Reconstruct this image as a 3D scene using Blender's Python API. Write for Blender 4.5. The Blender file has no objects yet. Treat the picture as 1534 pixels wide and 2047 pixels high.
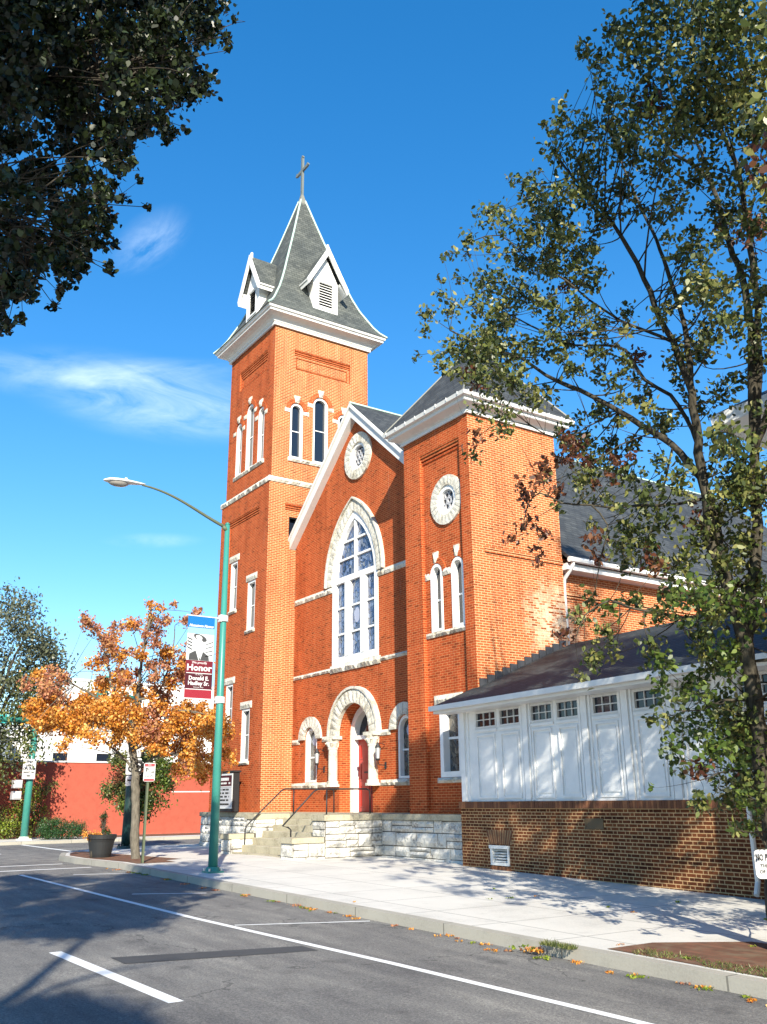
import bpy, math, random
import numpy as np
from mathutils import Vector, Matrix
from mathutils.geometry import tessellate_polygon
S = bpy.context.scene
COL = S.collection
R = math.radians
# ---------------------------------------------------------------- camera
cd = bpy.data.cameras.new('camera'); cam = bpy.data.objects.new('camera', cd); COL.objects.link(cam)
FW = Vector((-0.791133, 0.53274, 0.300494))
RT = Vector((0.555883, 0.831199, -0.010101))
UP = Vector((0.255152, -0.159048, 0.95373))
m = Matrix((RT, UP, -FW)).transposed().to_4x4(); cam.matrix_world = m
cd.sensor_fit = 'VERTICAL'; cd.sensor_height = 36; cd.lens = 32.1943
cd.clip_end = 3000; cd.clip_start = 0.05
S.camera = cam
# ---------------------------------------------------------------- light
SUN_AL, SUN_EL = R(26.5), R(27)
sdir = Vector((math.cos(SUN_AL) * math.cos(SUN_EL), -math.sin(SUN_AL) * math.cos(SUN_EL), math.sin(SUN_EL)))
sl = bpy.data.lights.new('sun', 'SUN'); sl.energy = 5.0; sl.angle = R(0.5); sl.color = (1.0, .92, .77)
so = bpy.data.objects.new('sun', sl); COL.objects.link(so)
so.rotation_euler = sdir.to_track_quat('Z', 'Y').to_euler()
W = bpy.data.worlds.new('World'); S.world = W; W.use_nodes = True
wn, wl = W.node_tree.nodes, W.node_tree.links
wn.clear()
wo = wn.new('ShaderNodeOutputWorld'); bg = wn.new('ShaderNodeBackground')
sky = wn.new('ShaderNodeTexSky'); sky.sky_type = 'NISHITA'; sky.sun_disc = False
sky.sun_elevation = SUN_EL; sky.sun_rotation = math.atan2(sdir.x, sdir.y)
sky.air_density = 1.0; sky.dust_density = 0.1; sky.ozone_density = 2.2; sky.altitude = 200
hs = wn.new('ShaderNodeHueSaturation'); hs.inputs['Saturation'].default_value = 1.55; hs.inputs['Value'].default_value = 1.68; hs.inputs['Hue'].default_value = 0.504
gm_ = wn.new('ShaderNodeGamma'); gm_.inputs[1].default_value = .80
wl.new(sky.outputs[0], gm_.inputs[0]); wl.new(gm_.outputs[0], hs.inputs['Color'])
tc = wn.new('ShaderNodeTexCoord')
def wm(op, a, b=None):
    n = wn.new('ShaderNodeMath'); n.operation = op
    for i, v in enumerate((a, b)):
        if v is None: continue
        if isinstance(v, (int, float)): n.inputs[i].default_value = v
        else: wl.new(v, n.inputs[i])
    return n.outputs[0]
def wdot(v):
    n = wn.new('ShaderNodeVectorMath'); n.operation = 'DOT_PRODUCT'; wl.new(tc.outputs['Generated'], n.inputs[0]); n.inputs[1].default_value = v
    return n.outputs['Value']
total = None
for c, a, b, rot, amp, seed in [((-.798,.255,.546),.055,.030,-.75,1.0,1.7),((-.862,.304,.405),.16,.05,.05,1.5,3.1),((-.870,.255,.425),.16,.018,-.18,1.0,5.5),((-.887,.191,.42),.14,.03,-.15,.7,7.7),((-.909,.32,.265),.06,.010,-.06,.7,9.2)]:
    c = Vector(c).normalized(); t = Vector((-c.y, c.x, 0)).normalized() * -1; v = t.cross(c) * -1
    tt = t * math.cos(rot) + v * math.sin(rot); vv = v * math.cos(rot) - t * math.sin(rot)
    x, y = wdot(tt), wdot(vv)
    dx, dy = wm('DIVIDE', x, a), wm('DIVIDE', y, b)
    d = wm('ADD', wm('MULTIPLY', dx, dx), wm('MULTIPLY', dy, dy))
    front = wm('GREATER_THAN', wdot(c), 0.0)
    cb = wn.new('ShaderNodeCombineXYZ')
    wl.new(wm('MULTIPLY', x, 9.0), cb.inputs[0]); wl.new(wm('MULTIPLY', y, 30.0), cb.inputs[1]); cb.inputs[2].default_value = seed
    nz = wn.new('ShaderNodeTexNoise'); nz.inputs['Scale'].default_value = 1.0; nz.inputs['Detail'].default_value = 12; nz.inputs['Roughness'].default_value = .62; nz.inputs['Distortion'].default_value = .8
    wl.new(cb.outputs[0], nz.inputs['Vector'])
    mask = wm('MAXIMUM', wm('SUBTRACT', 1.0, d), 0.0); mask = wm('MULTIPLY', mask, mask)
    k = wm('MULTIPLY', wm('MAXIMUM', wm('SUBTRACT', nz.outputs['Fac'], .34), 0.0), amp * .85)
    k = wm('MULTIPLY', wm('MULTIPLY', k, mask), front)
    total = k if total is None else wm('ADD', total, k)
mixc = wn.new('ShaderNodeMix'); mixc.data_type = 'RGBA'
wl.new(wm('MINIMUM', total, .6), mixc.inputs['Factor'])
wl.new(hs.outputs[0], mixc.inputs['A']); mixc.inputs['B'].default_value = (7.5, 8.6, 9.2, 1)
wl.new(mixc.outputs['Result'], bg.inputs[0]); bg.inputs[1].default_value = 0.098
wl.new(bg.outputs[0], wo.inputs[0])
S.view_settings.view_transform = 'Standard'; S.view_settings.look = 'None'; S.view_settings.gamma = 1
S.view_settings.exposure = 1.02
# ---------------------------------------------------------------- helpers
def tag(o, label=None, cat=None, group=None, kind=None):
    if label: o['label'] = label
    if cat: o['category'] = cat
    if group: o['group'] = group
    if kind: o['kind'] = kind
    return o
def thing(name, label, cat, loc, group=None):
    o = bpy.data.objects.new(name, None); COL.objects.link(o); o.location = loc
    o.empty_display_size = .3
    return tag(o, label, cat, group)
def par(o, p):
    if p is not None:
        o.parent = p
        w = Vector((0, 0, 0)); q = p
        while q is not None: w += q.location; q = q.parent
        o.location = -w
class MB:
    def __init__(s): s.v = []; s.f = []; s.m = []
    def add(s, vs, fs, m=0):
        b = len(s.v); s.v += [tuple(v) for v in vs]
        for f in fs: s.f.append(tuple(b + i for i in f)); s.m.append(m)
        return s
    def box(s, x0, x1, y0, y1, z0, z1, m=0):
        return s.add([(x0,y0,z0),(x1,y0,z0),(x1,y1,z0),(x0,y1,z0),(x0,y0,z1),(x1,y0,z1),(x1,y1,z1),(x0,y1,z1)],
            [(0,3,2,1),(4,5,6,7),(0,1,5,4),(1,2,6,5),(2,3,7,6),(3,0,4,7)], m)
    def obox(s, c, ax, ay, az, m=0):
        c, ax, ay, az = map(Vector, (c, ax, ay, az))
        vs = [c + ax*i + ay*j + az*k for k in (-1,1) for j in (-1,1) for i in (-1,1)]
        return s.add(vs, [(0,2,3,1),(4,5,7,6),(0,1,5,4),(1,3,7,5),(3,2,6,7),(2,0,4,6)], m)
    def tube(s, pts, rs, n=8, m=0, caps=True):
        pts = [Vector(p) for p in pts]; k = len(pts)
        if not hasattr(rs, '__len__'): rs = [rs] * k
        vs = []; prev = None
        for i, p in enumerate(pts):
            d = (pts[min(i+1,k-1)] - pts[max(i-1,0)]).normalized()
            a = prev if prev is not None else (Vector((1,0,0)) if abs(d.z) > .9 else Vector((0,0,1)))
            a = (a - d * a.dot(d)).normalized(); prev = a; b = d.cross(a)
            for j in range(n):
                t = 2*math.pi*j/n; vs.append(p + (a*math.cos(t) + b*math.sin(t)) * rs[i])
        fs = [(i*n+j, i*n+(j+1)%n, (i+1)*n+(j+1)%n, (i+1)*n+j) for i in range(k-1) for j in range(n)]
        if caps: fs += [tuple(range(n-1,-1,-1)), tuple(range((k-1)*n, k*n))]
        return s.add(vs, fs, m)
    def lathe(s, c, prof, n=24, m=0, axis=(0,0,1)):
        return s.tube_prof(Vector(c), prof, n, m)
    def tube_prof(s, c, prof, n, m):
        vs = [(c.x + r*math.cos(2*math.pi*j/n), c.y + r*math.sin(2*math.pi*j/n), c.z + z) for r, z in prof for j in range(n)]
        k = len(prof)
        fs = [(i*n+j, i*n+(j+1)%n, (i+1)*n+(j+1)%n, (i+1)*n+j) for i in range(k-1) for j in range(n)]
        fs += [tuple(range(n-1,-1,-1)), tuple(range((k-1)*n, k*n))]
        return s.add(vs, fs, m)
    def build(s, name, mats, parent=None, smooth=False, bevel=0):
        me = bpy.data.meshes.new(name); me.from_pydata(s.v, [], s.f)
        for mt in (mats if isinstance(mats, (list, tuple)) else [mats]): me.materials.append(mt)
        me.polygons.foreach_set('material_index', s.m)
        if smooth: me.polygons.foreach_set('use_smooth', [True]*len(s.f))
        me.update()
        o = bpy.data.objects.new(name, me); COL.objects.link(o); par(o, parent)
        if bevel:
            b = o.modifiers.new('b', 'BEVEL'); b.width = bevel; b.segments = 1; b.limit_method = 'ANGLE'
        return o
class PL:                      # a wall plane: (u, z, depth) -> world
    def __init__(s, o, ud, inward): s.o = Vector(o); s.u = Vector(ud); s.i = Vector(inward); s.flip = s.u.cross(Vector((0,0,1))).dot(s.i) < 0
    def __call__(s, u, z, d=0): p = s.o + s.u*u + s.i*d; return (p.x, p.y, z)
def FP(y): return PL((0, y, 0), (1,0,0), (0,1,0))
def SP(x): return PL((x, 0, 0), (0,1,0), (-1,0,0))
def rect(u0, u1, z0, z1): return [(u0,z0),(u1,z0),(u1,z1),(u0,z1)]
def arch(c, h, z0, zs, rise=None, n=12, point=False):
    out = [(c-h, z0), (c+h, z0)]
    if not point:
        r = rise or h
        for i in range(n+1):
            t = math.pi*i/n; out.append((c + h*math.cos(t), zs + r*math.sin(t)))
    else:
        H = rise; Rr = (H*H + h*h)/(2*h); a1 = math.asin(min(1, H/Rr)); k = n//2
        for i in range(k+1): t = a1*i/k; out.append((c + h - Rr + Rr*math.cos(t), zs + Rr*math.sin(t)))
        for i in range(k-1, -1, -1): t = a1*i/k; out.append((c - h + Rr - Rr*math.cos(t), zs + Rr*math.sin(t)))
    return out
def circ(c, z, r, n=28): return [(c + r*math.cos(2*math.pi*i/n), z + r*math.sin(2*math.pi*i/n)) for i in range(n)]
def face(mb, P, outline, holes=(), d=0, m=0):
    loops = [[Vector((a, b, 0)) for a, b in outline]] + [[Vector((a, b, 0)) for a, b in h] for h in holes]
    tris = tessellate_polygon(loops); pts = [p for l in loops for p in l]
    vs = [P(p.x, p.y, d) for p in pts]; fs = []
    for t in tris:
        a, b, c = (pts[i] for i in t); ccw = (b-a).cross(c-a).z > 0
        fs.append(tuple(t) if ccw else tuple(t[::-1]))
    mb.add(vs, fs, m)
def reveal(mb, P, loop, d0, d1, m=0):
    n = len(loop); vs = [P(a, b, d0) for a, b in loop] + [P(a, b, d1) for a, b in loop]
    mb.add(vs, [(i, i+n, (i+1)%n+n, (i+1)%n) for i in range(n)], m)
def ring(mb, P, outer, inner, d0, d1, m=0):
    n = len(outer); vs = [P(a,b,d0) for a,b in outer] + [P(a,b,d0) for a,b in inner] + [P(a,b,d1) for a,b in inner] + [P(a,b,d1) for a,b in outer]
    fs = []
    for i in range(n):
        j = (i+1) % n
        fs += [(i, j, n+j, n+i), (n+i, n+j, 2*n+j, 2*n+i), (3*n+i, 3*n+j, j, i)]
    mb.add(vs, fs, m)
def pbox(mb, P, u0, u1, z0, z1, d0, d1, m=0):
    vs = [P(u0,z0,d0),P(u1,z0,d0),P(u1,z1,d0),P(u0,z1,d0),P(u0,z0,d1),P(u1,z0,d1),P(u1,z1,d1),P(u0,z1,d1)]
    mb.add(vs, [(0,1,2,3),(4,7,6,5),(0,4,5,1),(1,5,6,2),(2,6,7,3),(3,7,4,0)], m)
RK = random.Random(11)
def rock(mb, P, quad, proud=.07, back=-.0, m=0, rough=.5, edge=.35):
    """rock-faced block: quad = 4 (u,z) corners, front face subdivided and chipped"""
    (a, b, c, d) = [Vector(q) for q in quad]
    lu = max((b-a).length, (c-d).length); lv = max((d-a).length, (c-b).length)
    nu = max(2, min(14, int(lu/.09))); nv = max(2, min(10, int(lv/.09)))
    vs = []
    for j in range(nv+1):
        for i in range(nu+1):
            s, t = i/nu, j/nv
            p = (a*(1-s)+b*s)*(1-t) + (d*(1-s)+c*s)*t
            e = min(s, 1-s)*lu; f = min(t, 1-t)*lv; k = min(1, min(e, f)/.045)
            h = proud*(edge + (1-edge)*k) if k < 1 else proud
            h *= 1 + rough*RK.uniform(-.45, .45)*(1 if k >= 1 else .5)
            vs.append(P(p.x, p.y, -h))
    fs = [(j*(nu+1)+i, j*(nu+1)+i+1, (j+1)*(nu+1)+i+1, (j+1)*(nu+1)+i) for j in range(nv) for i in range(nu)]
    mb.add(vs, fs, m)
    # sides back to the wall
    per = [i for i in range(nu+1)] + [j*(nu+1)+nu for j in range(1, nv+1)] + [nv*(nu+1)+i for i in range(nu-1, -1, -1)] + [j*(nu+1) for j in range(nv-1, 0, -1)]
    bs = len(mb.v); k = len(per); base = bs - len(vs)
    quadp = []
    for q in per:
        j, i = divmod(q, nu+1); s, t = i/nu, j/nv
        p = (a*(1-s)+b*s)*(1-t) + (d*(1-s)+c*s)*t; quadp.append(P(p.x, p.y, back + .01))
    mb.v += [tuple(x) for x in quadp]
    for i in range(k):
        j = (i+1) % k
        mb.f.append((base+per[i], bs+i, bs+j, base+per[j])); mb.m.append(m)
def rockband(mb, P, u0, u1, z0, z1, proud=.07, L=.55, gap=.008, m=0):
    u = u0
    while u < u1 - .02:
        l = L*RK.uniform(.7, 1.4); e = u + l
        if u1 - e < .2: e = u1
        rock(mb, P, [(u+gap,z0),(e-gap,z0),(e-gap,z1),(u+gap,z1)], proud*RK.uniform(.85,1.15), m=m); u = e
def rockarch(mb, P, outer, inner, k0, k1, proud=.08, gap=.006, m=0):
    for i in range(k0, k1):
        a, b, c, d = Vector(inner[i]), Vector(outer[i]), Vector(outer[i+1]), Vector(inner[i+1])
        g = (c-b).normalized()*gap; h = (d-a).normalized()*gap
        rock(mb, P, [a+h, b+g, c-g, d-h], proud*RK.uniform(.94,1.06), m=m, rough=.16, edge=.86)
def rockwall(mb, P, u0, u1, z0, z1, proud=.07, course=.3, L=.5, m=0):
    z = z0; rows = max(1, round((z1-z0)/course))
    hs_ = [RK.uniform(.75, 1.25) for _ in range(rows)]; t = sum(hs_)
    for h in hs_:
        h = h/t*(z1-z0); u = u0
        while u < u1-.02:
            l = L*RK.uniform(.55, 1.6); e = u+l
            if u1-e < .22: e = u1
            if RK.random() < .25 and h > .22:
                k = z + h*RK.uniform(.4,.6)
                rock(mb, P, [(u+.012,z+.012),(e-.012,z+.012),(e-.012,k-.010),(u+.012,k-.010)], proud*RK.uniform(.6,1.3), m=m)
                rock(mb, P, [(u+.012,k+.010),(e-.012,k+.010),(e-.012,z+h-.012),(u+.012,z+h-.012)], proud*RK.uniform(.6,1.3), m=m)
            else:
                j1, j2 = RK.uniform(-.02,.02), RK.uniform(-.02,.02)
                rock(mb, P, [(u+.013,z+.012),(e-.013+j1,z+.012+j2*.6),(e-.013,z+h-.012),(u+.013+j1*.5,z+h-.012+j2)], proud*RK.uniform(.6,1.4), m=m)
            u = e
        z += h
def hoop(mb, rects, m=0, close=False):
    """rects: list of (x0,x1,y0,y1,z) loops joined in order"""
    vs = []
    for x0,x1,y0,y1,z in rects: vs += [(x0,y0,z),(x1,y0,z),(x1,y1,z),(x0,y1,z)]
    fs = [(i*4+j, i*4+(j+1)%4, (i+1)*4+(j+1)%4, (i+1)*4+j) for i in range(len(rects)-1) for j in range(4)]
    if close: k = len(rects)-1; fs.append((k*4, k*4+1, k*4+2, k*4+3))
    mb.add(vs, fs, m)
def grow(r, o, z): return (r[0]-o, r[1]+o, r[2]-o, r[3]+o, z)
# ---------------------------------------------------------------- materials
def mat(name, base=(.5,.5,.5), rough=.8, spec=.3, metal=0):
    mt = bpy.data.materials.new(name); mt.use_nodes = True
    b = mt.node_tree.nodes['Principled BSDF']; b.inputs['Base Color'].default_value = (*base, 1)
    b.inputs['Roughness'].default_value = rough; b.inputs['Specular IOR Level'].default_value = spec; b.inputs['Metallic'].default_value = metal
    return mt
class NT:
    def __init__(s, mt): s.n = mt.node_tree.nodes; s.l = mt.node_tree.links; s.b = s.n['Principled BSDF']
    def new(s, t, **k):
        x = s.n.new(t)
        for a, v in k.items(): setattr(x, a, v)
        return x
    def m(s, op, a, b=None, c=None, clamp=False):
        n = s.new('ShaderNodeMath', operation=op, use_clamp=clamp)
        for i, v in enumerate((a, b, c)):
            if v is None: continue
            if isinstance(v, (int, float)): n.inputs[i].default_value = v
            else: s.l.new(v, n.inputs[i])
        return n.outputs[0]
    def noise(s, vec, scale, detail=4, rough=.55, dist=0):
        n = s.new('ShaderNodeTexNoise'); n.inputs['Scale'].default_value = scale; n.inputs['Detail'].default_value = detail; n.inputs['Roughness'].default_value = rough; n.inputs['Distortion'].default_value = dist
        if vec is not None: s.l.new(vec, n.inputs['Vector'])
        return n.outputs['Fac']
    def ramp(s, f, stops):
        r = s.new('ShaderNodeValToRGB'); e = r.color_ramp.elements
        while len(e) < len(stops): e.new(.5)
        for i, (p, c) in enumerate(stops): e[i].position = p; e[i].color = (*c, 1) if len(c) == 3 else c
        s.l.new(f, r.inputs[0]); return r.outputs[0]
    def mix(s, f, a, b, mode='MIX'):
        n = s.new('ShaderNodeMix', data_type='RGBA', blend_type=mode)
        for k, v in (('Factor', f), ('A', a), ('B', b)):
            if isinstance(v, (int, float)): n.inputs[k].default_value = v
            elif isinstance(v, tuple): n.inputs[k].default_value = (*v, 1)
            else: s.l.new(v, n.inputs[k])
        return n.outputs['Result']
    def pos(s): return s.new('ShaderNodeNewGeometry').outputs['Position']
    def sep(s, v): n = s.new('ShaderNodeSeparateXYZ'); s.l.new(v, n.inputs[0]); return n.outputs
    def comb(s, x, y, z=0):
        n = s.new('ShaderNodeCombineXYZ')
        for i, v in enumerate((x, y, z)):
            if isinstance(v, (int, float)): n.inputs[i].default_value = v
            else: s.l.new(v, n.inputs[i])
        return n.outputs[0]
    def bump(s, h, strength=.3, dist=.02):
        n = s.new('ShaderNodeBump'); n.inputs['Strength'].default_value = strength; n.inputs['Distance'].default_value = dist
        s.l.new(h, n.inputs['Height']); s.l.new(n.outputs[0], s.b.inputs['Normal'])
    def col(s, c): s.l.new(c, s.b.inputs['Base Color'])
    def wallco(s):
        g = s.new('ShaderNodeNewGeometry'); p = s.sep(g.outputs['Position']); nn = s.sep(g.outputs['True Normal'])
        k = s.m('GREATER_THAN', s.m('ABSOLUTE', nn[0]), s.m('ABSOLUTE', nn[1]))
        u = s.m('ADD', s.m('MULTIPLY', p[1], k), s.m('MULTIPLY', p[0], s.m('SUBTRACT', 1.0, k)))
        return u, p[2], g.outputs['Position'], p
def brick_mat(name, c1, c2, mortar, bw=.215, bh=.0675, ms=.006, flemish=False, stain=None):
    mt = mat(name, rough=.9, spec=.15); t = NT(mt); u, z, P, p = t.wallco()
    def bt(shift, w):
        b = t.new('ShaderNodeTexBrick'); b.offset = .5
        t.l.new(t.comb(t.m('ADD', u, shift), z), b.inputs['Vector'])
        b.inputs['Scale'].default_value = 1; b.inputs['Brick Width'].default_value = w; b.inputs['Row Height'].default_value = bh
        b.inputs['Mortar Size'].default_value = ms; b.inputs['Mortar Smooth'].default_value = .15
        b.inputs['Color1'].default_value = (*c1, 1); b.inputs['Color2'].default_value = (*c2, 1); b.inputs['Mortar'].default_value = (*mortar, 1); b.inputs['Bias'].default_value = -.1
        return b
    A = bt(50, .32 if flemish else bw); fac = A.outputs['Fac']; colr = A.outputs['Color']
    if flemish:
        B = bt(50.213, .32); fac = t.m('MAXIMUM', fac, B.outputs['Fac'])
        colr = t.mix(.5, colr, B.outputs['Color']); colr = t.mix(fac, colr, mortar)
    Rb = bt(50, .32 if flemish else bw); Rb.inputs['Color1'].default_value = (0,0,0,1); Rb.inputs['Color2'].default_value = (1,1,1,1); Rb.inputs['Mortar'].default_value = (.5,.5,.5,1); Rb.inputs['Bias'].default_value = 0
    colr = t.mix(1.0, colr, t.ramp(Rb.outputs['Color'], [(.0,(.50,.47,.50)),(.16,(.80,.78,.78)),(.24,(1,1,1)),(.80,(1,1,1)),(.95,(1.22,1.32,1.3))]), 'MULTIPLY')
    big = t.noise(P, .7, 3); fine = t.noise(P, 14, 5, .7); mid = t.noise(P, 3.1, 4, .6)
    v = t.m('ADD', t.m('ADD', t.m('MULTIPLY', big, .35), t.m('MULTIPLY', fine, .5)), t.m('MULTIPLY', mid, .3))
    colr = t.mix(1.0, colr, t.ramp(v, [(.33, (.52,.50,.50)), (.55, (.95,.95,.95)), (.70, (1.08,1.10,1.12)), (.88, (1.3,1.4,1.5))]), 'MULTIPLY')
    if stain:
        (sx, sy, sz), rad, sc = stain
        d = t.new('ShaderNodeVectorMath', operation='DISTANCE'); t.l.new(P, d.inputs[0]); d.inputs[1].default_value = (sx, sy, sz)
        nn = t.noise(P, 2.4, 6, .7, .6)
        k = t.m('SUBTRACT', t.m('ADD', 1.0, t.m('MULTIPLY', t.m('SUBTRACT', nn, .5), 1.5)), t.m('DIVIDE', d.outputs['Value'], rad), clamp=True)
        k = t.m('MULTIPLY', k, t.ramp(t.m('ADD', t.m('MULTIPLY', Rb.outputs['Color'], .35), t.m('MULTIPLY', t.noise(P, 11, 5, .75), .65)), [(.40,(0,0,0)),(.52,(1,1,1))]))
        colr = t.mix(t.m('MULTIPLY', k, .8), colr, sc)
    so_ = t.noise(t.comb(t.m('MULTIPLY', u, 3.1), t.m('MULTIPLY', z, .22), 7.0), 1.0, 6, .7); colr = t.mix(1.0, colr, t.ramp(so_, [(.36,(.80,.77,.76)),(.52,(1,1,1)),(.70,(1.08,1.12,1.14))]), 'MULTIPLY')
    # rain-washed lime streaks under sills
    st = t.noise(t.comb(t.m('MULTIPLY', u, 5.0), t.m('MULTIPLY', z, .35)), 1.0, 5, .65)
    colr = t.mix(t.m('MULTIPLY', t.m('SUBTRACT', st, .62, clamp=True), 1.3), colr, (.75,.6,.45))
    t.col(colr)
    t.bump(t.m('SUBTRACT', t.m('MULTIPLY', fine, .3), fac), .55, .012)
    return mt
M = {}
M['brick'] = brick_mat('red_brick', (.43,.079,.021), (.33,.053,.015), (.60,.27,.11), stain=((-18.1, 18.1, 4.9), 1.5, (.72,.60,.42)))
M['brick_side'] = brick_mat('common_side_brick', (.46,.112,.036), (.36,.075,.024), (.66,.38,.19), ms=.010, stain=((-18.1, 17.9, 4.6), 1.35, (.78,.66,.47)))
M['brick_dark'] = brick_mat('brown_brick', (.11,.034,.014), (.17,.052,.019), (.50,.32,.16), flemish=True, bh=.0665, ms=.009)
def stone_mat(name, c, dark, bs=.5):
    mt = mat(name, rough=.9, spec=.15); t = NT(mt); P = t.pos()
    a = t.noise(P, 2.2, 5); b = t.noise(P, 17, 6, .75); v = t.new('ShaderNodeTexVoronoi'); v.inputs['Scale'].default_value = 9; t.l.new(P, v.inputs['Vector'])
    k = t.m('ADD', t.m('MULTIPLY', a, .5), t.m('MULTIPLY', b, .5))
    t.col(t.ramp(k, [(.36, dark), (.50, tuple(x*.86 for x in c)), (.66, c)]))
    t.bump(t.m('ADD', b, t.m('MULTIPLY', v.outputs['Distance'], .7)), bs, .03); return mt
M['stone'] = stone_mat('cream_stone', (.68,.65,.56), (.30,.26,.19))
M['stone_wall'] = stone_mat('pale_rubble_stone', (.72,.70,.64), (.16,.15,.145), .9)
M['cap'] = stone_mat('weathered_capstone', (.46,.42,.31), (.24,.21,.15), .3)
M['mortar'] = stone_mat('stone_mortar', (.16,.145,.12), (.08,.07,.06), .3)
def paint(name, c, dirt=.15, rough=.5):
    mt = mat(name, c, rough, .4); t = NT(mt); P = t.pos(); n = t.noise(P, 3, 6, .7); n2 = t.noise(P, 30, 3)
    f = t.m('MULTIPLY', t.m('SUBTRACT', n, .45, clamp=True), dirt*4)
    t.col(t.mix(f, c, tuple(x*.62 for x in c))); t.bump(n2, .08, .01); return mt
M['white'] = paint('white_paint', (.80,.80,.78), .26)
M['offwhite'] = paint('old_white_paint', (.66,.66,.64), .25)
M['gutter'] = paint('white_gutter', (.74,.73,.70), .2, .4)
def slate(name, c1, c2, rh=.11, bw=.22):
    mt = mat(name, rough=.75, spec=.35); t = NT(mt); u, z, P, p = t.wallco()
    b = t.new('ShaderNodeTexBrick'); b.offset = .5; t.l.new(t.comb(u, z), b.inputs['Vector'])
    b.inputs['Scale'].default_value = 1; b.inputs['Brick Width'].default_value = bw; b.inputs['Row Height'].default_value = rh; b.inputs['Mortar Size'].default_value = .008
    b.inputs['Mortar Smooth'].default_value = .3
    b.inputs['Color1'].default_value = (*c1,1); b.inputs['Color2'].default_value = (*c2,1); b.inputs['Mortar'].default_value = (*(x*.35 for x in c1),1); b.inputs['Bias'].default_value = -.2
    n = t.noise(P, 1.1, 5, .6); f = t.noise(P, 20, 4)
    t.col(t.mix(1.0, b.outputs['Color'], t.ramp(n, [(.35,(.75,.78,.8)),(.65,(1.25,1.25,1.2))]), 'MULTIPLY'))
    t.bump(t.m('SUBTRACT', t.m('MULTIPLY', f, .3), b.outputs['Fac']), .6, .02); return mt
M['slate'] = slate('grey_slate', (.070,.077,.073), (.118,.125,.116), .13, .26)
M['slate_nave'] = slate('dark_slate', (.038,.042,.047), (.068,.073,.077), .13, .28)
M['shingle'] = slate('asphalt_shingle', (.030,.038,.041), (.050,.060,.063), .06, .3)
M['copper'] = paint('verdigris_copper', (.42,.55,.48), .2)
M['dark'] = mat('dark_interior', (.012,.012,.014), .9, .1)
M['void'] = mat('deep_shade_wood', (.05,.04,.03), .9, .1)
M['glass'] = mat('window_glass', (.012,.018,.03), .06, .6)
def stained(name, lead_scale, cols, stripes=0):
    mt = mat(name, rough=.18, spec=.55); t = NT(mt); u, z, P, p = t.wallco()
    v = t.new('ShaderNodeTexVoronoi', feature='DISTANCE_TO_EDGE'); v.inputs['Scale'].default_value = lead_scale; t.l.new(t.comb(u, t.m('MULTIPLY', z, .6)), v.inputs['Vector'])
    w = t.new('ShaderNodeTexVoronoi'); w.inputs['Scale'].default_value = lead_scale; t.l.new(t.comb(u, t.m('MULTIPLY', z, .6)), w.inputs['Vector'])
    s = t.sep(w.outputs['Color'])
    c = t.ramp(s[0], [(i/(len(cols)-1), q) for i, q in enumerate(cols)])
    big = t.noise(P, 2.3, 3)
    c = t.mix(t.m('MULTIPLY', t.m('SUBTRACT', big, .52, clamp=True), 3.0, clamp=True), c, (.22,.27,.36))
    t.col(t.mix(t.m('LESS_THAN', v.outputs['Distance'], .045), c, (.02,.02,.022))); t.bump(big, .15, .02); return mt
M['stained'] = stained('leaded_stained_glass', 9, [(.02,.035,.09),(.07,.12,.26),(.22,.27,.38),(.04,.07,.16),(.24,.25,.26)])
M['stained_warm'] = stained('leaded_opal_glass', 11, [(.04,.035,.03),(.12,.10,.08),(.07,.08,.09),(.20,.17,.13),(.05,.05,.05)])
M['opal'] = mat('milky_medallion_glass', (.36,.38,.48), .3, .5)
M['door'] = paint('oxblood_door_paint', (.42,.030,.018), .2, .45)
M['iron'] = mat('black_iron', (.02,.02,.022), .5, .4)
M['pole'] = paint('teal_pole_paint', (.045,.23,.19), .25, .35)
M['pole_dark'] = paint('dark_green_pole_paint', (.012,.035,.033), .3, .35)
M['alu'] = mat('brushed_aluminium', (.6,.6,.6), .35, .5, .7)
M['lampshell'] = paint('lamp_shell', (.72,.71,.68), .2, .4)
M['lens'] = mat('lamp_lens', (.30,.28,.25), .15, .5)
M['brown_post'] = paint('brown_green_post', (.10,.12,.07), .4, .6)
def sign(name, c): return mat(name, c, .45, .4)
M['sw'] = sign('sign_white', (.58,.58,.57)); M['sr'] = sign('sign_red', (.34,.025,.035)); M['sk'] = sign('sign_black', (.02,.02,.02)); M['sg'] = sign('sign_teal', (.02,.36,.36)); M['sgr'] = sign('sign_grey', (.45,.45,.47))
M['bb'] = sign('banner_blue', (.006,.13,.36)); M['bpale'] = sign('banner_pale_blue', (.22,.40,.50)); M['br1'] = sign('banner_red', (.14,.011,.020)); M['br2'] = sign('banner_maroon', (.065,.008,.014)); M['br3'] = sign('banner_bright_red', (.26,.018,.03)); M['bg1'] = sign('banner_photo_grey', (.055,.055,.055)); M['bg2'] = sign('banner_photo_white', (.50,.52,.53))
def bark(name, c1, c2):
    mt = mat(name, rough=.9, spec=.1); t = NT(mt); P = t.pos(); s = t.sep(P)
    n = t.noise(t.comb(t.m('MULTIPLY', s[0], 18.), t.m('MULTIPLY', s[1], 18.), t.m('MULTIPLY', s[2], 5.)), 1.0, 5, .7)
    t.col(t.ramp(n, [(.3, c1), (.7, c2)])); t.bump(n, .8, .02); return mt
M['bark'] = bark('grey_bark', (.018,.016,.012), (.10,.088,.066)); M['bark_pale'] = bark('pale_bark', (.07,.062,.05), (.19,.17,.135)); M['bark_dark'] = bark('dark_bark', (.03,.025,.02), (.09,.08,.065))
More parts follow.
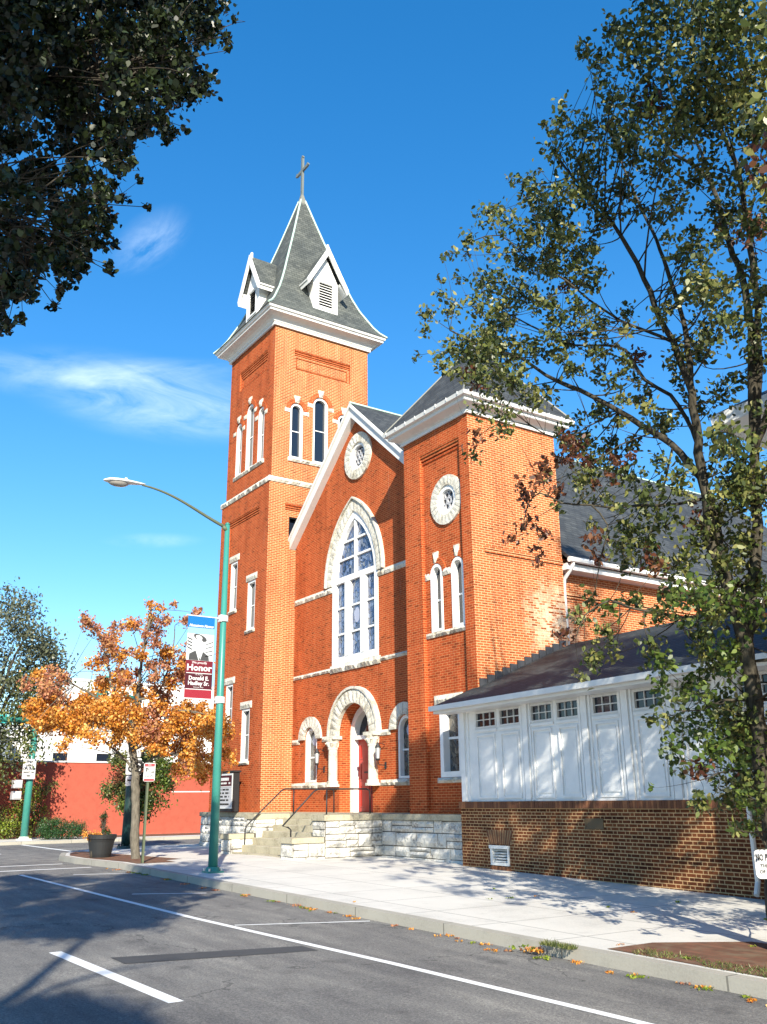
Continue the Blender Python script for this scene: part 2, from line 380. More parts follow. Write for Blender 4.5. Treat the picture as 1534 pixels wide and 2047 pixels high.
def leafmat(name, stops, trans=.35, rough=.42, clump=.9):
    mt = mat(name, rough=rough, spec=.45); t = NT(mt); g = t.new('ShaderNodeNewGeometry')
    n = t.noise(g.outputs['Position'], clump, 3); k = t.m('ADD', t.m('MULTIPLY', g.outputs['Random Per Island'], .55), t.m('MULTIPLY', n, .55))
    c = t.ramp(k, stops); t.col(c)
    tr = t.new('ShaderNodeBsdfTranslucent'); t.l.new(c, tr.inputs[0])
    mx = t.new('ShaderNodeMixShader'); mx.inputs[0].default_value = trans
    t.l.new(t.b.outputs[0], mx.inputs[1]); t.l.new(tr.outputs[0], mx.inputs[2]); t.l.new(mx.outputs[0], t.n['Material Output'].inputs[0]); return mt
M['leaf'] = leafmat('pear_leaf', [(.15,(.018,.030,.010)),(.40,(.055,.080,.020)),(.60,(.115,.140,.035)),(.82,(.26,.25,.08))], .25)
M['leaf_red'] = leafmat('bronze_leaf', [(.15,(.05,.02,.012)),(.5,(.13,.045,.025)),(.8,(.20,.09,.04))], .3)
M['leaf_lime'] = leafmat('bright_green_leaf', [(.15,(.03,.055,.012)),(.5,(.07,.12,.02)),(.8,(.16,.21,.04))], .35)
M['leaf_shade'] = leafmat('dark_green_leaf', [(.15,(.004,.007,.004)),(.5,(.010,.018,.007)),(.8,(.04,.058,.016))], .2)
M['leaf_orange'] = leafmat('orange_leaf', [(.15,(.20,.055,.02)),(.38,(.50,.17,.03)),(.6,(.72,.32,.04)),(.85,(.80,.50,.16))], .35)
M['leaf_pink'] = leafmat('russet_leaf', [(.15,(.22,.06,.04)),(.45,(.45,.17,.10)),(.75,(.55,.30,.12))], .35)
M['leaf_hedge'] = leafmat('evergreen_leaf', [(.15,(.010,.03,.012)),(.5,(.022,.07,.022)),(.8,(.05,.12,.03))], .15)
M['leaf_vine'] = leafmat('vine_leaf', [(.15,(.06,.10,.015)),(.5,(.15,.22,.02)),(.8,(.35,.40,.05))], .35)
M['leaf_far'] = leafmat('far_tree_leaf', [(.15,(.05,.055,.04)),(.5,(.10,.115,.07)),(.8,(.17,.18,.10))], .3)
def asphalt():
    mt = mat('old_asphalt', rough=.9, spec=.2); t = NT(mt); P = t.pos(); s = t.sep(P)
    g = t.noise(P, 60, 3, .8); a = t.noise(P, .45, 5, .6); m2 = t.noise(t.comb(t.m('MULTIPLY', s[0], .5), t.m('MULTIPLY', s[1], 2.5)), 1.2, 6, .65)
    k = t.m('ADD', t.m('ADD', t.m('MULTIPLY', g, .45), t.m('MULTIPLY', a, .3)), t.m('MULTIPLY', m2, .35))
    c = t.ramp(k, [(.34,(.070,.071,.074)),(.47,(.125,.122,.120)),(.58,(.185,.180,.170)),(.74,(.33,.315,.28))])
    sp_ = t.noise(P, 38, 5, .95); c = t.mix(1.0, c, t.ramp(sp_, [(.38,(.62,.62,.62)),(.5,(1,1,1)),(.64,(1.6,1.56,1.5))]), 'MULTIPLY')
    oil = t.noise(P, 1.7, 4, .5); c = t.mix(t.m('MULTIPLY', t.m('SUBTRACT', oil, .60, clamp=True), 3.5, clamp=True), c, (.05,.05,.052))
    w = t.new('ShaderNodeVectorMath', operation='ADD'); nz = t.new('ShaderNodeTexNoise'); nz.inputs['Scale'].default_value = 2.3; nz.inputs['Detail'].default_value = 8; t.l.new(P, nz.inputs['Vector']); t.l.new(P, w.inputs[0]); t.l.new(nz.outputs['Color'], w.inputs[1])
    v = t.new('ShaderNodeTexVoronoi', feature='DISTANCE_TO_EDGE'); v.inputs['Scale'].default_value = .21; t.l.new(w.outputs[0], v.inputs['Vector'])
    gate = t.m('GREATER_THAN', t.noise(P, .5, 2), .5)
    t.col(t.mix(t.m('MULTIPLY', t.m('MULTIPLY', t.m('LESS_THAN', v.outputs['Distance'], .004), gate), .55), c, (.05,.05,.05))); t.bump(t.m('ADD', g, t.m('MULTIPLY', sp_, .6)), .6, .01); return mt
M['asphalt'] = asphalt()
def concrete(name, c, joint=1.5, jw=.012):
    mt = mat(name, rough=.85, spec=.2); t = NT(mt); P = t.pos(); s = t.sep(P)
    def j(x, off): return t.m('LESS_THAN', t.m('ABSOLUTE', t.m('SUBTRACT', t.m('FRACT', t.m('ADD', t.m('DIVIDE', x, joint), off)), .5)), jw/joint)
    J = t.m('MAXIMUM', j(s[0], .3), j(s[1], .67))
    a = t.noise(P, .8, 6, .6); b = t.noise(P, 40, 4, .7); k = t.m('ADD', t.m('MULTIPLY', a, .6), t.m('MULTIPLY', b, .4))
    cc = t.ramp(k, [(.3, tuple(x*.70 for x in c)), (.5, c), (.7, tuple(x*1.1 for x in c))])
    sp_ = t.noise(P, 3.3, 7, .7); cc = t.mix(t.m('MULTIPLY', t.m('SUBTRACT', sp_, .56, clamp=True), 2.2, clamp=True), cc, tuple(x*.55 for x in c))
    t.col(t.mix(t.m('MULTIPLY', J, .75), cc, tuple(x*.32 for x in c))); t.bump(t.m('SUBTRACT', b, J), .25, .01); return mt
M['walk'] = concrete('pale_concrete', (.60,.58,.53))
M['kerb'] = concrete('kerb_concrete', (.36,.34,.29), 2.2)
M['roadpaint'] = paint('road_marking_paint', (.80,.80,.78), .35, .8)
M['patch'] = concrete('dark_asphalt_patch', (.07,.072,.075), 50)
M['paver'] = brick_mat('tree_pit_pavers', (.28,.11,.06), (.20,.08,.05), (.2,.14,.1), .2, .1)
M['soil'] = stone_mat('dry_ground', (.20,.16,.09), (.09,.07,.04), .8)
M['redwall'] = paint('salmon_stucco', (.37,.080,.048), .5, .85)
M['white_far'] = paint('far_white_render', (.75,.74,.72), .1, .9)
M['slate_wall'] = paint('grey_blue_render', (.22,.26,.32), .2, .9)
M['pot'] = paint('charcoal_planter', (.018,.020,.022), .2, .55)
M['louvre'] = paint('louvre_white', (.72,.72,.70), .2)
M['copper_dark'] = paint('weathered_copper', (.20,.20,.17), .3)
M['mortar_light'] = stone_mat('tan_mortar', (.42,.28,.15), (.25,.16,.08), .3)
M['cross'] = paint('dull_cross_metal', (.15,.17,.16), .3)
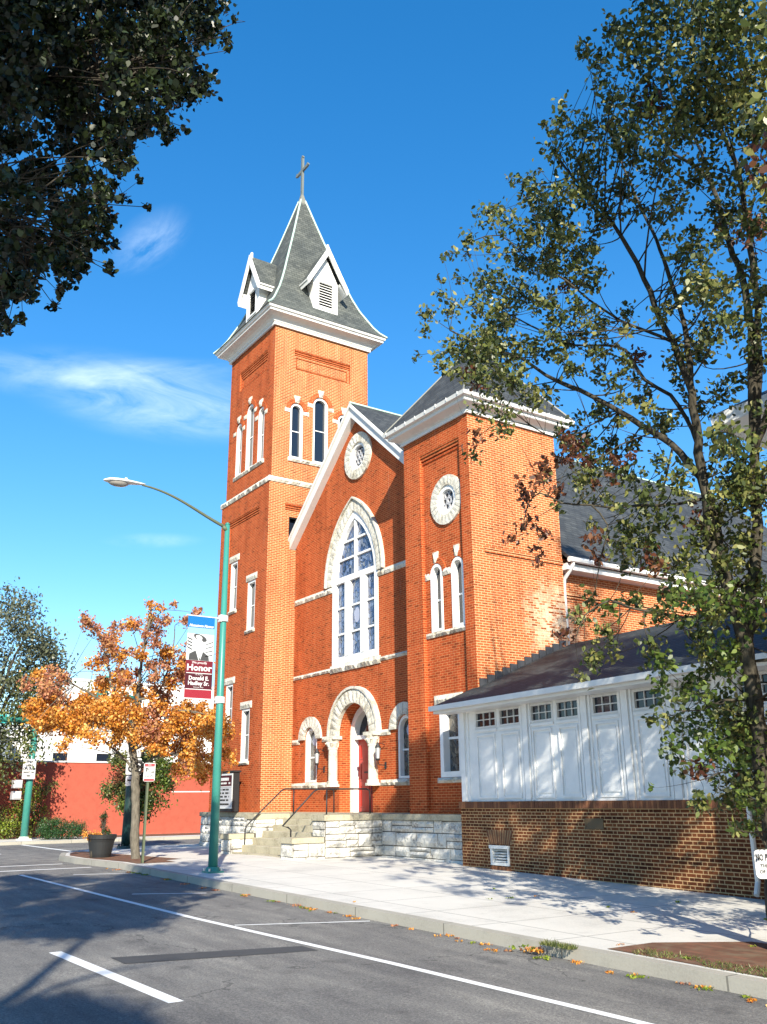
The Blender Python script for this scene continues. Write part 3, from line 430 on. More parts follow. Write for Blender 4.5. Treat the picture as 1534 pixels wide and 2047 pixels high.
MAIN_BLOBS=[(-5.32,7.71,8.75,0.47),(-5.82,7.59,8.87,0.27),(-6.31,7.70,9.17,0.18),(-4.68,7.45,8.20,0.50),(-4.65,8.16,8.43,0.52),(-5.88,8.10,8.72,0.41),(-5.26,8.20,8.29,0.53),(-4.82,8.40,7.97,0.46),(-6.24,7.75,8.59,0.24),(-6.50,7.86,9.21,0.13),(-6.08,7.87,8.14,0.33),(-5.59,8.08,7.81,0.39),(-5.55,9.05,8.17,0.49),(-5.45,9.53,8.23,0.36),(-6.90,8.34,8.84,0.29),(-6.74,7.42,8.37,0.19),(-7.37,7.71,8.84,0.10),(-7.00,8.02,8.55,0.32),(-7.37,7.86,8.49,0.25),(-7.22,8.17,8.28,0.32),(-6.67,8.34,8.15,0.31),(-6.46,8.88,8.08,0.32),(-5.97,9.04,7.83,0.31),(-5.76,9.79,7.85,0.32),(-8.08,8.28,8.81,0.11),(-7.18,7.81,7.78,0.27),(-8.07,7.89,8.38,0.18),(-8.45,8.02,8.81,0.09),(-8.25,8.11,8.37,0.19),(-7.33,8.44,7.97,0.32),(-7.92,8.25,8.01,0.29),(-8.86,8.16,8.54,0.19),(-8.57,7.65,8.09,0.15),(-9.80,8.35,8.71,0.20),(-8.08,7.52,7.58,0.21),(-7.96,7.87,7.48,0.24),(-7.64,8.23,7.51,0.25),(-7.15,8.87,8.12,0.25),(-6.95,9.10,7.76,0.22),(-7.27,8.73,7.64,0.21),(-6.15,8.68,7.26,0.23),(-6.47,10.11,7.86,0.26),(-5.58,9.31,6.79,0.27),(-8.17,7.31,7.23,0.20),(-8.69,7.06,7.29,0.12),(-10.50,8.32,8.71,0.10),(-10.01,8.40,8.48,0.10),(-8.42,8.09,7.41,0.25),(-8.58,8.85,7.67,0.23),(-7.79,8.65,7.34,0.21),(-6.81,9.93,7.42,0.22),(-6.22,9.24,6.62,0.15),(-6.33,8.72,6.79,0.17),(-5.86,9.63,6.41,0.24),(-10.31,8.52,8.20,0.15),(-9.21,8.25,7.46,0.30),(-9.57,9.14,7.80,0.28),(-9.67,7.60,7.56,0.09),(-9.32,7.27,7.02,0.13),(-10.53,8.04,7.51,0.20),(-10.33,8.30,7.59,0.24),(-8.33,7.12,6.25,0.23),(-9.29,8.53,6.98,0.34),(-7.81,7.73,6.34,0.16),(-9.13,6.88,6.25,0.12),(-10.94,8.07,6.97,0.10),(-8.86,6.83,5.66,0.16),(-8.98,7.38,6.17,0.27),(-10.14,8.95,6.96,0.39),(-8.58,8.23,6.16,0.28),(-8.85,7.08,5.57,0.20),(-8.62,7.40,5.48,0.23),(-8.43,7.77,5.43,0.20),(-8.74,9.14,6.91,0.19),(-7.26,8.14,5.90,0.19),(-8.54,9.81,6.17,0.26),(-8.05,8.46,5.76,0.17),(-8.29,10.17,5.99,0.19),(-7.46,10.55,6.24,0.26),(-6.38,9.36,5.57,0.13),(-6.05,9.45,5.73,0.20),(-6.21,10.05,5.55,0.24),(-5.67,9.23,5.76,0.19),(-9.56,8.28,5.53,0.21),(-8.11,7.35,4.70,0.22),(-8.38,7.07,4.45,0.15),(-10.50,8.68,5.20,0.17),(-8.68,7.77,4.78,0.16),(-8.96,8.53,5.52,0.21),(-8.38,8.46,5.43,0.17),(-7.29,8.79,5.52,0.16),(-6.73,8.38,4.43,0.18),(-9.16,9.39,5.23,0.18),(-9.02,9.66,5.08,0.29),(-8.67,9.91,4.93,0.26),(-7.92,7.71,3.82,0.17),(-8.34,7.75,3.75,0.19),(-9.02,8.55,3.72,0.19),(-9.96,9.05,3.73,0.14),(-8.85,8.43,3.16,0.16),(-9.00,8.79,3.53,0.14),(-8.80,8.84,4.08,0.17),(-7.97,8.14,4.20,0.16),(-8.17,8.90,4.19,0.23),(-7.35,8.73,3.84,0.22),(-7.07,8.73,3.50,0.21),(-6.54,8.57,3.64,0.24),(-7.01,8.88,3.18,0.24),(-8.86,9.82,4.19,0.18),(-7.50,9.07,3.07,0.28),(-8.06,9.32,3.10,0.23),(-7.53,9.66,2.90,0.23),(-7.69,10.49,3.61,0.25),(-6.58,9.52,3.50,0.25),(-6.16,9.55,4.03,0.28),(-6.47,9.40,4.10,0.19),(-6.24,9.53,3.41,0.31),(-7.16,10.56,3.14,0.34),(-8.91,9.50,2.66,0.19),(-8.01,8.25,2.17,0.17),(-8.19,8.23,1.95,0.15),(-8.20,8.88,2.07,0.19),(-8.13,9.05,1.81,0.19),(-8.42,8.89,1.78,0.18),(-7.90,8.15,1.41,0.12),(-6.88,8.14,2.14,0.14),(-6.57,9.07,2.13,0.30),(-6.00,8.91,2.07,0.28),(-7.23,9.58,1.80,0.25),(-6.75,8.39,1.46,0.17),(-6.27,8.74,1.54,0.23),(-7.50,9.66,1.34,0.26),(-7.22,8.76,1.32,0.15),(-7.52,10.14,1.18,0.33),(-6.75,9.73,0.97,0.25),(-7.43,10.43,0.68,0.33),(-6.94,8.53,0.88,0.14),(-7.59,9.17,1.14,0.09),(-7.75,9.99,0.88,0.26),(-6.46,8.61,0.48,0.25),(-7.55,10.62,0.26,0.30),(-6.76,8.71,0.28,0.17),(-7.84,9.87,0.69,0.16),(-8.21,10.27,0.31,0.07),(-7.57,10.20,0.02,0.23),(-6.54,9.32,-0.04,0.18),(-6.67,8.56,0.02,0.07),(-7.56,9.23,0.28,0.05),(-7.49,10.56,-0.34,0.17),(-6.19,9.49,4.96,0.16),(-6.47,11.19,8.03,0.32),(-5.36,7.58,8.98,0.40),(-6.12,7.72,9.51,0.24),(-4.85,8.05,8.49,0.53),(-4.69,7.97,8.34,0.42),(-5.76,7.68,8.68,0.32),(-5.45,8.88,8.55,0.57),(-4.94,8.96,8.56,0.40),(-6.53,8.20,8.87,0.26),(-6.04,8.20,8.56,0.33),(-5.95,8.76,8.39,0.32),(-5.63,9.21,8.58,0.54),(-5.48,9.98,8.43,0.30),(-6.51,8.23,8.45,0.29),(-6.75,8.77,8.38,0.28),(-6.20,8.62,7.85,0.24),(-6.13,9.04,7.71,0.22),(-5.95,9.62,7.82,0.26),(-7.08,8.81,8.07,0.21),(-6.56,9.09,7.74,0.18),(-7.72,8.98,7.91,0.18),(-6.93,9.59,7.92,0.21),(-6.77,10.59,7.92,0.20),(-6.39,10.22,7.81,0.30),(-6.47,9.58,7.29,0.18),(-6.45,9.27,6.78,0.11),(-6.30,8.82,6.55,0.18),(-6.51,10.89,6.85,0.19),(-7.00,8.37,4.72,0.16),(-6.65,10.60,5.59,0.24),(-6.12,10.33,6.47,0.16),(-8.22,10.21,5.67,0.19),(-8.06,9.67,4.80,0.17),(-8.69,9.90,4.70,0.26),(-6.94,8.47,3.54,0.15),(-6.98,9.59,4.01,0.20),(-7.66,9.35,3.70,0.20),(-7.18,8.86,3.17,0.20),(-7.80,9.03,3.16,0.25),(-7.24,8.96,2.72,0.22),(-7.12,9.58,3.03,0.20),(-6.10,8.62,3.26,0.16),(-6.49,9.74,4.18,0.14),(-6.51,9.75,3.68,0.25),(-6.50,9.31,2.61,0.23),(-8.03,8.55,1.52,0.17),(-7.93,9.83,2.58,0.18),(-7.19,10.03,2.17,0.32),(-6.59,9.83,2.51,0.25),(-7.23,9.88,1.60,0.27),(-7.33,8.96,1.49,0.19),(-6.43,9.04,1.42,0.21),(-6.44,8.39,1.07,0.18),(-7.04,8.84,1.07,0.11),(-7.04,9.86,0.87,0.30),(-7.54,10.41,0.84,0.20),(-7.18,10.49,0.58,0.24),(-7.67,9.14,0.89,0.14),(-8.30,10.22,1.00,0.08),(-7.45,9.15,0.61,0.17),(-7.45,10.32,0.77,0.30),(-6.64,9.54,0.04,0.25),(-7.49,10.01,0.48,0.19),(-8.28,10.23,0.50,0.17),(-7.12,8.88,0.25,0.04),(-6.75,8.71,-0.03,0.18),(-6.85,10.06,-0.10,0.14),(-7.42,9.38,-0.12,0.07),(-7.52,8.77,0.11,0.05),(-6.26,8.52,-0.30,0.12),(-5.99,9.93,7.18,0.30),(-6.89,9.42,3.27,0.23),(-6.47,9.64,3.72,0.27),(-7.13,10.63,3.96,0.36),(-6.82,9.97,2.82,0.25),(-7.15,10.21,2.53,0.25),(-7.20,10.70,2.57,0.31),(-7.38,10.10,1.75,0.18),(-6.98,9.57,1.68,0.22),(-7.36,10.10,1.17,0.24),(-7.07,9.97,0.84,0.21),(-7.03,10.03,0.42,0.30),(-7.42,9.69,0.79,0.21),(-6.82,9.40,0.53,0.29),(-7.16,9.88,0.08,0.29),(-7.45,9.69,0.34,0.14),(-7.64,10.52,0.08,0.23),(-7.35,10.23,0.15,0.15),(-7.72,10.17,0.18,0.08),(-7.32,10.20,-0.37,0.14),(-6.30,7.44,9.08,0.17),(-6.48,7.94,9.32,0.09),(-7.42,7.84,8.81,0.19),(-7.37,8.40,8.48,0.27),(-8.29,7.96,8.58,0.08),(-7.69,7.76,7.98,0.17),(-7.52,8.71,7.99,0.29),(-8.44,8.62,8.57,0.26),(-9.88,8.33,8.56,0.14),(-8.42,7.55,7.96,0.18),(-7.98,7.97,7.60,0.24),(-7.79,8.19,7.80,0.25),(-8.54,8.70,7.83,0.16),(-7.29,8.34,6.77,0.18),(-9.77,8.57,7.97,0.31),(-9.34,9.12,7.57,0.22),(-8.60,7.93,6.65,0.20),(-8.11,7.93,6.74,0.11),(-9.46,9.34,6.75,0.28),(-9.54,8.47,5.94,0.23),(-9.53,8.91,6.05,0.18),(-7.57,7.70,5.76,0.13),(-8.79,9.60,6.86,0.16),(-8.44,8.97,5.88,0.13),(-8.26,8.12,5.14,0.15),(-8.25,8.50,4.73,0.15),(-8.54,9.34,4.61,0.25),(-9.00,9.10,3.98,0.13),(-7.71,8.10,4.06,0.09),(-8.42,8.99,4.12,0.20),(-7.30,8.31,3.44,0.11),(-9.04,9.66,1.87,0.16),(-3.81,10.92,11.44,0.55),(-3.84,9.53,4.05,0.28),(-5.99,10.34,2.86,0.46),(-5.76,9.63,0.67,0.40),(-6.09,9.92,2.13,0.38),(-5.64,9.57,3.21,0.25),(-5.25,11.08,8.35,0.55),(-3.26,11.80,8.17,0.41),(-5.66,10.83,7.71,0.56),(-3.34,12.59,8.61,0.52),(-3.05,9.23,5.23,0.26),(-4.42,11.69,1.11,0.32),(-4.34,9.74,3.98,0.41),(-2.95,9.36,7.24,0.37),(-3.87,9.19,7.50,0.47),(-2.52,10.29,9.58,0.55),(-5.01,10.88,10.40,0.60),(-3.18,10.63,5.13,0.28),(-4.58,9.22,0.48,0.25),(-2.52,10.89,9.60,0.57),(-3.70,9.05,3.25,0.38),(-2.38,9.74,7.90,0.43),(-2.54,9.66,7.98,0.31),(-4.50,10.95,8.24,0.56),(-4.70,9.00,0.49,0.24),(-4.60,12.60,0.97,0.45),(-6.12,10.11,1.50,0.40),(-2.35,10.27,9.16,0.34),(-4.14,10.07,4.89,0.36),(-3.55,8.98,1.63,0.34),(-4.71,10.66,9.89,0.38),(-4.88,9.57,4.17,0.31),(-4.21,9.96,0.88,0.26),(-2.34,10.53,7.90,0.28),(-3.88,10.87,2.97,0.45),(-4.84,9.72,8.22,0.46),(-4.64,9.69,7.12,0.38),(-4.05,12.08,11.51,0.37),(-3.31,10.34,6.02,0.28),(-5.43,12.00,1.65,0.39),(-3.70,11.47,10.08,0.50),(-4.25,10.33,3.05,0.25),(-2.55,10.34,8.94,0.30),(-4.83,10.85,6.90,0.36),(-4.83,10.43,7.99,0.46),(-3.71,10.24,0.92,0.28),(-4.72,11.98,5.75,0.39),(-5.52,11.52,7.03,0.33),(-5.06,11.04,0.58,0.28),(-3.55,12.85,13.02,0.66),(-5.98,9.91,1.07,0.41),(-3.67,10.92,8.53,0.31),(-2.64,10.74,8.33,0.41),(-4.17,9.71,0.73,0.39),(-3.91,12.50,14.10,0.58),(-2.24,10.08,9.35,0.40),(-5.57,11.31,1.42,0.33),(-4.30,12.53,2.37,0.33),(-3.40,8.92,0.35,0.20),(-4.07,8.87,4.81,0.31),(-4.19,10.72,3.71,0.39),(-4.31,10.29,3.42,0.26),(-4.17,9.88,10.73,0.52),(-3.67,9.27,7.50,0.39),(-2.72,10.10,9.90,0.55),(-3.46,10.27,4.64,0.34),(-4.98,10.29,2.87,0.36),(-4.96,10.06,4.32,0.29),(-4.05,11.09,5.17,0.40),(-5.97,10.48,0.93,0.40),(-2.93,10.64,5.53,0.33),(-3.89,9.54,7.51,0.34),(-4.11,11.48,8.74,0.41),(-4.86,9.42,1.67,0.38),(-3.34,13.55,11.06,0.40),(-3.76,8.67,10.95,0.53),(-3.62,9.89,4.49,0.28),(-2.95,11.26,6.46,0.33),(-3.65,12.39,8.86,0.35),(-5.19,12.26,14.31,0.41),(-5.49,11.97,3.53,0.42),(-3.60,8.77,6.35,0.38),(-4.90,10.14,2.82,0.36),(-3.03,10.98,5.93,0.44),(-4.22,8.46,6.19,0.28),(-4.41,11.62,11.74,0.50),(-4.50,11.24,1.58,0.32),(-2.75,9.84,5.73,0.44),(-4.37,12.08,1.66,0.50),(-4.10,12.48,7.10,0.50),(-3.93,9.86,3.91,0.42),(-3.94,11.45,12.73,0.64),(-3.33,11.17,8.74,0.35),(-3.04,11.09,6.93,0.38),(-2.27,9.74,8.48,0.48),(-4.54,11.55,2.90,0.37),(-3.79,9.86,9.79,0.39),(-4.47,12.68,5.57,0.48),(-4.68,12.31,2.73,0.52),(-3.70,12.19,7.96,0.45),(-4.46,11.26,1.41,0.42),(-5.22,10.64,4.60,0.31),(-4.68,12.04,14.34,0.74),(-4.23,11.90,13.20,0.65),(-5.60,10.04,2.34,0.42),(-3.89,10.60,11.71,0.36),(-4.36,11.93,4.38,0.33),(-4.50,8.17,3.80,0.24),(-4.46,8.24,2.08,0.24),(-4.11,11.09,7.73,0.44),(-4.60,11.01,1.26,0.32),(-5.32,11.56,10.37,0.37),(-4.71,9.78,3.23,0.42),(-4.33,10.06,8.82,0.42),(-6.42,10.85,2.21,0.41),(-4.10,11.67,3.23,0.46),(-4.20,8.85,1.90,0.37),(-5.09,11.73,11.68,0.50),(-4.79,10.56,1.85,0.32),(-4.17,8.41,3.47,0.26),(-4.22,9.66,4.61,0.42),(-4.17,11.97,2.35,0.30),(-3.86,10.39,0.72,0.37),(-3.90,9.44,3.51,0.34),(-3.22,10.45,4.64,0.26),(-5.21,10.10,6.50,0.29),(-4.64,8.92,1.92,0.36),(-4.19,12.57,5.18,0.37),(-4.65,8.79,6.46,0.38),(-5.14,10.97,1.64,0.33),(-4.93,8.61,0.61,0.38),(-3.00,10.16,6.75,0.27),(-3.19,9.65,5.17,0.35),(-5.31,11.38,8.43,0.46),(-4.30,11.47,8.35,0.55),(-3.80,9.83,2.06,0.32),(-6.09,11.21,4.60,0.47),(-3.83,13.07,6.21,0.44),(-5.19,10.45,7.81,0.43),(-2.97,10.02,8.87,0.41),(-4.10,11.32,10.38,0.42),(-4.09,11.52,10.68,0.48),(-4.59,11.30,9.32,0.44),(-6.30,11.01,4.42,0.29),(-5.37,9.82,2.20,0.24),(-4.52,8.72,2.35,0.35),(-5.35,9.28,3.11,0.32),(-4.19,10.16,7.14,0.41),(-5.51,10.99,6.83,0.54),(-4.19,10.04,1.03,0.31),(-9.10,7.94,6.30,0.22),(-9.85,8.91,6.47,0.21),(-9.70,8.43,6.68,0.22),(-9.43,8.23,6.47,0.22),(-8.87,7.53,5.57,0.23),(-9.02,8.26,6.23,0.19),(-7.95,7.78,5.70,0.13),(-8.35,7.49,5.55,0.20),(-9.59,8.47,6.88,0.25),(-8.72,7.95,6.49,0.20),(-9.81,8.43,6.18,0.22),(-8.58,7.66,5.94,0.14),(-9.82,8.31,6.42,0.19),(-9.33,8.65,6.35,0.19),(-8.87,7.66,5.89,0.19),(-8.06,7.60,5.36,0.15),(-8.93,7.92,6.18,0.18),(-9.17,8.05,6.56,0.19),(-8.33,7.39,5.79,0.21),(-8.83,7.32,5.91,0.17),(-8.43,7.18,5.35,0.17),(-9.87,7.90,6.55,0.24),(-7.53,8.31,7.33,0.19),(-7.27,7.92,6.12,0.15),(-8.60,9.11,7.42,0.17),(-9.00,9.19,7.89,0.18),(-8.09,9.18,7.87,0.16),(-7.86,8.48,7.08,0.22),(-7.16,8.26,6.90,0.16),(-8.44,9.19,7.80,0.20),(-7.62,7.86,6.35,0.20),(-7.82,8.69,6.89,0.21),(-8.50,8.52,6.87,0.15),(-8.39,8.23,7.45,0.15),(-7.87,7.93,6.89,0.14),(-7.84,8.15,7.33,0.22),(-8.58,8.37,7.57,0.18),(-8.70,8.65,8.03,0.18),(-7.85,8.08,7.00,0.18),(-8.66,9.11,8.00,0.21),(-7.91,8.41,7.86,0.20),(-8.53,8.81,7.12,0.15),(-7.30,7.82,7.01,0.18),(-7.59,8.50,6.86,0.18),(-3.57,7.71,9.48,0.46),(-4.30,7.14,9.07,0.31),(-4.28,6.00,9.15,0.36),(-4.81,7.22,9.30,0.32),(-4.20,7.63,8.77,0.40),(-4.17,8.58,9.49,0.46),(-4.47,6.20,8.84,0.32),(-4.53,7.48,9.33,0.42),(-4.63,7.05,10.28,0.32),(-4.08,7.71,8.85,0.31),(-4.72,6.97,10.40,0.48),(-4.87,6.83,9.56,0.44),(-4.77,6.98,9.33,0.35),(-3.92,7.23,9.05,0.31),(-3.80,7.89,9.32,0.46),(-4.07,7.14,8.23,0.37),(-4.47,6.40,9.96,0.46),(-4.32,7.90,9.27,0.44),(-4.25,6.78,8.65,0.37),(-5.09,7.12,10.05,0.47),(-4.48,7.79,9.36,0.31),(-4.51,7.45,9.74,0.40),(-7.17,9.73,5.31,0.16),(-7.77,9.09,4.78,0.16),(-7.79,8.80,6.00,0.19),(-8.61,9.39,5.01,0.14),(-7.33,10.73,6.60,0.17),(-8.49,9.25,4.39,0.18),(-8.55,9.13,6.59,0.19),(-8.11,9.41,6.70,0.13),(-7.58,9.66,4.89,0.19),(-8.72,8.50,5.65,0.13),(-7.12,8.70,5.85,0.13),(-8.00,9.77,6.81,0.20),(-7.71,7.88,5.76,0.17),(-8.46,9.02,6.32,0.19),(-7.49,8.88,4.22,0.18),(-6.78,9.92,6.54,0.15),(-8.03,9.31,6.25,0.20),(-8.01,8.81,4.00,0.11),(-8.71,9.90,5.46,0.20),(-7.42,8.46,3.84,0.12),(-7.13,7.95,5.75,0.12),(-8.60,9.91,5.06,0.14),(-7.43,8.68,5.33,0.19),(-7.44,8.57,4.14,0.12),(-6.69,9.53,6.58,0.13),(-7.63,9.44,5.28,0.16),(-8.25,10.25,6.39,0.19),(-8.34,9.31,5.34,0.18),(-7.87,8.40,4.39,0.18),(-6.69,9.90,6.57,0.16),(-8.30,8.51,6.56,0.16),(-7.08,9.53,6.43,0.19),(-7.04,9.29,3.68,0.17),(-7.79,7.98,4.41,0.15),(-8.09,8.49,4.39,0.13),(-6.98,9.24,3.91,0.14),(-8.01,7.93,4.17,0.11),(-9.22,9.04,4.57,0.14),(-7.97,8.46,5.63,0.18),(-7.72,7.98,5.63,0.11),(-8.43,8.80,4.71,0.17),(-8.21,9.83,4.34,0.12),(-8.74,9.26,5.30,0.15),(-6.89,10.04,6.16,0.21),(-7.68,9.83,4.91,0.20),(-7.56,8.67,5.69,0.15),(-6.77,8.61,3.90,0.15),(-6.81,8.94,4.43,0.17),(-8.31,8.19,4.28,0.15),(-7.64,8.44,6.35,0.17),(-8.25,8.61,5.89,0.16),(-7.67,8.00,5.89,0.11),(-7.47,8.08,4.00,0.12),(-7.72,8.30,6.33,0.16),(-6.69,8.83,5.83,0.18),(-8.65,9.39,3.77,0.13),(-6.90,9.77,3.45,0.18),(-7.29,8.42,2.88,0.12),(-6.76,9.52,2.76,0.19),(-7.66,10.30,2.62,0.17),(-7.41,9.54,2.45,0.20),(-7.86,9.15,3.38,0.21),(-6.93,9.28,2.23,0.15),(-7.59,8.21,3.07,0.18),(-7.97,9.30,2.47,0.16),(-7.11,8.17,3.29,0.11),(-7.43,10.19,3.30,0.17),(-6.59,8.46,1.84,0.11),(-7.94,9.71,2.18,0.18),(-7.24,9.04,2.24,0.18),(-7.06,10.11,2.56,0.13),(-8.16,9.06,2.35,0.18),(-6.88,8.49,2.01,0.12),(-7.58,9.29,2.89,0.18),(-5.99,8.93,2.69,0.11),(-7.21,8.62,1.74,0.19),(-7.86,8.61,2.95,0.15),(-6.46,9.28,2.26,0.14),(-6.93,10.14,2.10,0.20),(-7.73,10.61,1.72,0.19),(-6.72,9.32,2.45,0.17),(-7.29,10.45,1.73,0.20),(-6.67,8.94,2.42,0.14),(-7.97,9.57,1.74,0.18),(-6.71,9.30,2.12,0.12),(-3.37,8.21,8.22,0.24),(-3.26,9.94,4.79,0.24),(-3.45,9.61,4.08,0.31),(-1.54,7.17,4.49,0.31),(-2.54,5.92,3.94,0.20),(-3.65,7.86,4.51,0.26),(-4.16,8.43,8.07,0.33),(-5.58,8.24,5.57,0.34),(-5.67,9.92,5.90,0.23),(-4.13,7.61,7.63,0.21),(-6.04,9.59,2.07,0.22),(-5.44,10.35,1.46,0.27),(-4.57,9.89,6.26,0.25),(-5.44,9.87,2.37,0.32),(-7.25,9.29,2.76,0.28),(-5.39,8.79,1.31,0.21),(-4.56,9.57,2.45,0.25),(-3.60,10.49,1.24,0.32),(-3.45,8.15,7.69,0.30),(-2.86,5.47,4.39,0.32),(-6.37,9.60,6.23,0.21),(-6.35,10.21,5.87,0.20),(-4.40,9.94,0.85,0.32),(-6.04,9.87,4.56,0.22),(-2.82,7.00,7.94,0.32),(-1.76,7.45,8.76,0.23),(-3.56,9.91,4.06,0.33),(-6.99,9.83,5.05,0.26),(-3.50,8.17,3.87,0.27),(-2.13,9.39,6.49,0.24),(-2.43,9.99,1.91,0.29),(-4.32,8.61,5.42,0.27),(-6.59,9.79,3.00,0.31),(-7.21,10.82,4.08,0.27),(-4.07,7.99,6.08,0.26),(-3.82,7.67,6.37,0.24),(-5.43,10.77,3.90,0.34),(-5.91,8.82,5.91,0.32),(-6.67,9.73,4.91,0.25),(-4.04,10.24,0.99,0.19),(-5.62,10.03,5.14,0.33),(-1.76,9.46,3.38,0.20),(-1.60,8.79,5.57,0.33),(-4.27,9.44,5.58,0.31),(-5.15,7.39,3.43,0.19),(-6.42,9.17,6.38,0.28),(-6.00,10.25,2.57,0.24),(-2.85,7.30,7.40,0.28),(-5.52,8.34,5.13,0.27),(-6.10,8.76,6.59,0.19),(-6.23,8.26,2.11,0.31),(-6.42,10.41,3.57,0.23),(-2.85,9.23,6.57,0.23),(-4.03,10.49,3.95,0.19),(-4.65,6.91,3.16,0.21),(-5.47,9.29,5.23,0.21),(-3.73,7.42,3.24,0.20),(-2.32,7.71,7.19,0.25),(-5.58,10.14,5.38,0.29),(-3.09,7.64,7.53,0.25),(-2.55,5.14,5.07,0.27),(-7.13,10.11,5.77,0.32),(-6.75,11.63,2.88,0.22),(-2.44,8.57,7.22,0.22),(-2.65,7.30,2.61,0.22),(-2.38,7.18,4.17,0.20),(-2.09,9.59,5.52,0.22),(-4.43,9.50,6.11,0.19),(-6.96,11.38,4.32,0.24),(-6.50,10.58,0.62,0.26),(-6.96,10.49,4.05,0.31),(-5.56,8.77,6.42,0.20),(-4.08,7.25,5.65,0.22),(-3.16,6.06,3.30,0.19),(-1.78,8.13,7.29,0.31),(-3.28,8.82,4.67,0.25),(-3.02,9.05,7.30,0.33),(-4.79,9.87,5.06,0.31),(-2.39,6.85,8.67,0.24),(-1.63,6.82,6.39,0.18),(-7.02,11.34,-0.68,0.30),(-6.17,9.57,3.66,0.31),(-5.22,9.73,5.41,0.30),(-5.68,11.25,4.29,0.33),(-7.26,11.31,4.01,0.22),(-4.73,11.01,2.37,0.32),(-2.73,9.48,6.03,0.23),(-2.64,4.82,5.82,0.20),(-3.65,7.47,8.53,0.20),(-7.04,10.57,0.73,0.31),(-2.87,5.25,4.48,0.22),(-4.81,8.18,2.35,0.23),(-5.17,10.86,3.85,0.29),(-2.17,5.75,5.90,0.27),(-4.06,8.01,7.58,0.19),(-4.86,8.81,6.16,0.23),(-5.25,9.94,5.65,0.25),(-7.49,9.98,1.94,0.22),(-5.57,10.58,1.57,0.33),(-7.12,10.74,-0.85,0.30),(-3.32,7.22,8.54,0.29),(-4.51,9.98,3.82,0.29),(-3.58,8.34,7.63,0.31),(-5.56,10.70,2.80,0.28),(-4.28,8.65,2.37,0.28),(-6.86,10.02,4.39,0.25),(-1.91,4.03,6.95,0.32),(-3.71,10.22,5.76,0.21),(-6.90,9.30,5.59,0.24),(-2.41,8.81,5.50,0.31)]
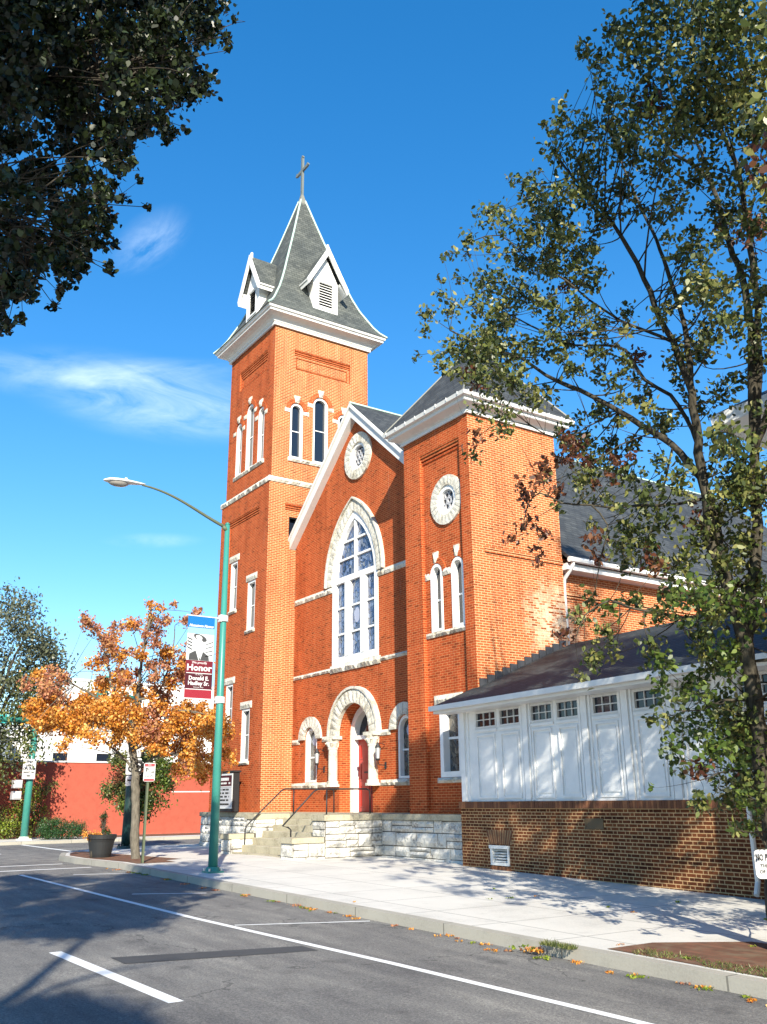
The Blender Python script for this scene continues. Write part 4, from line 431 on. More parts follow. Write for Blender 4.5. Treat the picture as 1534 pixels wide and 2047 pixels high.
MAIN_LIMBS=[[(-6.756,9.746,-1.639,0.170),(-6.703,9.783,-0.582,0.162),(-6.705,9.781,0.233,0.153),(-6.707,9.779,1.087,0.145),(-6.715,9.774,1.741,0.137),(-6.770,9.736,2.237,0.128),(-6.829,9.696,2.621,0.120)],[(-6.829,9.696,2.621,0.100),(-6.906,9.703,3.422,0.093),(-7.030,9.677,3.941,0.087),(-7.157,9.651,4.198,0.080),(-7.310,9.606,4.501,0.073),(-7.548,9.502,4.735,0.067),(-7.911,9.311,5.135,0.060),(-8.243,9.142,5.465,0.053),(-8.535,9.001,5.694,0.047),(-8.840,8.850,5.964,0.040),(-9.170,8.683,6.337,0.033),(-9.710,8.370,6.697,0.027),(-10.140,8.133,7.084,0.020)],[(-6.829,9.696,2.621,0.110),(-6.911,9.595,3.018,0.104),(-6.883,9.571,3.621,0.097),(-6.865,9.540,4.083,0.091),(-6.840,9.514,4.393,0.084),(-6.833,9.475,5.036,0.078),(-6.860,9.413,5.297,0.071),(-6.917,9.330,5.775,0.065),(-7.009,9.223,6.190,0.059),(-7.094,9.121,6.736,0.052),(-7.214,8.995,7.245,0.046),(-7.338,8.865,7.680,0.039),(-7.477,8.725,8.055,0.033),(-7.690,8.534,8.541,0.026),(-7.856,8.376,8.963,0.020)],[(-6.937,9.620,5.113,0.070),(-6.975,9.699,5.785,0.062),(-7.025,9.768,6.194,0.054),(-7.166,9.774,7.001,0.046),(-7.322,9.771,7.736,0.039),(-7.540,9.724,8.535,0.031),(-7.727,9.699,9.272,0.023),(-7.914,9.674,10.137,0.015)],[(-6.715,9.774,1.741,0.110),(-6.549,9.986,2.919,0.101),(-6.479,10.132,4.258,0.092),(-6.403,10.282,5.713,0.083),(-6.429,10.362,6.814,0.074),(-6.565,10.364,7.451,0.065),(-6.657,10.398,8.099,0.056),(-6.762,10.423,8.656,0.047),(-7.010,10.348,9.113,0.038),(-7.302,10.243,9.602,0.029),(-7.463,10.230,10.748,0.020)],[(-6.554,10.250,4.307,0.080),(-6.301,10.289,5.670,0.073),(-6.174,10.240,6.943,0.065),(-6.115,10.144,7.672,0.058),(-6.077,10.034,8.359,0.050),(-6.136,9.856,8.903,0.043),(-6.123,9.728,9.429,0.035),(-6.073,9.626,10.443,0.028),(-6.028,9.520,11.441,0.020)],[(-6.925,9.629,3.643,0.035),(-7.184,9.343,3.571,0.032),(-7.457,9.048,3.595,0.028),(-7.638,8.816,3.578,0.025),(-7.868,8.550,3.623,0.022),(-8.127,8.265,3.679,0.018),(-8.281,8.051,3.823,0.015),(-8.360,7.890,3.645,0.011),(-8.364,7.781,3.290,0.008)],[(-7.834,8.513,3.607,0.020),(-7.641,8.565,3.297,0.015),(-7.702,8.442,2.836,0.011),(-7.732,8.341,2.447,0.006)],[(-6.897,9.648,2.458,0.035),(-7.036,9.390,2.092,0.031),(-7.333,9.022,2.167,0.026),(-7.535,8.720,2.233,0.022),(-7.636,8.488,2.320,0.017),(-7.805,8.209,2.134,0.013),(-7.828,8.030,1.815,0.008)],[(-6.927,9.627,4.120,0.050),(-6.992,9.623,4.603,0.046),(-7.202,9.518,5.162,0.042),(-7.470,9.373,5.455,0.037),(-7.676,9.271,5.973,0.033),(-7.916,9.146,6.121,0.029),(-8.282,8.932,6.223,0.025),(-8.708,8.679,6.586,0.020),(-9.212,8.370,7.066,0.016),(-9.680,8.087,7.466,0.012)],[(-6.947,9.370,5.799,0.035),(-7.182,9.121,6.013,0.031),(-7.393,8.888,6.194,0.028),(-7.653,8.621,6.545,0.024),(-7.865,8.388,6.891,0.021),(-8.199,8.070,7.280,0.017),(-8.482,7.786,7.748,0.014),(-8.733,7.526,7.712,0.010)],[(-6.707,9.779,1.087,0.030),(-6.894,9.488,1.090,0.023),(-7.054,9.215,0.975,0.015),(-7.202,8.951,0.976,0.008)],[(-6.705,9.781,0.233,0.020),(-6.840,9.535,0.291,0.017),(-6.948,9.309,0.264,0.013),(-7.058,9.081,0.183,0.009),(-7.099,8.901,0.266,0.006)],[(-6.721,9.770,-0.635,0.020),(-6.795,9.658,-0.367,0.014),(-6.805,9.590,-0.095,0.008)],[(-7.911,9.311,5.135,0.020),(-8.214,9.029,4.975,0.017),(-8.526,8.739,4.794,0.014),(-8.819,8.464,5.063,0.012),(-9.128,8.177,5.147,0.009),(-9.330,7.964,4.978,0.006)],[(-7.579,9.541,4.754,0.020),(-7.831,9.164,4.575,0.015),(-8.065,8.799,4.287,0.011),(-8.344,8.403,4.081,0.006)],[(-7.310,9.606,4.501,0.025),(-7.352,9.415,3.974,0.019),(-7.414,9.209,3.408,0.014),(-7.456,9.018,3.056,0.008)],[(-6.440,9.964,3.539,0.090),(-6.028,10.452,4.312,0.067),(-5.495,11.024,5.509,0.043),(-4.963,11.595,7.301,0.020)],[(-6.392,9.998,4.201,0.080),(-5.821,10.190,5.418,0.060),(-5.221,10.403,7.378,0.040),(-4.788,10.500,9.505,0.020)],[(-6.715,9.774,1.741,0.060),(-6.263,9.966,2.538,0.045),(-5.611,10.295,3.054,0.030),(-4.774,10.753,3.515,0.015)],[(-6.668,10.415,8.112,0.040),(-6.834,10.391,9.247,0.033),(-7.133,10.275,10.520,0.026),(-7.266,10.274,11.809,0.019),(-7.246,10.380,13.534,0.012)]]
SHADE_BLOBS=[(-5.71,1.33,4.87,0.17),(-6.40,0.86,4.55,0.05),(-5.98,1.33,4.02,0.11),(-6.51,0.90,5.73,0.15),(-6.39,2.03,5.53,0.08),(-5.46,0.64,4.34,0.07),(-5.33,0.77,3.71,0.08),(-6.76,2.48,6.92,0.11),(-5.75,1.38,6.14,0.15),(-5.71,1.29,4.03,0.09),(-7.30,0.93,5.17,0.07),(-6.21,1.11,4.36,0.08),(-6.80,2.18,7.29,0.23),(-6.14,1.68,5.09,0.14),(-6.53,1.28,5.24,0.10),(-5.60,0.85,3.40,0.10),(-6.50,1.42,4.48,0.13),(-7.08,0.63,6.74,0.15),(-6.22,1.82,6.65,0.19),(-6.76,1.12,4.35,0.13),(-6.56,1.50,6.63,0.17),(-5.42,0.88,3.72,0.10),(-6.81,0.98,6.90,0.16),(-6.37,1.67,5.47,0.14),(-5.81,1.53,4.55,0.13),(-5.38,0.73,3.59,0.06),(-7.02,1.04,4.53,0.10),(-6.21,1.16,3.72,0.10),(-6.68,1.34,6.77,0.18),(-7.06,0.95,6.89,0.17),(-6.66,1.42,4.19,0.14),(-7.15,0.93,5.83,0.20),(-6.09,0.89,5.45,0.09),(-6.82,1.52,4.45,0.10),(-6.13,1.33,4.32,0.07),(-7.07,1.70,6.78,0.24),(-6.93,1.87,6.65,0.13),(-5.52,0.69,4.58,0.14),(-5.53,1.14,5.16,0.13),(-5.68,1.23,5.41,0.11),(-7.21,1.14,5.24,0.13),(-6.13,1.22,4.88,0.12),(-6.53,1.10,4.78,0.05),(-5.85,1.25,3.53,0.05),(-6.17,1.91,5.82,0.09),(-6.08,0.82,3.26,0.06),(-5.96,1.17,5.32,0.12),(-6.31,2.03,6.03,0.15),(-6.33,1.87,6.12,0.19),(-7.03,1.47,5.06,0.15),(-6.53,1.86,6.83,0.12),(-7.08,1.54,5.63,0.16),(-6.98,1.17,6.69,0.10),(-7.18,1.68,4.58,0.15),(-6.68,0.69,5.99,0.16),(-5.61,0.96,3.76,0.09),(-6.79,2.55,7.21,0.25),(-7.15,1.49,6.37,0.12),(-7.09,1.12,3.72,0.07),(-6.40,1.15,6.62,0.10),(-6.73,0.94,6.78,0.11),(-5.70,1.03,5.19,0.15),(-6.96,0.99,6.90,0.22),(-6.46,0.84,4.53,0.13),(-5.87,0.85,3.03,0.08),(-5.39,1.09,3.33,0.09),(-6.99,1.10,3.93,0.11),(-7.26,1.14,6.37,0.10),(-5.44,1.11,5.68,0.12),(-6.91,0.89,6.87,0.09),(-6.12,0.89,4.32,0.10),(-5.58,1.00,3.17,0.09),(-5.88,0.95,4.50,0.09),(-6.77,1.38,4.58,0.10),(-6.90,1.95,5.05,0.06),(-5.33,1.25,3.40,0.05),(-6.43,1.59,4.77,0.06),(-5.32,1.34,5.74,0.16),(-6.72,1.04,3.51,0.11),(-5.88,1.47,4.84,0.12),(-6.97,1.56,4.45,0.15),(-7.09,2.15,6.52,0.23),(-6.33,0.78,4.93,0.13),(-7.22,1.54,7.48,0.23),(-5.89,1.10,4.55,0.05),(-5.34,1.65,5.44,0.18),(-6.49,0.97,4.00,0.07),(-5.29,1.32,4.08,0.10),(-5.57,1.72,5.59,0.15),(-6.12,0.89,4.55,0.12),(-6.45,1.41,4.85,0.06),(-5.56,1.20,3.43,0.11),(-5.42,0.59,5.15,0.12),(-6.98,1.37,6.43,0.22),(-5.90,1.08,4.24,0.05),(-7.02,2.35,6.78,0.22),(-7.10,0.91,6.22,0.22),(-5.93,1.74,5.92,0.20),(-6.21,0.96,3.98,0.10),(-6.26,1.50,5.21,0.11),(-6.58,0.98,4.99,0.09),(-6.47,1.08,6.07,0.09),(-6.41,0.97,6.26,0.14),(-6.51,1.14,3.93,0.10),(-7.13,1.32,4.02,0.06),(-6.30,1.03,4.50,0.08),(-6.12,1.19,3.92,0.05),(-6.65,1.58,4.49,0.06),(-5.73,1.19,3.74,0.08),(-5.83,1.35,4.66,0.09),(-7.15,1.70,5.91,0.09),(-6.32,1.03,3.74,0.07),(-6.22,2.13,6.62,0.15),(-5.31,0.93,3.64,0.08),(-6.10,1.08,5.80,0.09),(-6.47,0.87,4.06,0.05),(-5.33,0.91,3.41,0.04),(-6.56,0.72,5.58,0.12),(-6.56,0.95,6.29,0.14),(-5.38,1.11,5.43,0.11),(-6.58,0.75,4.89,0.07),(-6.08,1.98,5.26,0.10),(-6.70,0.65,5.93,0.14),(-5.96,1.20,4.94,0.12),(-6.72,0.87,5.70,0.13),(-6.70,1.45,5.18,0.11),(-5.28,1.31,5.13,0.16),(-5.28,1.85,4.91,0.08),(-6.44,2.42,6.77,0.11),(-7.10,1.85,4.67,0.12),(-5.78,1.00,5.66,0.18),(-6.05,2.03,6.00,0.12),(-6.43,1.29,4.43,0.05),(-5.96,0.73,5.43,0.14),(-6.04,0.82,3.50,0.10),(-5.86,1.32,3.52,0.11),(-6.01,1.06,4.51,0.11),(-6.51,0.82,4.67,0.11),(-5.90,0.88,3.79,0.05),(-6.05,0.90,3.11,0.10),(-6.85,0.90,4.69,0.11),(-5.41,0.46,5.16,0.12),(-6.29,1.98,6.96,0.17),(-6.73,1.19,6.67,0.09),(-5.93,0.78,3.40,0.10),(-5.67,1.39,4.20,0.09),(-6.85,1.32,5.77,0.20),(-5.68,1.56,4.68,0.09),(-5.67,0.86,3.39,0.07),(-6.06,1.65,5.75,0.20),(-6.55,1.97,5.56,0.15),(-5.38,1.71,4.69,0.10),(-5.93,1.01,3.34,0.11),(-5.98,0.82,5.15,0.07),(-6.94,1.15,4.20,0.10),(-6.06,1.72,5.93,0.18),(-7.02,0.90,5.78,0.09),(-5.64,0.87,3.09,0.06),(-5.91,1.30,3.61,0.11),(-6.49,1.69,4.80,0.08),(-6.94,1.84,6.18,0.13),(-6.21,0.82,4.72,0.09),(-5.67,1.42,4.59,0.10),(-5.48,1.25,3.90,0.09),(-6.35,0.96,3.63,0.08),(-5.71,0.69,4.20,0.06),(-6.81,1.65,7.25,0.11),(-6.94,1.24,7.04,0.24),(-5.60,1.35,3.92,0.08),(-5.82,1.13,5.17,0.14),(-6.94,0.79,5.91,0.14),(-6.58,0.95,5.21,0.11),(-6.80,1.70,7.25,0.16),(-5.95,1.16,3.59,0.11),(-5.51,1.22,4.07,0.10),(-5.91,0.68,5.62,0.11),(-6.88,0.99,3.89,0.08),(-5.77,1.37,4.70,0.05),(-5.90,1.53,6.28,0.12),(-6.03,1.59,4.07,0.05),(-6.11,1.09,4.42,0.09),(-5.96,1.99,6.06,0.19),(-7.11,1.21,4.00,0.06),(-5.62,0.77,5.32,0.13),(-5.27,1.14,3.63,0.05),(-7.08,1.68,4.49,0.09),(-7.01,1.28,5.06,0.08),(-7.29,0.87,7.09,0.22),(-6.04,1.81,5.09,0.09),(-7.15,1.33,4.48,0.14),(-7.08,1.49,5.52,0.15),(-5.66,1.46,5.67,0.13),(-6.70,1.56,5.98,0.16),(-6.79,2.23,5.72,0.10),(-6.54,1.56,4.46,0.06),(-6.32,1.02,4.38,0.05),(-5.90,0.69,4.65,0.09),(-5.93,1.26,3.72,0.09),(-5.58,2.09,5.89,0.15),(-5.30,1.78,4.95,0.13),(-6.49,0.82,4.11,0.10),(-5.85,1.01,3.34,0.11),(-6.72,2.32,6.33,0.23),(-5.32,1.32,5.51,0.15),(-7.14,0.70,6.18,0.10),(-6.63,1.34,5.59,0.16),(-7.08,1.41,6.50,0.20),(-6.92,2.19,6.59,0.10),(-6.93,2.12,6.82,0.24),(-6.48,0.74,4.76,0.07),(-5.25,1.37,4.73,0.16),(-6.80,0.87,4.00,0.09),(-5.65,0.83,3.19,0.08),(-5.81,1.50,4.21,0.09),(-6.52,1.64,5.33,0.07),(-6.22,1.84,6.28,0.21),(-6.13,0.87,3.27,0.11),(-7.14,1.26,4.18,0.09),(-6.51,1.03,6.18,0.17),(-5.86,1.74,5.10,0.12),(-5.79,0.96,4.40,0.07),(-6.98,1.27,4.04,0.13),(-6.23,1.05,3.92,0.13),(-6.79,1.47,5.99,0.20),(-5.86,1.86,6.54,0.18),(-5.67,1.06,5.54,0.15),(-6.28,1.56,4.53,0.09),(-6.83,1.68,4.55,0.14),(-5.59,1.25,3.77,0.08),(-6.86,1.11,6.74,0.18),(-7.04,1.70,5.61,0.14),(-6.70,2.44,6.41,0.22),(-6.87,1.48,6.18,0.11),(-5.30,0.92,4.79,0.09),(-6.40,2.01,6.80,0.14),(-6.98,1.29,3.91,0.05),(-5.31,1.46,4.59,0.13),(-5.87,0.68,5.58,0.12),(-5.84,0.84,5.81,0.18),(-6.24,1.74,5.01,0.10),(-6.05,1.57,4.17,0.11),(-6.08,2.04,6.87,0.14),(-6.86,0.88,4.51,0.07),(-5.24,1.27,3.51,0.07),(-5.33,1.37,3.86,0.07),(-5.50,1.22,5.83,0.14),(-5.45,1.57,4.89,0.17),(-5.38,1.23,4.04,0.11),(-7.26,0.89,5.43,0.08),(-6.95,1.35,4.77,0.10),(-5.48,0.82,3.87,0.05),(-6.24,1.33,3.60,0.08),(-5.88,1.20,3.83,0.05),(-5.91,0.98,3.38,0.11),(-5.85,1.98,5.53,0.13),(-6.51,1.51,5.98,0.12),(-6.41,1.37,4.42,0.05),(-5.98,1.18,5.22,0.19),(-5.64,1.16,3.73,0.08),(-5.85,1.62,4.52,0.06),(-5.58,0.65,4.53,0.17),(-6.24,2.10,5.95,0.13),(-6.74,0.86,5.87,0.11),(-5.92,1.87,5.74,0.16),(-5.34,1.69,4.80,0.11),(-5.66,0.86,4.97,0.07),(-5.88,2.08,5.62,0.08),(-6.40,1.68,4.63,0.10),(-6.84,1.13,6.93,0.24),(-5.96,1.60,6.51,0.11),(-6.85,1.32,5.78,0.09),(-6.54,0.96,3.43,0.09),(-6.17,0.84,4.63,0.13),(-5.90,1.87,5.53,0.11),(-6.28,1.02,3.40,0.10),(-6.59,1.74,4.61,0.10),(-6.07,1.40,6.34,0.13),(-6.58,1.70,5.30,0.09),(-6.07,1.97,6.19,0.12),(-5.78,0.92,5.12,0.16),(-6.37,0.93,3.27,0.12),(-6.54,2.00,6.64,0.18),(-5.35,1.48,4.20,0.10),(-6.04,1.64,5.20,0.09),(-6.17,0.79,5.08,0.18),(-7.06,0.91,4.81,0.14),(-7.01,2.10,5.97,0.13),(-6.06,0.78,4.69,0.07),(-7.13,0.71,6.48,0.16),(-6.91,0.76,5.74,0.09),(-5.78,1.21,3.53,0.09),(-6.02,2.36,6.36,0.11),(-5.58,0.59,5.55,0.10),(-6.75,2.19,7.17,0.10),(-6.63,0.87,4.34,0.11),(-6.96,1.78,7.57,0.14),(-6.81,1.48,5.71,0.15),(-6.63,0.94,3.59,0.11),(-6.74,1.12,5.29,0.09),(-6.29,1.88,6.16,0.17),(-5.50,0.88,2.95,0.05),(-6.47,0.92,4.82,0.08),(-5.22,1.47,4.78,0.12),(-5.53,1.22,3.59,0.06),(-6.80,1.30,4.85,0.15),(-5.40,0.74,4.59,0.12),(-5.51,0.65,4.65,0.16),(-5.51,0.79,4.62,0.10),(-7.07,0.87,5.61,0.13),(-5.54,1.70,5.74,0.14),(-5.35,0.79,4.33,0.15),(-6.95,1.18,7.09,0.23),(-5.57,0.68,3.84,0.06),(-6.82,2.12,7.17,0.10),(-6.58,1.38,4.13,0.13),(-6.91,1.42,5.41,0.06),(-7.17,1.22,3.96,0.05),(-6.35,1.65,5.12,0.06),(-6.83,1.40,5.29,0.10),(-5.39,0.72,4.93,0.18),(-6.74,1.62,4.85,0.06),(-6.31,0.99,3.88,0.10),(-6.63,1.63,4.66,0.05),(-5.53,0.75,5.51,0.09),(-6.81,0.88,4.74,0.07),(-7.19,0.80,6.42,0.20),(-5.36,1.31,3.47,0.06),(-5.97,0.72,5.42,0.17),(-6.42,0.95,3.61,0.13),(-6.83,1.83,5.50,0.14),(-5.57,2.34,6.07,0.04),(-5.47,2.22,5.79,0.05),(-5.60,2.30,5.79,0.04),(-6.34,2.24,5.54,0.05),(-6.62,2.27,5.71,0.05),(-5.96,1.79,4.57,0.04),(-5.89,1.86,4.31,0.04),(-5.99,1.63,3.78,0.05),(-5.89,1.62,3.66,0.03),(-6.08,1.29,3.38,0.05),(-5.45,0.98,2.87,0.05),(-6.28,1.03,3.22,0.05),(-7.25,0.96,7.19,0.16),(-6.11,1.01,5.06,0.19),(-6.70,1.61,6.36,0.11),(-5.63,0.77,5.37,0.12),(-6.53,2.00,6.76,0.15),(-6.83,0.79,5.77,0.16),(-6.51,1.88,6.89,0.15),(-6.27,1.37,5.77,0.10),(-6.15,1.72,6.01,0.13),(-6.54,1.24,5.53,0.10),(-6.92,2.18,6.63,0.16),(-5.63,0.63,5.24,0.18),(-5.33,1.97,5.98,0.16),(-6.58,2.47,7.38,0.23),(-7.02,1.78,7.34,0.15),(-6.24,1.56,6.55,0.13),(-6.03,1.96,6.48,0.19),(-6.53,2.38,6.15,0.10),(-5.66,0.97,5.40,0.13),(-5.87,0.61,5.20,0.10),(-5.55,1.92,5.48,0.12),(-6.37,1.63,6.62,0.21),(-5.87,1.31,5.68,0.14),(-5.76,0.91,5.57,0.18),(-6.51,2.11,6.48,0.10),(-7.08,1.88,6.37,0.10),(-5.86,1.10,4.94,0.17),(-6.68,1.11,6.83,0.14),(-6.10,1.06,6.07,0.15),(-6.87,1.88,6.36,0.19),(-6.35,1.73,6.78,0.14),(-5.78,1.24,5.30,0.08),(-5.66,1.42,5.35,0.14),(-5.21,1.81,5.01,0.08),(-6.08,2.14,6.55,0.13),(-6.00,1.34,5.25,0.12),(-5.65,0.84,5.38,0.08),(-6.00,1.05,5.77,0.18),(-5.81,1.82,6.37,0.15),(-6.69,2.07,7.37,0.13),(-5.51,1.39,5.52,0.17),(-7.18,1.71,6.34,0.17),(-6.15,1.64,6.66,0.16),(-6.45,1.23,6.16,0.13),(-6.10,1.86,6.32,0.14)]
ROAD_SHADE_BLOBS=[(-2.04,-3.54,8.18,0.35),(1.07,-4.59,8.12,0.40),(3.12,-5.49,8.44,0.37),(0.73,-3.55,8.29,0.42),(10.84,-6.69,8.96,0.33),(-2.14,-3.43,7.49,0.42),(-3.01,-3.81,8.58,0.30),(10.67,-6.97,9.27,0.22),(11.54,-7.61,9.28,0.38),(4.83,-4.84,9.20,0.25),(-4.86,-0.42,6.08,0.41),(4.68,-5.13,8.87,0.28),(-7.28,-1.99,7.24,0.30),(5.88,-4.42,6.02,0.23),(9.35,-5.97,7.98,0.23),(-1.25,-2.35,7.09,0.36),(-1.91,-4.83,9.85,0.30),(9.66,-5.96,7.95,0.41),(12.41,-7.56,9.93,0.35),(8.02,-5.62,7.33,0.31),(6.08,-5.08,6.53,0.23),(6.21,-4.90,6.45,0.39),(-1.68,-2.80,6.91,0.37),(6.04,-4.43,6.43,0.27),(-1.20,-4.67,8.90,0.32),(1.38,-2.97,8.44,0.26),(0.36,-2.53,6.76,0.30),(8.62,-6.42,8.29,0.25),(4.63,-4.17,9.53,0.37),(0.36,-3.63,6.62,0.37),(6.54,-5.12,6.98,0.37),(4.36,-5.08,9.01,0.31),(4.73,-4.95,9.44,0.37),(-0.44,-2.85,6.76,0.24),(7.73,-4.99,6.96,0.33),(5.93,-4.17,6.03,0.38),(-0.74,-2.55,6.24,0.24),(6.21,-5.31,6.63,0.27),(9.91,-6.43,8.61,0.26),(6.32,-5.21,6.99,0.32),(-0.08,-4.02,7.07,0.36),(-5.73,-0.61,6.71,0.36),(-4.58,-3.57,8.79,0.42),(9.67,-6.78,8.36,0.38),(10.39,-6.68,8.63,0.26),(-4.78,-1.78,6.62,0.31),(-0.25,-3.15,6.91,0.27),(5.94,-4.84,9.69,0.31),(5.74,-5.57,9.53,0.26),(3.77,-4.36,8.88,0.29),(0.44,-2.55,7.96,0.39),(7.96,-5.59,7.73,0.28),(10.98,-6.67,9.16,0.30),(-1.00,-3.96,7.51,0.32),(1.55,-2.85,8.47,0.29),(11.46,-7.73,9.71,0.25),(-0.35,-1.83,6.71,0.29),(11.56,-8.07,9.99,0.38),(-2.89,-4.09,8.70,0.39),(-2.96,-2.64,8.88,0.34),(11.30,-7.10,9.05,0.28),(9.99,-6.98,8.95,0.23),(5.95,-4.87,6.68,0.31),(3.75,-4.07,8.38,0.37),(9.17,-6.79,8.48,0.40),(9.96,-6.99,8.45,0.23),(4.41,-5.62,9.47,0.24),(10.36,-6.57,8.50,0.25),(4.80,-4.09,9.68,0.36),(11.33,-7.68,9.35,0.24),(-4.65,-3.81,8.69,0.27),(12.20,-7.51,9.48,0.28),(-4.07,-2.46,8.52,0.29),(6.29,-5.05,6.66,0.29),(8.70,-6.22,8.08,0.23),(11.09,-7.57,9.04,0.24),(5.32,-4.61,6.46,0.38),(6.18,-5.08,9.80,0.23),(-5.95,-2.51,7.53,0.25),(-5.48,-2.19,6.75,0.40),(-3.78,-2.88,6.76,0.42),(-7.41,-1.28,6.13,0.26),(-1.96,-4.31,8.19,0.39),(-0.87,-2.49,7.36,0.25),(9.11,-6.67,8.32,0.40),(3.65,-3.79,8.78,0.42),(6.31,-5.24,7.06,0.34),(11.81,-7.48,9.66,0.31),(0.16,-3.63,7.72,0.27),(-0.56,-3.28,7.96,0.36),(3.61,-4.28,8.34,0.28),(7.57,-5.59,7.03,0.41),(1.70,-3.93,8.17,0.35),(2.12,-3.27,8.92,0.40),(11.44,-7.97,9.90,0.29),(9.51,-6.48,8.69,0.24),(2.00,-3.51,8.38,0.24),(12.09,-7.55,9.65,0.28),(-3.87,-2.43,6.95,0.34),(-0.25,-2.46,6.01,0.33),(-0.68,-2.76,7.25,0.27),(2.50,-5.39,8.70,0.28),(-1.25,-3.48,7.05,0.39),(-1.11,-4.27,9.14,0.27),(2.27,-3.04,7.85,0.37),(-2.22,-4.35,8.38,0.27),(10.12,-7.05,8.96,0.24),(4.58,-5.98,8.95,0.24),(0.32,-3.21,7.09,0.26),(7.31,-5.56,7.46,0.38),(-2.53,-4.88,9.98,0.28),(-2.21,-3.22,7.92,0.40),(-3.20,-1.65,6.61,0.36),(-1.46,-4.53,9.88,0.24),(11.23,-7.60,9.24,0.36),(1.26,-3.53,7.11,0.37),(-1.95,-2.45,8.25,0.38),(-2.88,-3.82,7.88,0.26),(1.07,-3.65,7.55,0.36),(-4.89,-3.59,8.79,0.36),(9.48,-6.50,8.38,0.35),(4.72,-4.14,9.02,0.33),(6.87,-5.14,6.99,0.37),(-1.05,-2.01,6.91,0.41),(11.98,-7.86,9.56,0.34),(9.56,-6.29,8.05,0.41),(-1.55,-2.39,7.83,0.40),(-3.22,-2.44,6.19,0.30),(-1.11,-2.48,7.89,0.39),(6.31,-4.71,6.22,0.33),(9.32,-6.58,8.52,0.41),(11.05,-7.47,9.50,0.33),(2.44,-3.84,7.38,0.35),(-1.24,-3.82,8.29,0.36),(0.81,-3.52,6.49,0.27),(10.26,-6.86,8.98,0.31),(1.70,-3.91,7.30,0.33),(5.80,-4.76,6.53,0.38),(-8.86,-1.60,6.30,0.41),(-2.81,-4.78,9.84,0.23),(6.80,-4.63,6.40,0.32),(-0.25,-2.27,6.03,0.38),(-6.91,-1.51,6.03,0.27),(5.75,-4.46,6.12,0.28),(-4.41,-2.48,7.71,0.38),(-2.05,-3.95,9.63,0.42),(12.24,-7.86,9.72,0.36),(4.20,-6.39,9.77,0.33),(-5.55,-2.96,7.58,0.31),(0.18,-3.99,7.98,0.26),(0.59,-3.27,6.69,0.34),(6.57,-5.34,7.02,0.30),(-2.13,-1.66,6.84,0.37),(-0.81,-3.71,7.27,0.24),(-1.18,-3.65,7.02,0.33),(-2.58,-1.80,6.55,0.33),(-2.89,-3.06,7.62,0.35),(13.16,-7.66,9.99,0.27),(7.94,-6.17,7.66,0.29),(-7.82,-1.54,6.54,0.34),(-1.20,-2.38,7.68,0.29),(2.51,-4.14,9.27,0.30),(9.91,-6.55,8.55,0.29),(9.81,-6.71,8.32,0.32),(-5.56,-2.12,6.57,0.35),(-1.84,-3.00,7.35,0.32),(6.99,-4.94,6.71,0.29),(0.87,-3.32,8.39,0.32),(-2.36,-2.81,6.17,0.30),(8.07,-5.73,7.39,0.42),(3.62,-3.80,8.56,0.40),(-6.14,-2.00,6.37,0.29),(-2.92,-1.44,7.60,0.37),(0.93,-3.53,8.16,0.40),(6.91,-5.55,7.37,0.33),(2.25,-4.52,8.01,0.27),(-1.38,-4.82,9.53,0.25),(-4.60,-2.92,8.28,0.40),(9.72,-6.19,8.33,0.25),(3.64,-5.39,8.60,0.36),(1.78,-4.81,8.50,0.37),(-2.36,-3.58,6.98,0.29),(9.72,-6.92,8.48,0.31),(-3.42,-0.87,6.58,0.36),(1.89,-3.44,8.63,0.24),(10.21,-7.10,9.25,0.29),(9.80,-6.78,8.80,0.30),(-0.68,-4.55,8.29,0.39),(-5.13,-0.43,6.07,0.40),(7.67,-5.63,7.11,0.39),(8.51,-6.00,7.52,0.31),(2.67,-3.96,8.74,0.25),(1.06,-4.07,7.19,0.39),(0.54,-3.12,6.30,0.32),(8.16,-5.29,7.24,0.34),(10.01,-6.86,8.48,0.29),(-4.72,-2.56,6.09,0.30),(1.18,-3.65,7.34,0.22),(-1.77,-4.05,8.92,0.39),(12.33,-8.03,9.90,0.30),(-0.32,-3.11,6.73,0.23),(12.64,-7.77,9.95,0.27),(0.01,-3.55,8.19,0.26),(10.27,-6.72,8.73,0.25),(7.16,-5.21,7.20,0.32),(7.15,-5.53,7.06,0.39),(-0.29,-2.11,6.64,0.32),(6.73,-5.46,7.09,0.32),(10.58,-6.74,8.81,0.39),(-3.59,-2.38,8.29,0.40),(0.64,-3.81,6.68,0.41),(-9.39,-1.02,6.09,0.32),(-1.61,-4.03,8.30,0.41),(9.55,-6.78,8.41,0.37),(2.20,-3.15,7.81,0.35),(-1.35,-2.76,6.33,0.32),(12.11,-7.28,9.49,0.32),(-0.04,-3.86,7.44,0.32),(-4.17,-2.34,8.36,0.30),(2.01,-3.86,7.58,0.31),(9.27,-6.31,8.50,0.26),(-1.63,-4.88,9.59,0.35),(8.04,-5.55,7.70,0.34),(11.57,-7.56,9.54,0.27),(1.65,-3.89,8.69,0.32),(-2.68,-3.17,7.33,0.36),(6.28,-4.47,6.10,0.31),(-3.44,-2.69,8.05,0.38),(2.65,-3.46,7.88,0.28),(11.14,-7.48,9.46,0.39)]
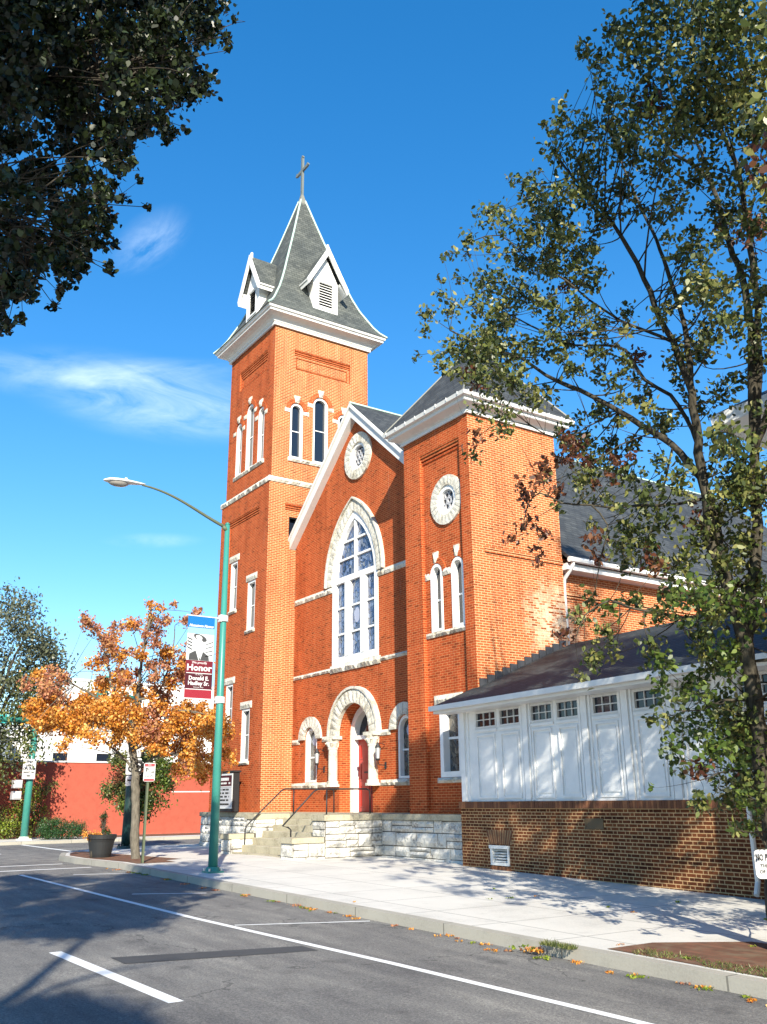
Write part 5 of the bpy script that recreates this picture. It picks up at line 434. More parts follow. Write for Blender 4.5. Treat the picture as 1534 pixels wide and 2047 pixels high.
ORANGE_BLOBS=[(-26.49,9.69,1.87,0.33),(-25.92,11.59,1.90,0.35),(-26.59,6.48,3.13,0.20),(-24.32,10.72,1.65,0.19),(-24.66,7.26,4.45,0.13),(-26.76,7.70,2.53,0.16),(-25.46,9.52,3.87,0.24),(-26.73,8.69,4.09,0.23),(-24.94,10.04,3.69,0.12),(-26.13,10.48,0.90,0.35),(-25.51,7.49,3.64,0.23),(-26.15,10.74,1.26,0.17),(-26.88,7.98,2.51,0.35),(-25.55,8.71,3.95,0.15),(-26.22,8.03,4.38,0.25),(-26.53,8.51,3.49,0.26),(-24.67,9.08,1.52,0.17),(-25.37,10.57,4.16,0.27),(-26.04,11.09,0.67,0.26),(-25.17,8.38,1.81,0.25),(-26.54,9.65,3.14,0.14),(-25.84,10.51,1.68,0.30),(-26.56,9.99,1.79,0.24),(-25.01,9.50,4.11,0.23),(-24.36,9.02,2.50,0.15),(-26.46,9.85,1.58,0.24),(-26.49,9.82,1.89,0.33),(-24.96,10.67,2.07,0.35),(-24.26,9.28,1.83,0.29),(-24.79,8.79,2.11,0.23),(-26.01,9.53,1.67,0.29),(-25.75,6.98,2.01,0.28),(-28.20,6.40,3.31,0.22),(-25.97,9.21,5.22,0.18),(-24.72,9.03,3.58,0.20),(-26.21,9.18,2.48,0.19),(-25.71,7.77,3.30,0.16),(-27.22,8.99,3.63,0.28),(-27.17,8.90,4.32,0.15),(-25.69,9.29,3.33,0.24),(-25.77,10.30,4.46,0.15),(-26.25,9.48,1.84,0.19),(-26.29,10.38,4.24,0.18),(-27.74,7.93,3.01,0.27),(-24.68,7.50,1.68,0.26),(-25.59,8.10,2.59,0.29),(-25.81,9.79,3.43,0.24),(-25.32,8.31,2.70,0.25),(-26.54,7.62,4.84,0.25),(-24.00,9.98,1.49,0.28),(-27.73,7.05,2.54,0.25),(-26.60,6.84,2.38,0.17),(-24.55,8.69,1.72,0.32),(-27.11,6.72,3.39,0.22),(-25.19,8.75,2.36,0.21),(-24.97,8.27,4.76,0.17),(-24.91,11.19,2.12,0.20),(-24.44,9.22,1.35,0.18),(-24.78,8.94,3.66,0.17),(-26.78,9.59,3.98,0.15),(-25.79,10.76,2.35,0.32),(-24.36,8.24,2.40,0.26),(-26.24,10.25,3.71,0.13),(-24.20,8.73,3.21,0.13),(-24.50,10.92,2.05,0.29),(-27.85,6.92,2.25,0.23),(-25.87,9.79,1.90,0.19),(-25.58,7.61,3.88,0.16),(-25.03,9.83,1.90,0.19),(-26.02,7.17,2.11,0.34),(-24.22,9.71,3.36,0.19),(-27.62,8.50,4.24,0.14),(-24.52,8.17,3.34,0.13),(-26.06,7.36,4.98,0.26),(-26.55,9.08,3.18,0.18),(-25.30,9.26,1.86,0.33),(-26.74,10.80,1.50,0.23),(-25.23,8.00,2.54,0.20),(-28.17,6.75,3.57,0.25),(-26.73,9.98,1.80,0.28),(-25.92,10.14,2.06,0.22),(-26.42,10.81,3.84,0.14),(-25.40,9.47,4.13,0.23),(-27.44,7.39,3.48,0.18),(-26.08,10.87,1.96,0.18),(-25.38,10.19,5.09,0.26),(-25.88,8.34,3.34,0.23),(-26.76,8.10,4.58,0.16),(-24.90,10.50,1.26,0.28),(-25.14,6.75,1.45,0.21),(-26.35,9.66,1.56,0.24),(-25.04,8.74,4.55,0.17),(-25.18,10.48,0.90,0.29),(-26.39,9.89,2.94,0.33),(-25.13,7.58,2.44,0.28),(-24.41,8.17,3.91,0.13),(-25.00,7.50,2.48,0.30),(-26.57,7.54,1.94,0.18),(-24.95,9.91,2.14,0.34),(-24.35,10.59,2.03,0.31),(-25.25,9.92,2.46,0.20),(-27.10,9.26,3.75,0.19),(-25.72,6.72,2.16,0.33),(-24.78,10.84,2.45,0.23),(-27.79,6.86,2.14,0.28),(-26.66,7.48,2.42,0.34),(-25.78,6.67,2.26,0.30),(-25.03,10.77,1.88,0.24),(-26.55,6.53,2.66,0.28),(-24.60,8.79,2.19,0.28),(-24.81,10.47,2.27,0.34),(-25.78,7.05,1.97,0.32),(-26.29,10.38,1.49,0.33),(-25.40,8.27,2.06,0.30),(-27.20,6.43,3.53,0.18),(-28.07,6.94,2.64,0.25),(-26.60,10.63,2.01,0.23),(-26.24,6.42,3.04,0.23),(-25.60,10.38,2.69,0.22),(-24.83,9.85,3.69,0.16),(-25.67,8.24,3.57,0.13),(-25.96,8.27,3.15,0.16),(-25.81,11.62,2.17,0.27),(-26.63,10.68,3.56,0.27),(-24.95,9.23,2.28,0.16),(-23.73,9.93,0.89,0.22),(-25.91,8.04,4.17,0.17),(-24.26,8.94,4.76,0.18),(-23.67,10.34,1.03,0.19),(-25.81,11.44,0.86,0.17),(-25.30,6.55,3.19,0.22),(-27.23,6.90,2.97,0.36),(-26.18,6.45,2.23,0.23),(-27.49,8.28,3.28,0.28),(-27.47,7.52,2.76,0.22),(-24.44,8.48,1.76,0.18),(-24.96,8.27,1.91,0.16),(-26.68,10.64,3.65,0.22),(-26.47,8.02,3.85,0.17),(-25.72,8.31,2.21,0.34),(-27.14,7.78,2.83,0.33),(-26.84,8.91,2.78,0.21),(-25.27,10.26,1.81,0.21),(-25.12,10.46,2.40,0.24),(-24.45,8.81,4.16,0.24),(-26.32,6.06,2.49,0.18),(-24.37,9.47,2.37,0.27),(-25.94,9.66,5.27,0.20),(-26.32,8.40,4.87,0.17),(-24.55,8.96,4.54,0.19),(-25.90,9.79,3.36,0.26),(-24.54,8.54,2.10,0.23),(-24.11,9.82,1.28,0.21),(-26.77,7.50,2.39,0.29),(-25.25,10.04,3.89,0.21),(-26.37,11.07,2.75,0.18),(-25.98,9.58,1.92,0.21),(-26.70,8.23,3.98,0.14),(-24.16,9.89,0.99,0.25),(-27.70,6.67,3.53,0.13),(-24.52,8.47,3.91,0.19),(-25.73,10.15,5.16,0.14),(-27.29,8.57,4.39,0.28),(-27.31,8.49,4.73,0.27),(-27.30,8.38,2.44,0.36),(-25.72,8.60,4.88,0.26),(-26.32,9.22,3.10,0.24),(-26.60,9.39,5.12,0.23),(-24.87,8.00,2.31,0.31),(-27.88,7.22,2.10,0.19),(-26.99,9.41,4.53,0.14),(-25.19,9.98,3.88,0.22),(-27.47,6.79,3.49,0.27),(-26.41,6.62,2.20,0.31),(-24.50,10.36,2.17,0.24),(-25.82,10.82,2.20,0.23),(-24.31,8.86,1.46,0.18),(-26.17,10.68,1.72,0.33),(-26.62,11.09,2.40,0.25),(-24.98,9.10,4.34,0.12),(-26.88,10.00,2.75,0.32),(-24.62,8.19,3.19,0.22),(-27.22,8.28,2.62,0.32),(-25.30,8.15,2.02,0.17),(-28.11,6.81,3.36,0.25),(-25.71,8.42,2.88,0.24),(-26.59,10.65,2.53,0.34),(-24.22,8.80,1.83,0.31),(-24.96,7.23,1.77,0.22),(-26.00,11.29,2.16,0.21),(-26.50,8.18,3.31,0.13),(-26.04,8.49,1.68,0.30),(-23.77,10.10,2.00,0.29),(-24.14,10.39,0.90,0.30),(-25.63,8.08,2.17,0.28),(-23.78,10.25,1.86,0.23),(-27.86,7.74,2.21,0.33),(-27.30,7.16,2.91,0.34),(-27.04,9.64,3.94,0.17),(-25.52,11.54,1.38,0.23),(-26.22,6.15,2.42,0.30),(-24.39,8.76,2.70,0.18),(-25.97,10.56,5.49,0.16),(-24.39,9.13,2.44,0.17),(-25.57,9.93,3.55,0.25),(-26.49,6.54,2.87,0.18),(-25.65,9.22,5.46,0.19),(-24.74,7.76,4.58,0.18),(-25.34,6.05,2.01,0.20),(-26.48,7.11,2.09,0.25),(-24.30,8.56,5.25,0.14),(-25.59,9.68,5.54,0.13),(-24.19,10.04,5.18,0.09),(-24.63,10.03,5.17,0.09),(-25.25,7.06,4.81,0.09),(-25.07,11.55,1.21,0.14),(-24.52,11.38,0.99,0.11)]
ORANGE_LIMBS=[[(-25.698,9.127,-1.590,0.130),(-25.733,9.028,-0.449,0.122),(-25.742,9.002,0.336,0.115),(-25.779,8.899,1.136,0.108),(-25.822,8.778,1.812,0.100)],[(-25.822,8.778,1.812,0.070),(-25.856,8.906,2.787,0.058),(-25.915,8.963,3.934,0.045),(-25.932,9.141,5.123,0.033),(-26.002,9.166,5.587,0.020)],[(-25.785,8.881,1.405,0.060),(-25.741,8.408,2.204,0.049),(-25.743,7.806,2.724,0.037),(-25.782,7.098,3.098,0.026),(-25.769,6.536,3.333,0.015)],[(-25.788,8.873,1.541,0.060),(-25.424,9.301,2.214,0.045),(-25.013,9.861,2.480,0.030),(-24.548,10.572,2.334,0.015)],[(-25.785,8.882,2.780,0.040),(-25.802,9.531,3.097,0.031),(-25.925,9.883,4.297,0.021),(-26.133,9.995,5.087,0.012)],[(-25.822,8.778,1.812,0.040),(-26.253,8.460,2.802,0.031),(-26.657,8.218,3.829,0.021),(-27.038,8.041,4.748,0.012)],[(-25.755,8.967,0.867,0.040),(-25.265,9.450,1.257,0.030),(-24.714,10.106,1.244,0.020),(-24.208,10.633,1.098,0.010)],[(-25.764,8.942,0.868,0.040),(-26.258,8.346,1.553,0.030),(-26.800,7.618,2.114,0.020),(-27.332,6.915,2.266,0.010)]]
# ---------------------------------------------------------------- ground
ZX = [-400, -60, -35, -24, -6, 5, 400]; ZZ = [-1.74, -1.72, -1.70, -1.54, -1.75, -1.85, -1.95]
def zg(x): return float(np.interp(x, ZX, ZZ))
def strip(name, x0, x1, fy0, fy1, dz, mt, kind='structure', step=1.0, skirt=0, parent=None):
    mb = MB(); n = max(1, int(abs(x1-x0)/step)); xs = sorted(set([x0 + (x1-x0)*i/n for i in range(n+1)] + [k for k in ZX if x0 < k < x1]))
    for a, b in zip(xs, xs[1:]):
        f = lambda v, x: v(x) if callable(v) else v
        ya0, yb0, ya1, yb1 = f(fy0,a), f(fy0,b), f(fy1,a), f(fy1,b)
        mb.add([(a,ya0,zg(a)+dz),(b,yb0,zg(b)+dz),(b,yb1,zg(b)+dz),(a,ya1,zg(a)+dz)], [(0,1,2,3)])
        if skirt:
            mb.add([(a,ya0,zg(a)+dz),(b,yb0,zg(b)+dz),(b,yb0,zg(b)+dz-skirt),(a,ya0,zg(a)+dz-skirt)], [(0,3,2,1)])
            mb.add([(a,ya1,zg(a)+dz),(b,yb1,zg(b)+dz),(b,yb1,zg(b)+dz-skirt),(a,ya1,zg(a)+dz-skirt)], [(0,1,2,3)])
    if skirt:
        for x in (x0, x1):
            ya, yb = (fy0(x) if callable(fy0) else fy0), (fy1(x) if callable(fy1) else fy1)
            mb.add([(x,ya,zg(x)+dz),(x,yb,zg(x)+dz),(x,yb,zg(x)+dz-skirt),(x,ya,zg(x)+dz-skirt)], [(0,1,2,3)])
    o = mb.build(name, mt, parent)
    if kind: tag(o, kind=kind)
    return o
strip('ground', -400, 400, -400, 400, -.06, M['soil'], step=50)
strip('road', -300, 300, -2.4, 60, 0, M['asphalt'], step=25)
KH = .13
def ykerb(x):
    if x > -27.5: return 8.0
    return float(np.interp(x, [-36.6,-36.2,-35.6,-34.5,-32.5,-30,-27.5], [14.5,12.2,11.1,10.1,9.0,8.25,8.0]))
strip('sidewalk', -36.3, 60, lambda x: ykerb(x)+.17, 45, KH, M['walk'], step=.5)
strip('kerb', -36.6, 60, ykerb, lambda x: ykerb(x)+.168, KH+.004, M['kerb'], step=.5, skirt=KH+.05)
strip('far_sidewalk', -52, -45.0, 8.6, 60, KH, M['walk'], step=2)
strip('far_kerb', -45.0, -44.83, 8.4, 60, KH, M['kerb'], skirt=.2)
strip('near_sidewalk', -300, 300, -9, -2.55, KH, M['walk'], step=10)
strip('near_kerb', -300, 300, -2.58, -2.4, KH+.004, M['kerb'], step=10, skirt=.2)
strip('corner_kerb', -300, -44.83, 8.42, 8.6, KH, M['kerb'], skirt=.2)
strip('roadside_ground', -300, -52, 8.6, 60, KH, M['walk'], step=10)
# markings
def line(pts, w, mt=None, dz=.004, name='lane_line'):
    mb = MB()
    for (x0,y0),(x1,y1) in zip(pts, pts[1:]):
        d = Vector((x1-x0, y1-y0)); L = d.length; d /= L; nrm = Vector((-d.y, d.x))*w/2; k = max(1, int(L/2))
        cuts = sorted(set([i/k for i in range(k+1)] + [(q-x0)/(x1-x0) for q in ZX if abs(x1-x0) > .01 and 0 < (q-x0)/(x1-x0) < 1]))
        for a, b in zip(cuts, cuts[1:]):
            A = (x0+(x1-x0)*a, y0+(y1-y0)*a); B = (x0+(x1-x0)*b, y0+(y1-y0)*b)
            mb.add([(A[0]-nrm.x,A[1]-nrm.y,zg(A[0])+dz),(B[0]-nrm.x,B[1]-nrm.y,zg(B[0])+dz),(B[0]+nrm.x,B[1]+nrm.y,zg(B[0])+dz),(A[0]+nrm.x,A[1]+nrm.y,zg(A[0])+dz)], [(0,1,2,3)])
    return tag(mb.build(name, mt or M['roadpaint']), kind='structure')
line([(-23.4,5.6),(-14,5.93),(-9.2,6.24),(-6.0,6.38),(10,6.6)], .11, name='edge_line')
line([(-12.1,3.38),(-8.7,3.55)], .15, name='lane_dash')
line([(-2.5,3.6),(1.2,3.6)], .15, name='lane_dash')
line([(-17.2,7.5),(-17.85,6.3)], .09, name='parking_mark')
line([(-12.2,7.9),(-12.95,6.1)], .07, name='parking_mark')
line([(-22.3,7.9),(-22.7,6.6)], .09, name='parking_mark')
line([(-25.0,7.7),(-25.0,-2)], .18, name='stop_line'); line([(-27.6,7.7),(-27.6,-2)], .18, name='crossing_line')
line([(-36.8,8.0),(-44.6,8.0)], .18, name='crossing_line'); line([(-36.9,10.6),(-44.6,10.6)], .18, name='crossing_line')
mp = MB(); x0 = -11.0
mp.add([(-11.35,3.8,zg(-11.3)+.004),(-10.85,3.8,zg(-10.9)+.004),(-10.4,6.0,zg(-10.4)+.004),(-10.8,6.0,zg(-10.8)+.004)], [(0,1,2,3)])
tag(mp.build('asphalt_patch', M['patch']), kind='structure')
# ---------------------------------------------------------------- church
uc = -25.77
church = thing('church', 'red brick church with tall slate-spired bell tower, pointed stained glass window and stone trim', 'church', (-25.7, 15, -1.6))
F15, F14, FG, S30, S29, S18, FR = FP(15), FP(14.92), FP(16.15), SP(-30), SP(-29.98), SP(-18.1), FP(15)
def bars(mb, P, hs, vs, dg, w=.035):
    for (u0,u1,z) in hs: pbox(mb, P, u0, u1, z-w/2, z+w/2, dg-.03, dg+.01)
    for (u,z0,z1) in vs: pbox(mb, P, u-w/2, u+w/2, z0, z1, dg-.034, dg+.01)
def window(P, outer, inner, dg, hs=(), vs=(), pane=None, d0=.02, parent=None, name='window', fm=None, bw=.035):
    mb = MB(); ring(mb, P, outer, inner, d0, dg+.03); bars(mb, P, hs, vs, dg, bw)
    o = mb.build(name, fm or M['white'], parent or church)
    g = MB(); face(g, P, inner, d=dg); g.build('pane', pane or M['glass'], o)
    return o
def corbel(mb, P, u0, u1, zt, depth, n=3, h=.085):
    for k in range(n): pbox(mb, P, u0, u1, zt-h*(k+1)+.025, zt-h*k, depth*(k+.6)/(n+.5), depth+.01)
def hoodarch(mb, P, c, h, zs, t=.20, n=12, proud=.035):
    o = arch(c, h+t, zs-.0, zs, n=n)[2:]; i = arch(c, h+.015, zs, zs, n=n)[2:]
    for k in range(n):
        vs = [P(*i[k],-proud),P(*o[k],-proud),P(*o[k+1],-proud),P(*i[k+1],-proud),P(*i[k],.02),P(*o[k],.02),P(*o[k+1],.02),P(*i[k+1],.02)]
        mb.add(vs, [(0,1,2,3),(1,5,6,2),(0,3,7,4)])
    mb.add([P(*i[0],-proud),P(*o[0],-proud),P(*o[0],.02),P(*i[0],.02)], [(0,1,2,3)]); mb.add([P(*i[n],-proud),P(*o[n],-proud),P(*o[n],.02),P(*i[n],.02)], [(0,1,2,3)])
def keystone(mb, P, c, z0, z1, w=.11):
    rock(mb, P, [(c-w*.8,z0),(c+w*.8,z0),(c+w*1.35,z1),(c-w*1.35,z1)], .10, rough=.25)
def tri_windows(P, wall_holes, cs, tops, hws, z0, brick, sillu):
    for c, zt, h in zip(cs, tops, hws):
        zs = zt - h; outer = arch(c, h, z0, zs); inner = [( (u-c)*(h-.085)/h + c, z) for u, z in arch(c, h, z0+.07, zs, rise=h-.085)]
        wall_holes.append(outer)
        window(P, outer, inner, .15, hs=[(c-h+.05, c+h-.05, z0+(zt-z0)*.5)])
        hoodarch(brick, P, c, h, zs); tp('keystone', lambda q: keystone(q, P, c, zt+.01, zt+.32))
        for s in (-1, 1):
            a, b = sorted((c+s*(h+.01), c+s*(h+.26))); tp('impost', lambda q: rock(q, P, [(a,zs-.16),(b,zs-.16),(b,zs+.02),(a,zs+.02)], .06, rough=.3))
    tp('window_sill', lambda q: rockband(q, P, sillu[0], sillu[1], z0-.17, z0-.005, .09, 1.2))
# bell tower -----------------------------------------------------------------
bt = MB(); TP = []
def tp(name, fn): q = MB(); fn(q); TP.append((name, q))
hf = []
tri_windows(F15, hf, (-33.11,-32.08,-31.05), (15.28,15.78,15.28), (.29,.35,.29), 12.93, bt, (-33.5,-30.66))
recF = rect(-33.25,-30.62,16.78,17.68)
hr = []
tri_windows(S30, hr, (16.06,17.16,18.27), (15.28,15.78,15.28), (.29,.35,.29), 12.93, bt, (15.68,18.65))
recR = rect(15.9,18.58,16.78,17.68)
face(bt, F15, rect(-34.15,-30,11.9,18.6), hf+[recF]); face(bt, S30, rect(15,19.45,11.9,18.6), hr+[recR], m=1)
for P, hh, rc in ((F15,hf,recF),(S30,hr,recR)):
    for l in hh: reveal(bt, P, l, 0, .3)
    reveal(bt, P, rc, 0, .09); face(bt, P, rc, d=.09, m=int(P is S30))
    u0, u1 = rc[0][0], rc[1][0]; corbel(bt, P, u0, u1, 17.68, .09)
    ri = rect(u0+.16, u1-.16, 16.92, 17.32); ro = rect(u0+.12, u1-.12, 16.87, 17.36); ring(bt, P, ro, ri, .06, .09)
bt.add([(-34.15,15,11.9),(-34.15,19.45,11.9),(-34.15,19.45,18.6),(-34.15,15,18.6),(-30,19.45,11.9),(-30,19.45,18.6)], [(0,3,2,1),(1,2,5,4)])
lowF = rect(-33.62,-30.78,-.3,11.0); lowR = rect(15.62,16.6,-.3,11.0)
wF = {'a':(-33.45,-32.8,7.25,9.25),'b':(-31.82,-31.12,6.25,8.15),'c':(-33.45,-32.8,2.55,4.35),'d':(-31.95,-31.25,1.42,3.3)}
face(bt, F14, rect(-34.35,-29.98,-.4,11.9), [lowF]); reveal(bt, F14, lowF, 0, .1)
FB = FP(15.02)
face(bt, FB, lowF, [rect(*w) for w in wF.values()])
corbel(bt, F14, -33.62,-30.78,11.0,.1)
for w in wF.values():
    r = rect(*w); reveal(bt, FB, r, 0, .3)
    u0,u1,z0,z1 = w; window(FB, r, rect(u0+.08,u1-.08,z0+.07,z1-.08), .16, hs=[(u0+.05,u1-.05,(z0+z1)/2)])
    tp('lintel', lambda q: rock(q, FB, [(u0-.1,z1+.005),(u1+.16,z1+.005),(u1+.16,z1+.26),(u0-.1,z1+.26)], .06)); tp('window_sill', lambda q: rock(q, FB, [(u0-.06,z0-.13),(u1+.06,z0-.13),(u1+.06,z0-.004),(u0-.06,z0-.004)], .09))
op = rect(15.85,16.35,9.6,10.5)
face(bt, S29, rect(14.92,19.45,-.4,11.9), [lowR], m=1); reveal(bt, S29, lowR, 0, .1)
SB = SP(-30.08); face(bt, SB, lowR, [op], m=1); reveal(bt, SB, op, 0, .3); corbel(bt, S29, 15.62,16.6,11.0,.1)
bt.add([(-34.35,14.92,-.4),(-34.35,19.45,-.4),(-34.35,19.45,11.9),(-34.35,14.92,11.9)], [(0,3,2,1)])
bt.add([(-34.35,14.92,11.9),(-29.98,14.92,11.9),(-29.98,19.45,11.9),(-34.35,19.45,11.9)], [(0,1,2,3)])
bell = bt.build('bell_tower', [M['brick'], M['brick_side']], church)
window(SB, op, rect(15.9,16.3,9.66,10.44), .2, fm=M['dark'])
tb = MB(); rockband(tb, F14, -34.45,-29.9,11.78,11.99,.1,.7); rockband(tb, S29, 14.86,19.45,11.78,11.99,.1,.7); tb.build('belt_course', M['stone'], bell)
for n_, q in TP: q.build(n_, M['stone'], bell)
TP.clear()
CR = (-34.15,-30,15,19.45)
cm = MB(); hoop(cm, [grow(CR,.03,18.5),grow(CR,.10,18.5),grow(CR,.10,18.62),grow(CR,.13,18.64),grow(CR,.16,18.72),grow(CR,.24,18.80),grow(CR,.38,18.86),grow(CR,.50,18.88),grow(CR,.50,18.97),grow(CR,.56,18.99),grow(CR,.60,19.10),grow(CR,.50,19.12)]); cm.build('cornice', M['offwhite'], bell)
# spire
sp = MB(); cx, cy, ky = -32.08, 17.22, 1.06
prof = [(2.70,19.09),(2.46,19.35),(2.27,19.65),(2.10,20.0),(1.86,20.5),(1.64,21.1),(1.45,21.7),(1.24,22.45),(.99,23.3),(.73,24.2),(.41,25.4),(.11,26.55)]
hoop(sp, [(cx-r,cx+r,cy-r*ky,cy+r*ky,z) for r, z in prof]); spire = sp.build('spire', M['slate'], church)
hp = MB()
for sx in (-1,1):
    for sy in (-1,1): hp.tube([(cx+sx*r, cy+sy*r*ky, z+.02) for r, z in prof], .045, 6)
hp.build('hip_flashing', M['copper'], spire)
fc = MB(); hoop(fc, [(cx-.14,cx+.14,cy-.14,cy+.14,26.25),(cx-.16,cx+.16,cy-.16,cy+.16,26.42),(cx-.05,cx+.05,cy-.05,cy+.05,26.95)], close=True); fc.build('finial_cap', M['copper_dark'], spire)
cr = MB(); cr.box(cx-.065,cx+.065,cy-.05,cy+.05,26.8,28.95); cr.box(cx-.50,cx-.065,cy-.045,cy+.045,28.20,28.34); cr.box(cx+.065,cx+.50,cy-.045,cy+.045,28.20,28.34)
for px, pz in ((-.50,28.275),(.50,28.275),(0,29.0)):
    for dx, dz in ((-.06,0),(.06,0),(0,.07)): cr.box(cx+px+dx-.036,cx+px+dx+.036,cy-.043,cy+.043,pz+dz-.036,pz+dz+.036)
cr.build('cross', M['cross'], church)
def dormer(P, c, back):
    d = MB(); fo = [(c-.6,19.62),(c+.6,19.62),(c+.6,21.2),(c,22.35),(c-.6,21.2)]; lv = rect(c-.34,c+.34,19.95,21.1)
    face(d, P, fo, [lv]); ring(d, P, rect(c-.42,c+.42,19.87,21.18), lv, -.04, .05)
    d.add([P(c-.6,19.62,0),P(c-.6,21.2,0),P(c-.6,21.2,1.2),P(c-.6,19.62,1.2),P(c+.6,19.62,0),P(c+.6,21.2,0),P(c+.6,21.2,1.2),P(c+.6,19.62,1.2)], [(0,1,2,3),(4,7,6,5)])
    o = d.build('dormer', M['white'], church)
    l = MB()
    for k in range(9):
        z = 19.97 + k*.125
        l.add([P(c-.34,z,.02),P(c+.34,z,.02),P(c+.34,z+.085,.09),P(c-.34,z+.085,.09)], [(0,1,2,3)])
    l.build('louvre', M['louvre'], o)
    b = MB(); face(b, P, lv, d=.14); b.build('louvre_backing', M['dark'], o)
    r = MB(); t = MB(); A = (c, 22.75)
    for s in (-1, 1):
        E = (c+s*1.0, 20.92); E2 = (c+s*.80, 21.12)
        r.add([P(*A,-.18),P(*E,-.18),P(*E,1.1),P(*A,2.0),P(A[0],A[1]-.07,-.18),P(E[0],E[1]-.07,-.18),P(E[0],E[1]-.07,1.1),P(A[0],A[1]-.07,2.0)], [(0,1,2,3),(4,7,6,5),(1,5,6,2)])
        q = [(c,22.80),(c+s*1.02,20.95),(c+s*.94,20.72),(c,22.40)]
        t.add([P(*p,-.25) for p in q]+[P(*p,-.17) for p in q], [(0,1,2,3),(4,7,6,5),(0,4,5,1),(1,5,6,2),(2,6,7,3)])
        t.add([P(c+s*1.02,20.95,-.17),P(c+s*.94,20.72,-.17),P(c+s*.94,20.72,1.0),P(c+s*1.02,20.95,1.0),P(c+s*.6,21.2,-.17),P(c+s*.6,21.2,1.0)], [(0,1,2,3),(1,4,5,2)])
    r.build('dormer_roof', M['slate'], o)
    t.add([P(c-.05,22.6,-.22),P(c+.05,22.6,-.22),P(c+.04,22.95,-.16),P(c-.04,22.95,-.16),P(c-.05,22.6,-.08),P(c+.05,22.6,-.08),P(c+.04,22.95,-.08),P(c-.04,22.95,-.08)], [(0,1,2,3),(4,7,6,5),(0,4,5,1),(1,5,6,2),(2,6,7,3),(3,7,4,0)])
    t.build('bargeboard', M['white'], o)
dormer(SP(-29.87), 17.26, 1.5); dormer(FP(14.9), -32.06, 1.5)
# gable front ----------------------------------------------------------------
gw = MB(); holes = []
lan_o = arch(uc,1.44,4.42,7.2,2.44,24,True); lan_i = arch(uc,1.24,4.56,7.2,2.16,24,True); lan_s = arch(uc,1.78,7.2,7.2,2.86,24,True)
holes.append(lan_o); ocu = circ(-25.5,11.59,.52); holes.append(ocu)
door_o = arch(uc+.03,1.0,-.4,2.05,n=16); holes.append(door_o)
sw = [(-28.65,.42),(-22.93,.42)]
for c, h in sw: holes.append(arch(c,h,.62,2.03))
zl = 13.35-4.35*.9
face(gw, FG, [(-30,-.4),(-21.1,-.4),(-21.1,zl),(-25.65,13.3),(-30,zl)], holes)
for l in holes: reveal(gw, FG, l, 0, .75 if l is door_o else .32)
gable = gw.build('gable_wall', M['brick'], church)
def stn(name, fn, mt='stone', parent=None, **k):
    st = MB(); fn(st); return st.build(name, M[mt], parent or gable, **k)
def f_(st):
    rockarch(st, FG, lan_s[2:], lan_o[2:], 0, 24, .09)
    for s in (-1,1):
        a, b = sorted((uc+s*1.45, uc+s*1.81)); rock(st, FG, [(a,6.99),(b,6.99),(b,7.19),(a,7.19)], .09)
stn('arch_surround', f_)
for a, b in ((-30,uc-1.82),(uc+1.82,-21.1)): stn('belt_course', lambda st: rockband(st, FG, a, b, 6.99, 7.19, .08, .6))
for a, b in ((-30,uc-1.55),(uc+1.55,-21.1)): stn('belt_course', lambda st: rockband(st, FG, a, b, 4.22, 4.35, .07, .6))
stn('window_sill', lambda st: rockband(st, FG, uc-1.55,uc+1.55,4.16,4.41,.12,.9))
o1, i1 = circ(-25.5,11.59,.86,22), circ(-25.5,11.59,.50,22); o1.append(o1[0]); i1.append(i1[0]); stn('round_surround', lambda st: rockarch(st, FG, o1, i1, 0, 22, .09))
do, di = arch(uc+.03,1.44,2.05,2.05,n=16)[2:], arch(uc+.03,1.0,2.05,2.05,n=16)[2:]; stn('door_arch', lambda st: rockarch(st, FG, do, di, 0, 16, .16))
for c, h in sw:
    o2, i2 = arch(c,.78,2.05,2.05,n=10)[2:], arch(c,h,2.05,2.05,n=10)[2:]; stn('arch_surround', lambda st: rockarch(st, FG, o2, i2, 0, 10, .10))
    stn('window_sill', lambda st: rockband(st, FG, c-.5, c+.5, .42, .61, .12, .6))
for a, b in ((-30,-28.65-.79),(-28.65+.79,uc-1.5),(uc+1.5,-22.93-.79),(-22.93+.79,-21.1)): stn('belt_course', lambda st: rockband(st, FG, a, b, 1.92, 2.09, .08, .6))
for a, b in ((-30,-28.65-.5),(-28.65+.5,uc-1.45),(uc+1.5,-22.93-.5),(-22.93+.5,-21.1)): stn('belt_course', lambda st: rockband(st, FG, a, b, .44, .60, .07, .7))
for s in (-1, 1):
    c = uc+.03+s*1.21
    def f_(st):
        st.tube([(c,16.03,.62),(c,16.03,1.62)], [.155,.15], 14)
        for z0, z1, r in ((.44,.52,.25),(.52,.62,.20),(1.62,1.68,.17)): st.tube([(c,16.03,z0),(c,16.03,z1)], r, 14)
        st.tube([(c,16.03,1.68),(c,16.03,1.86),(c,16.03,1.94)], [.15,.22,.27], 14); pbox(st, FG, c-.30, c+.30, 1.94, 2.05, -.30, .05)
        for q in range(8):
            a = q*math.pi/4; st.tube([(c+.15*math.cos(a),16.03+.15*math.sin(a),1.70),(c+.22*math.cos(a),16.03+.22*math.sin(a),1.84),(c+.27*math.cos(a),16.03+.27*math.sin(a),1.82)], [.035,.05,.02], 5)
    stn('column', f_)
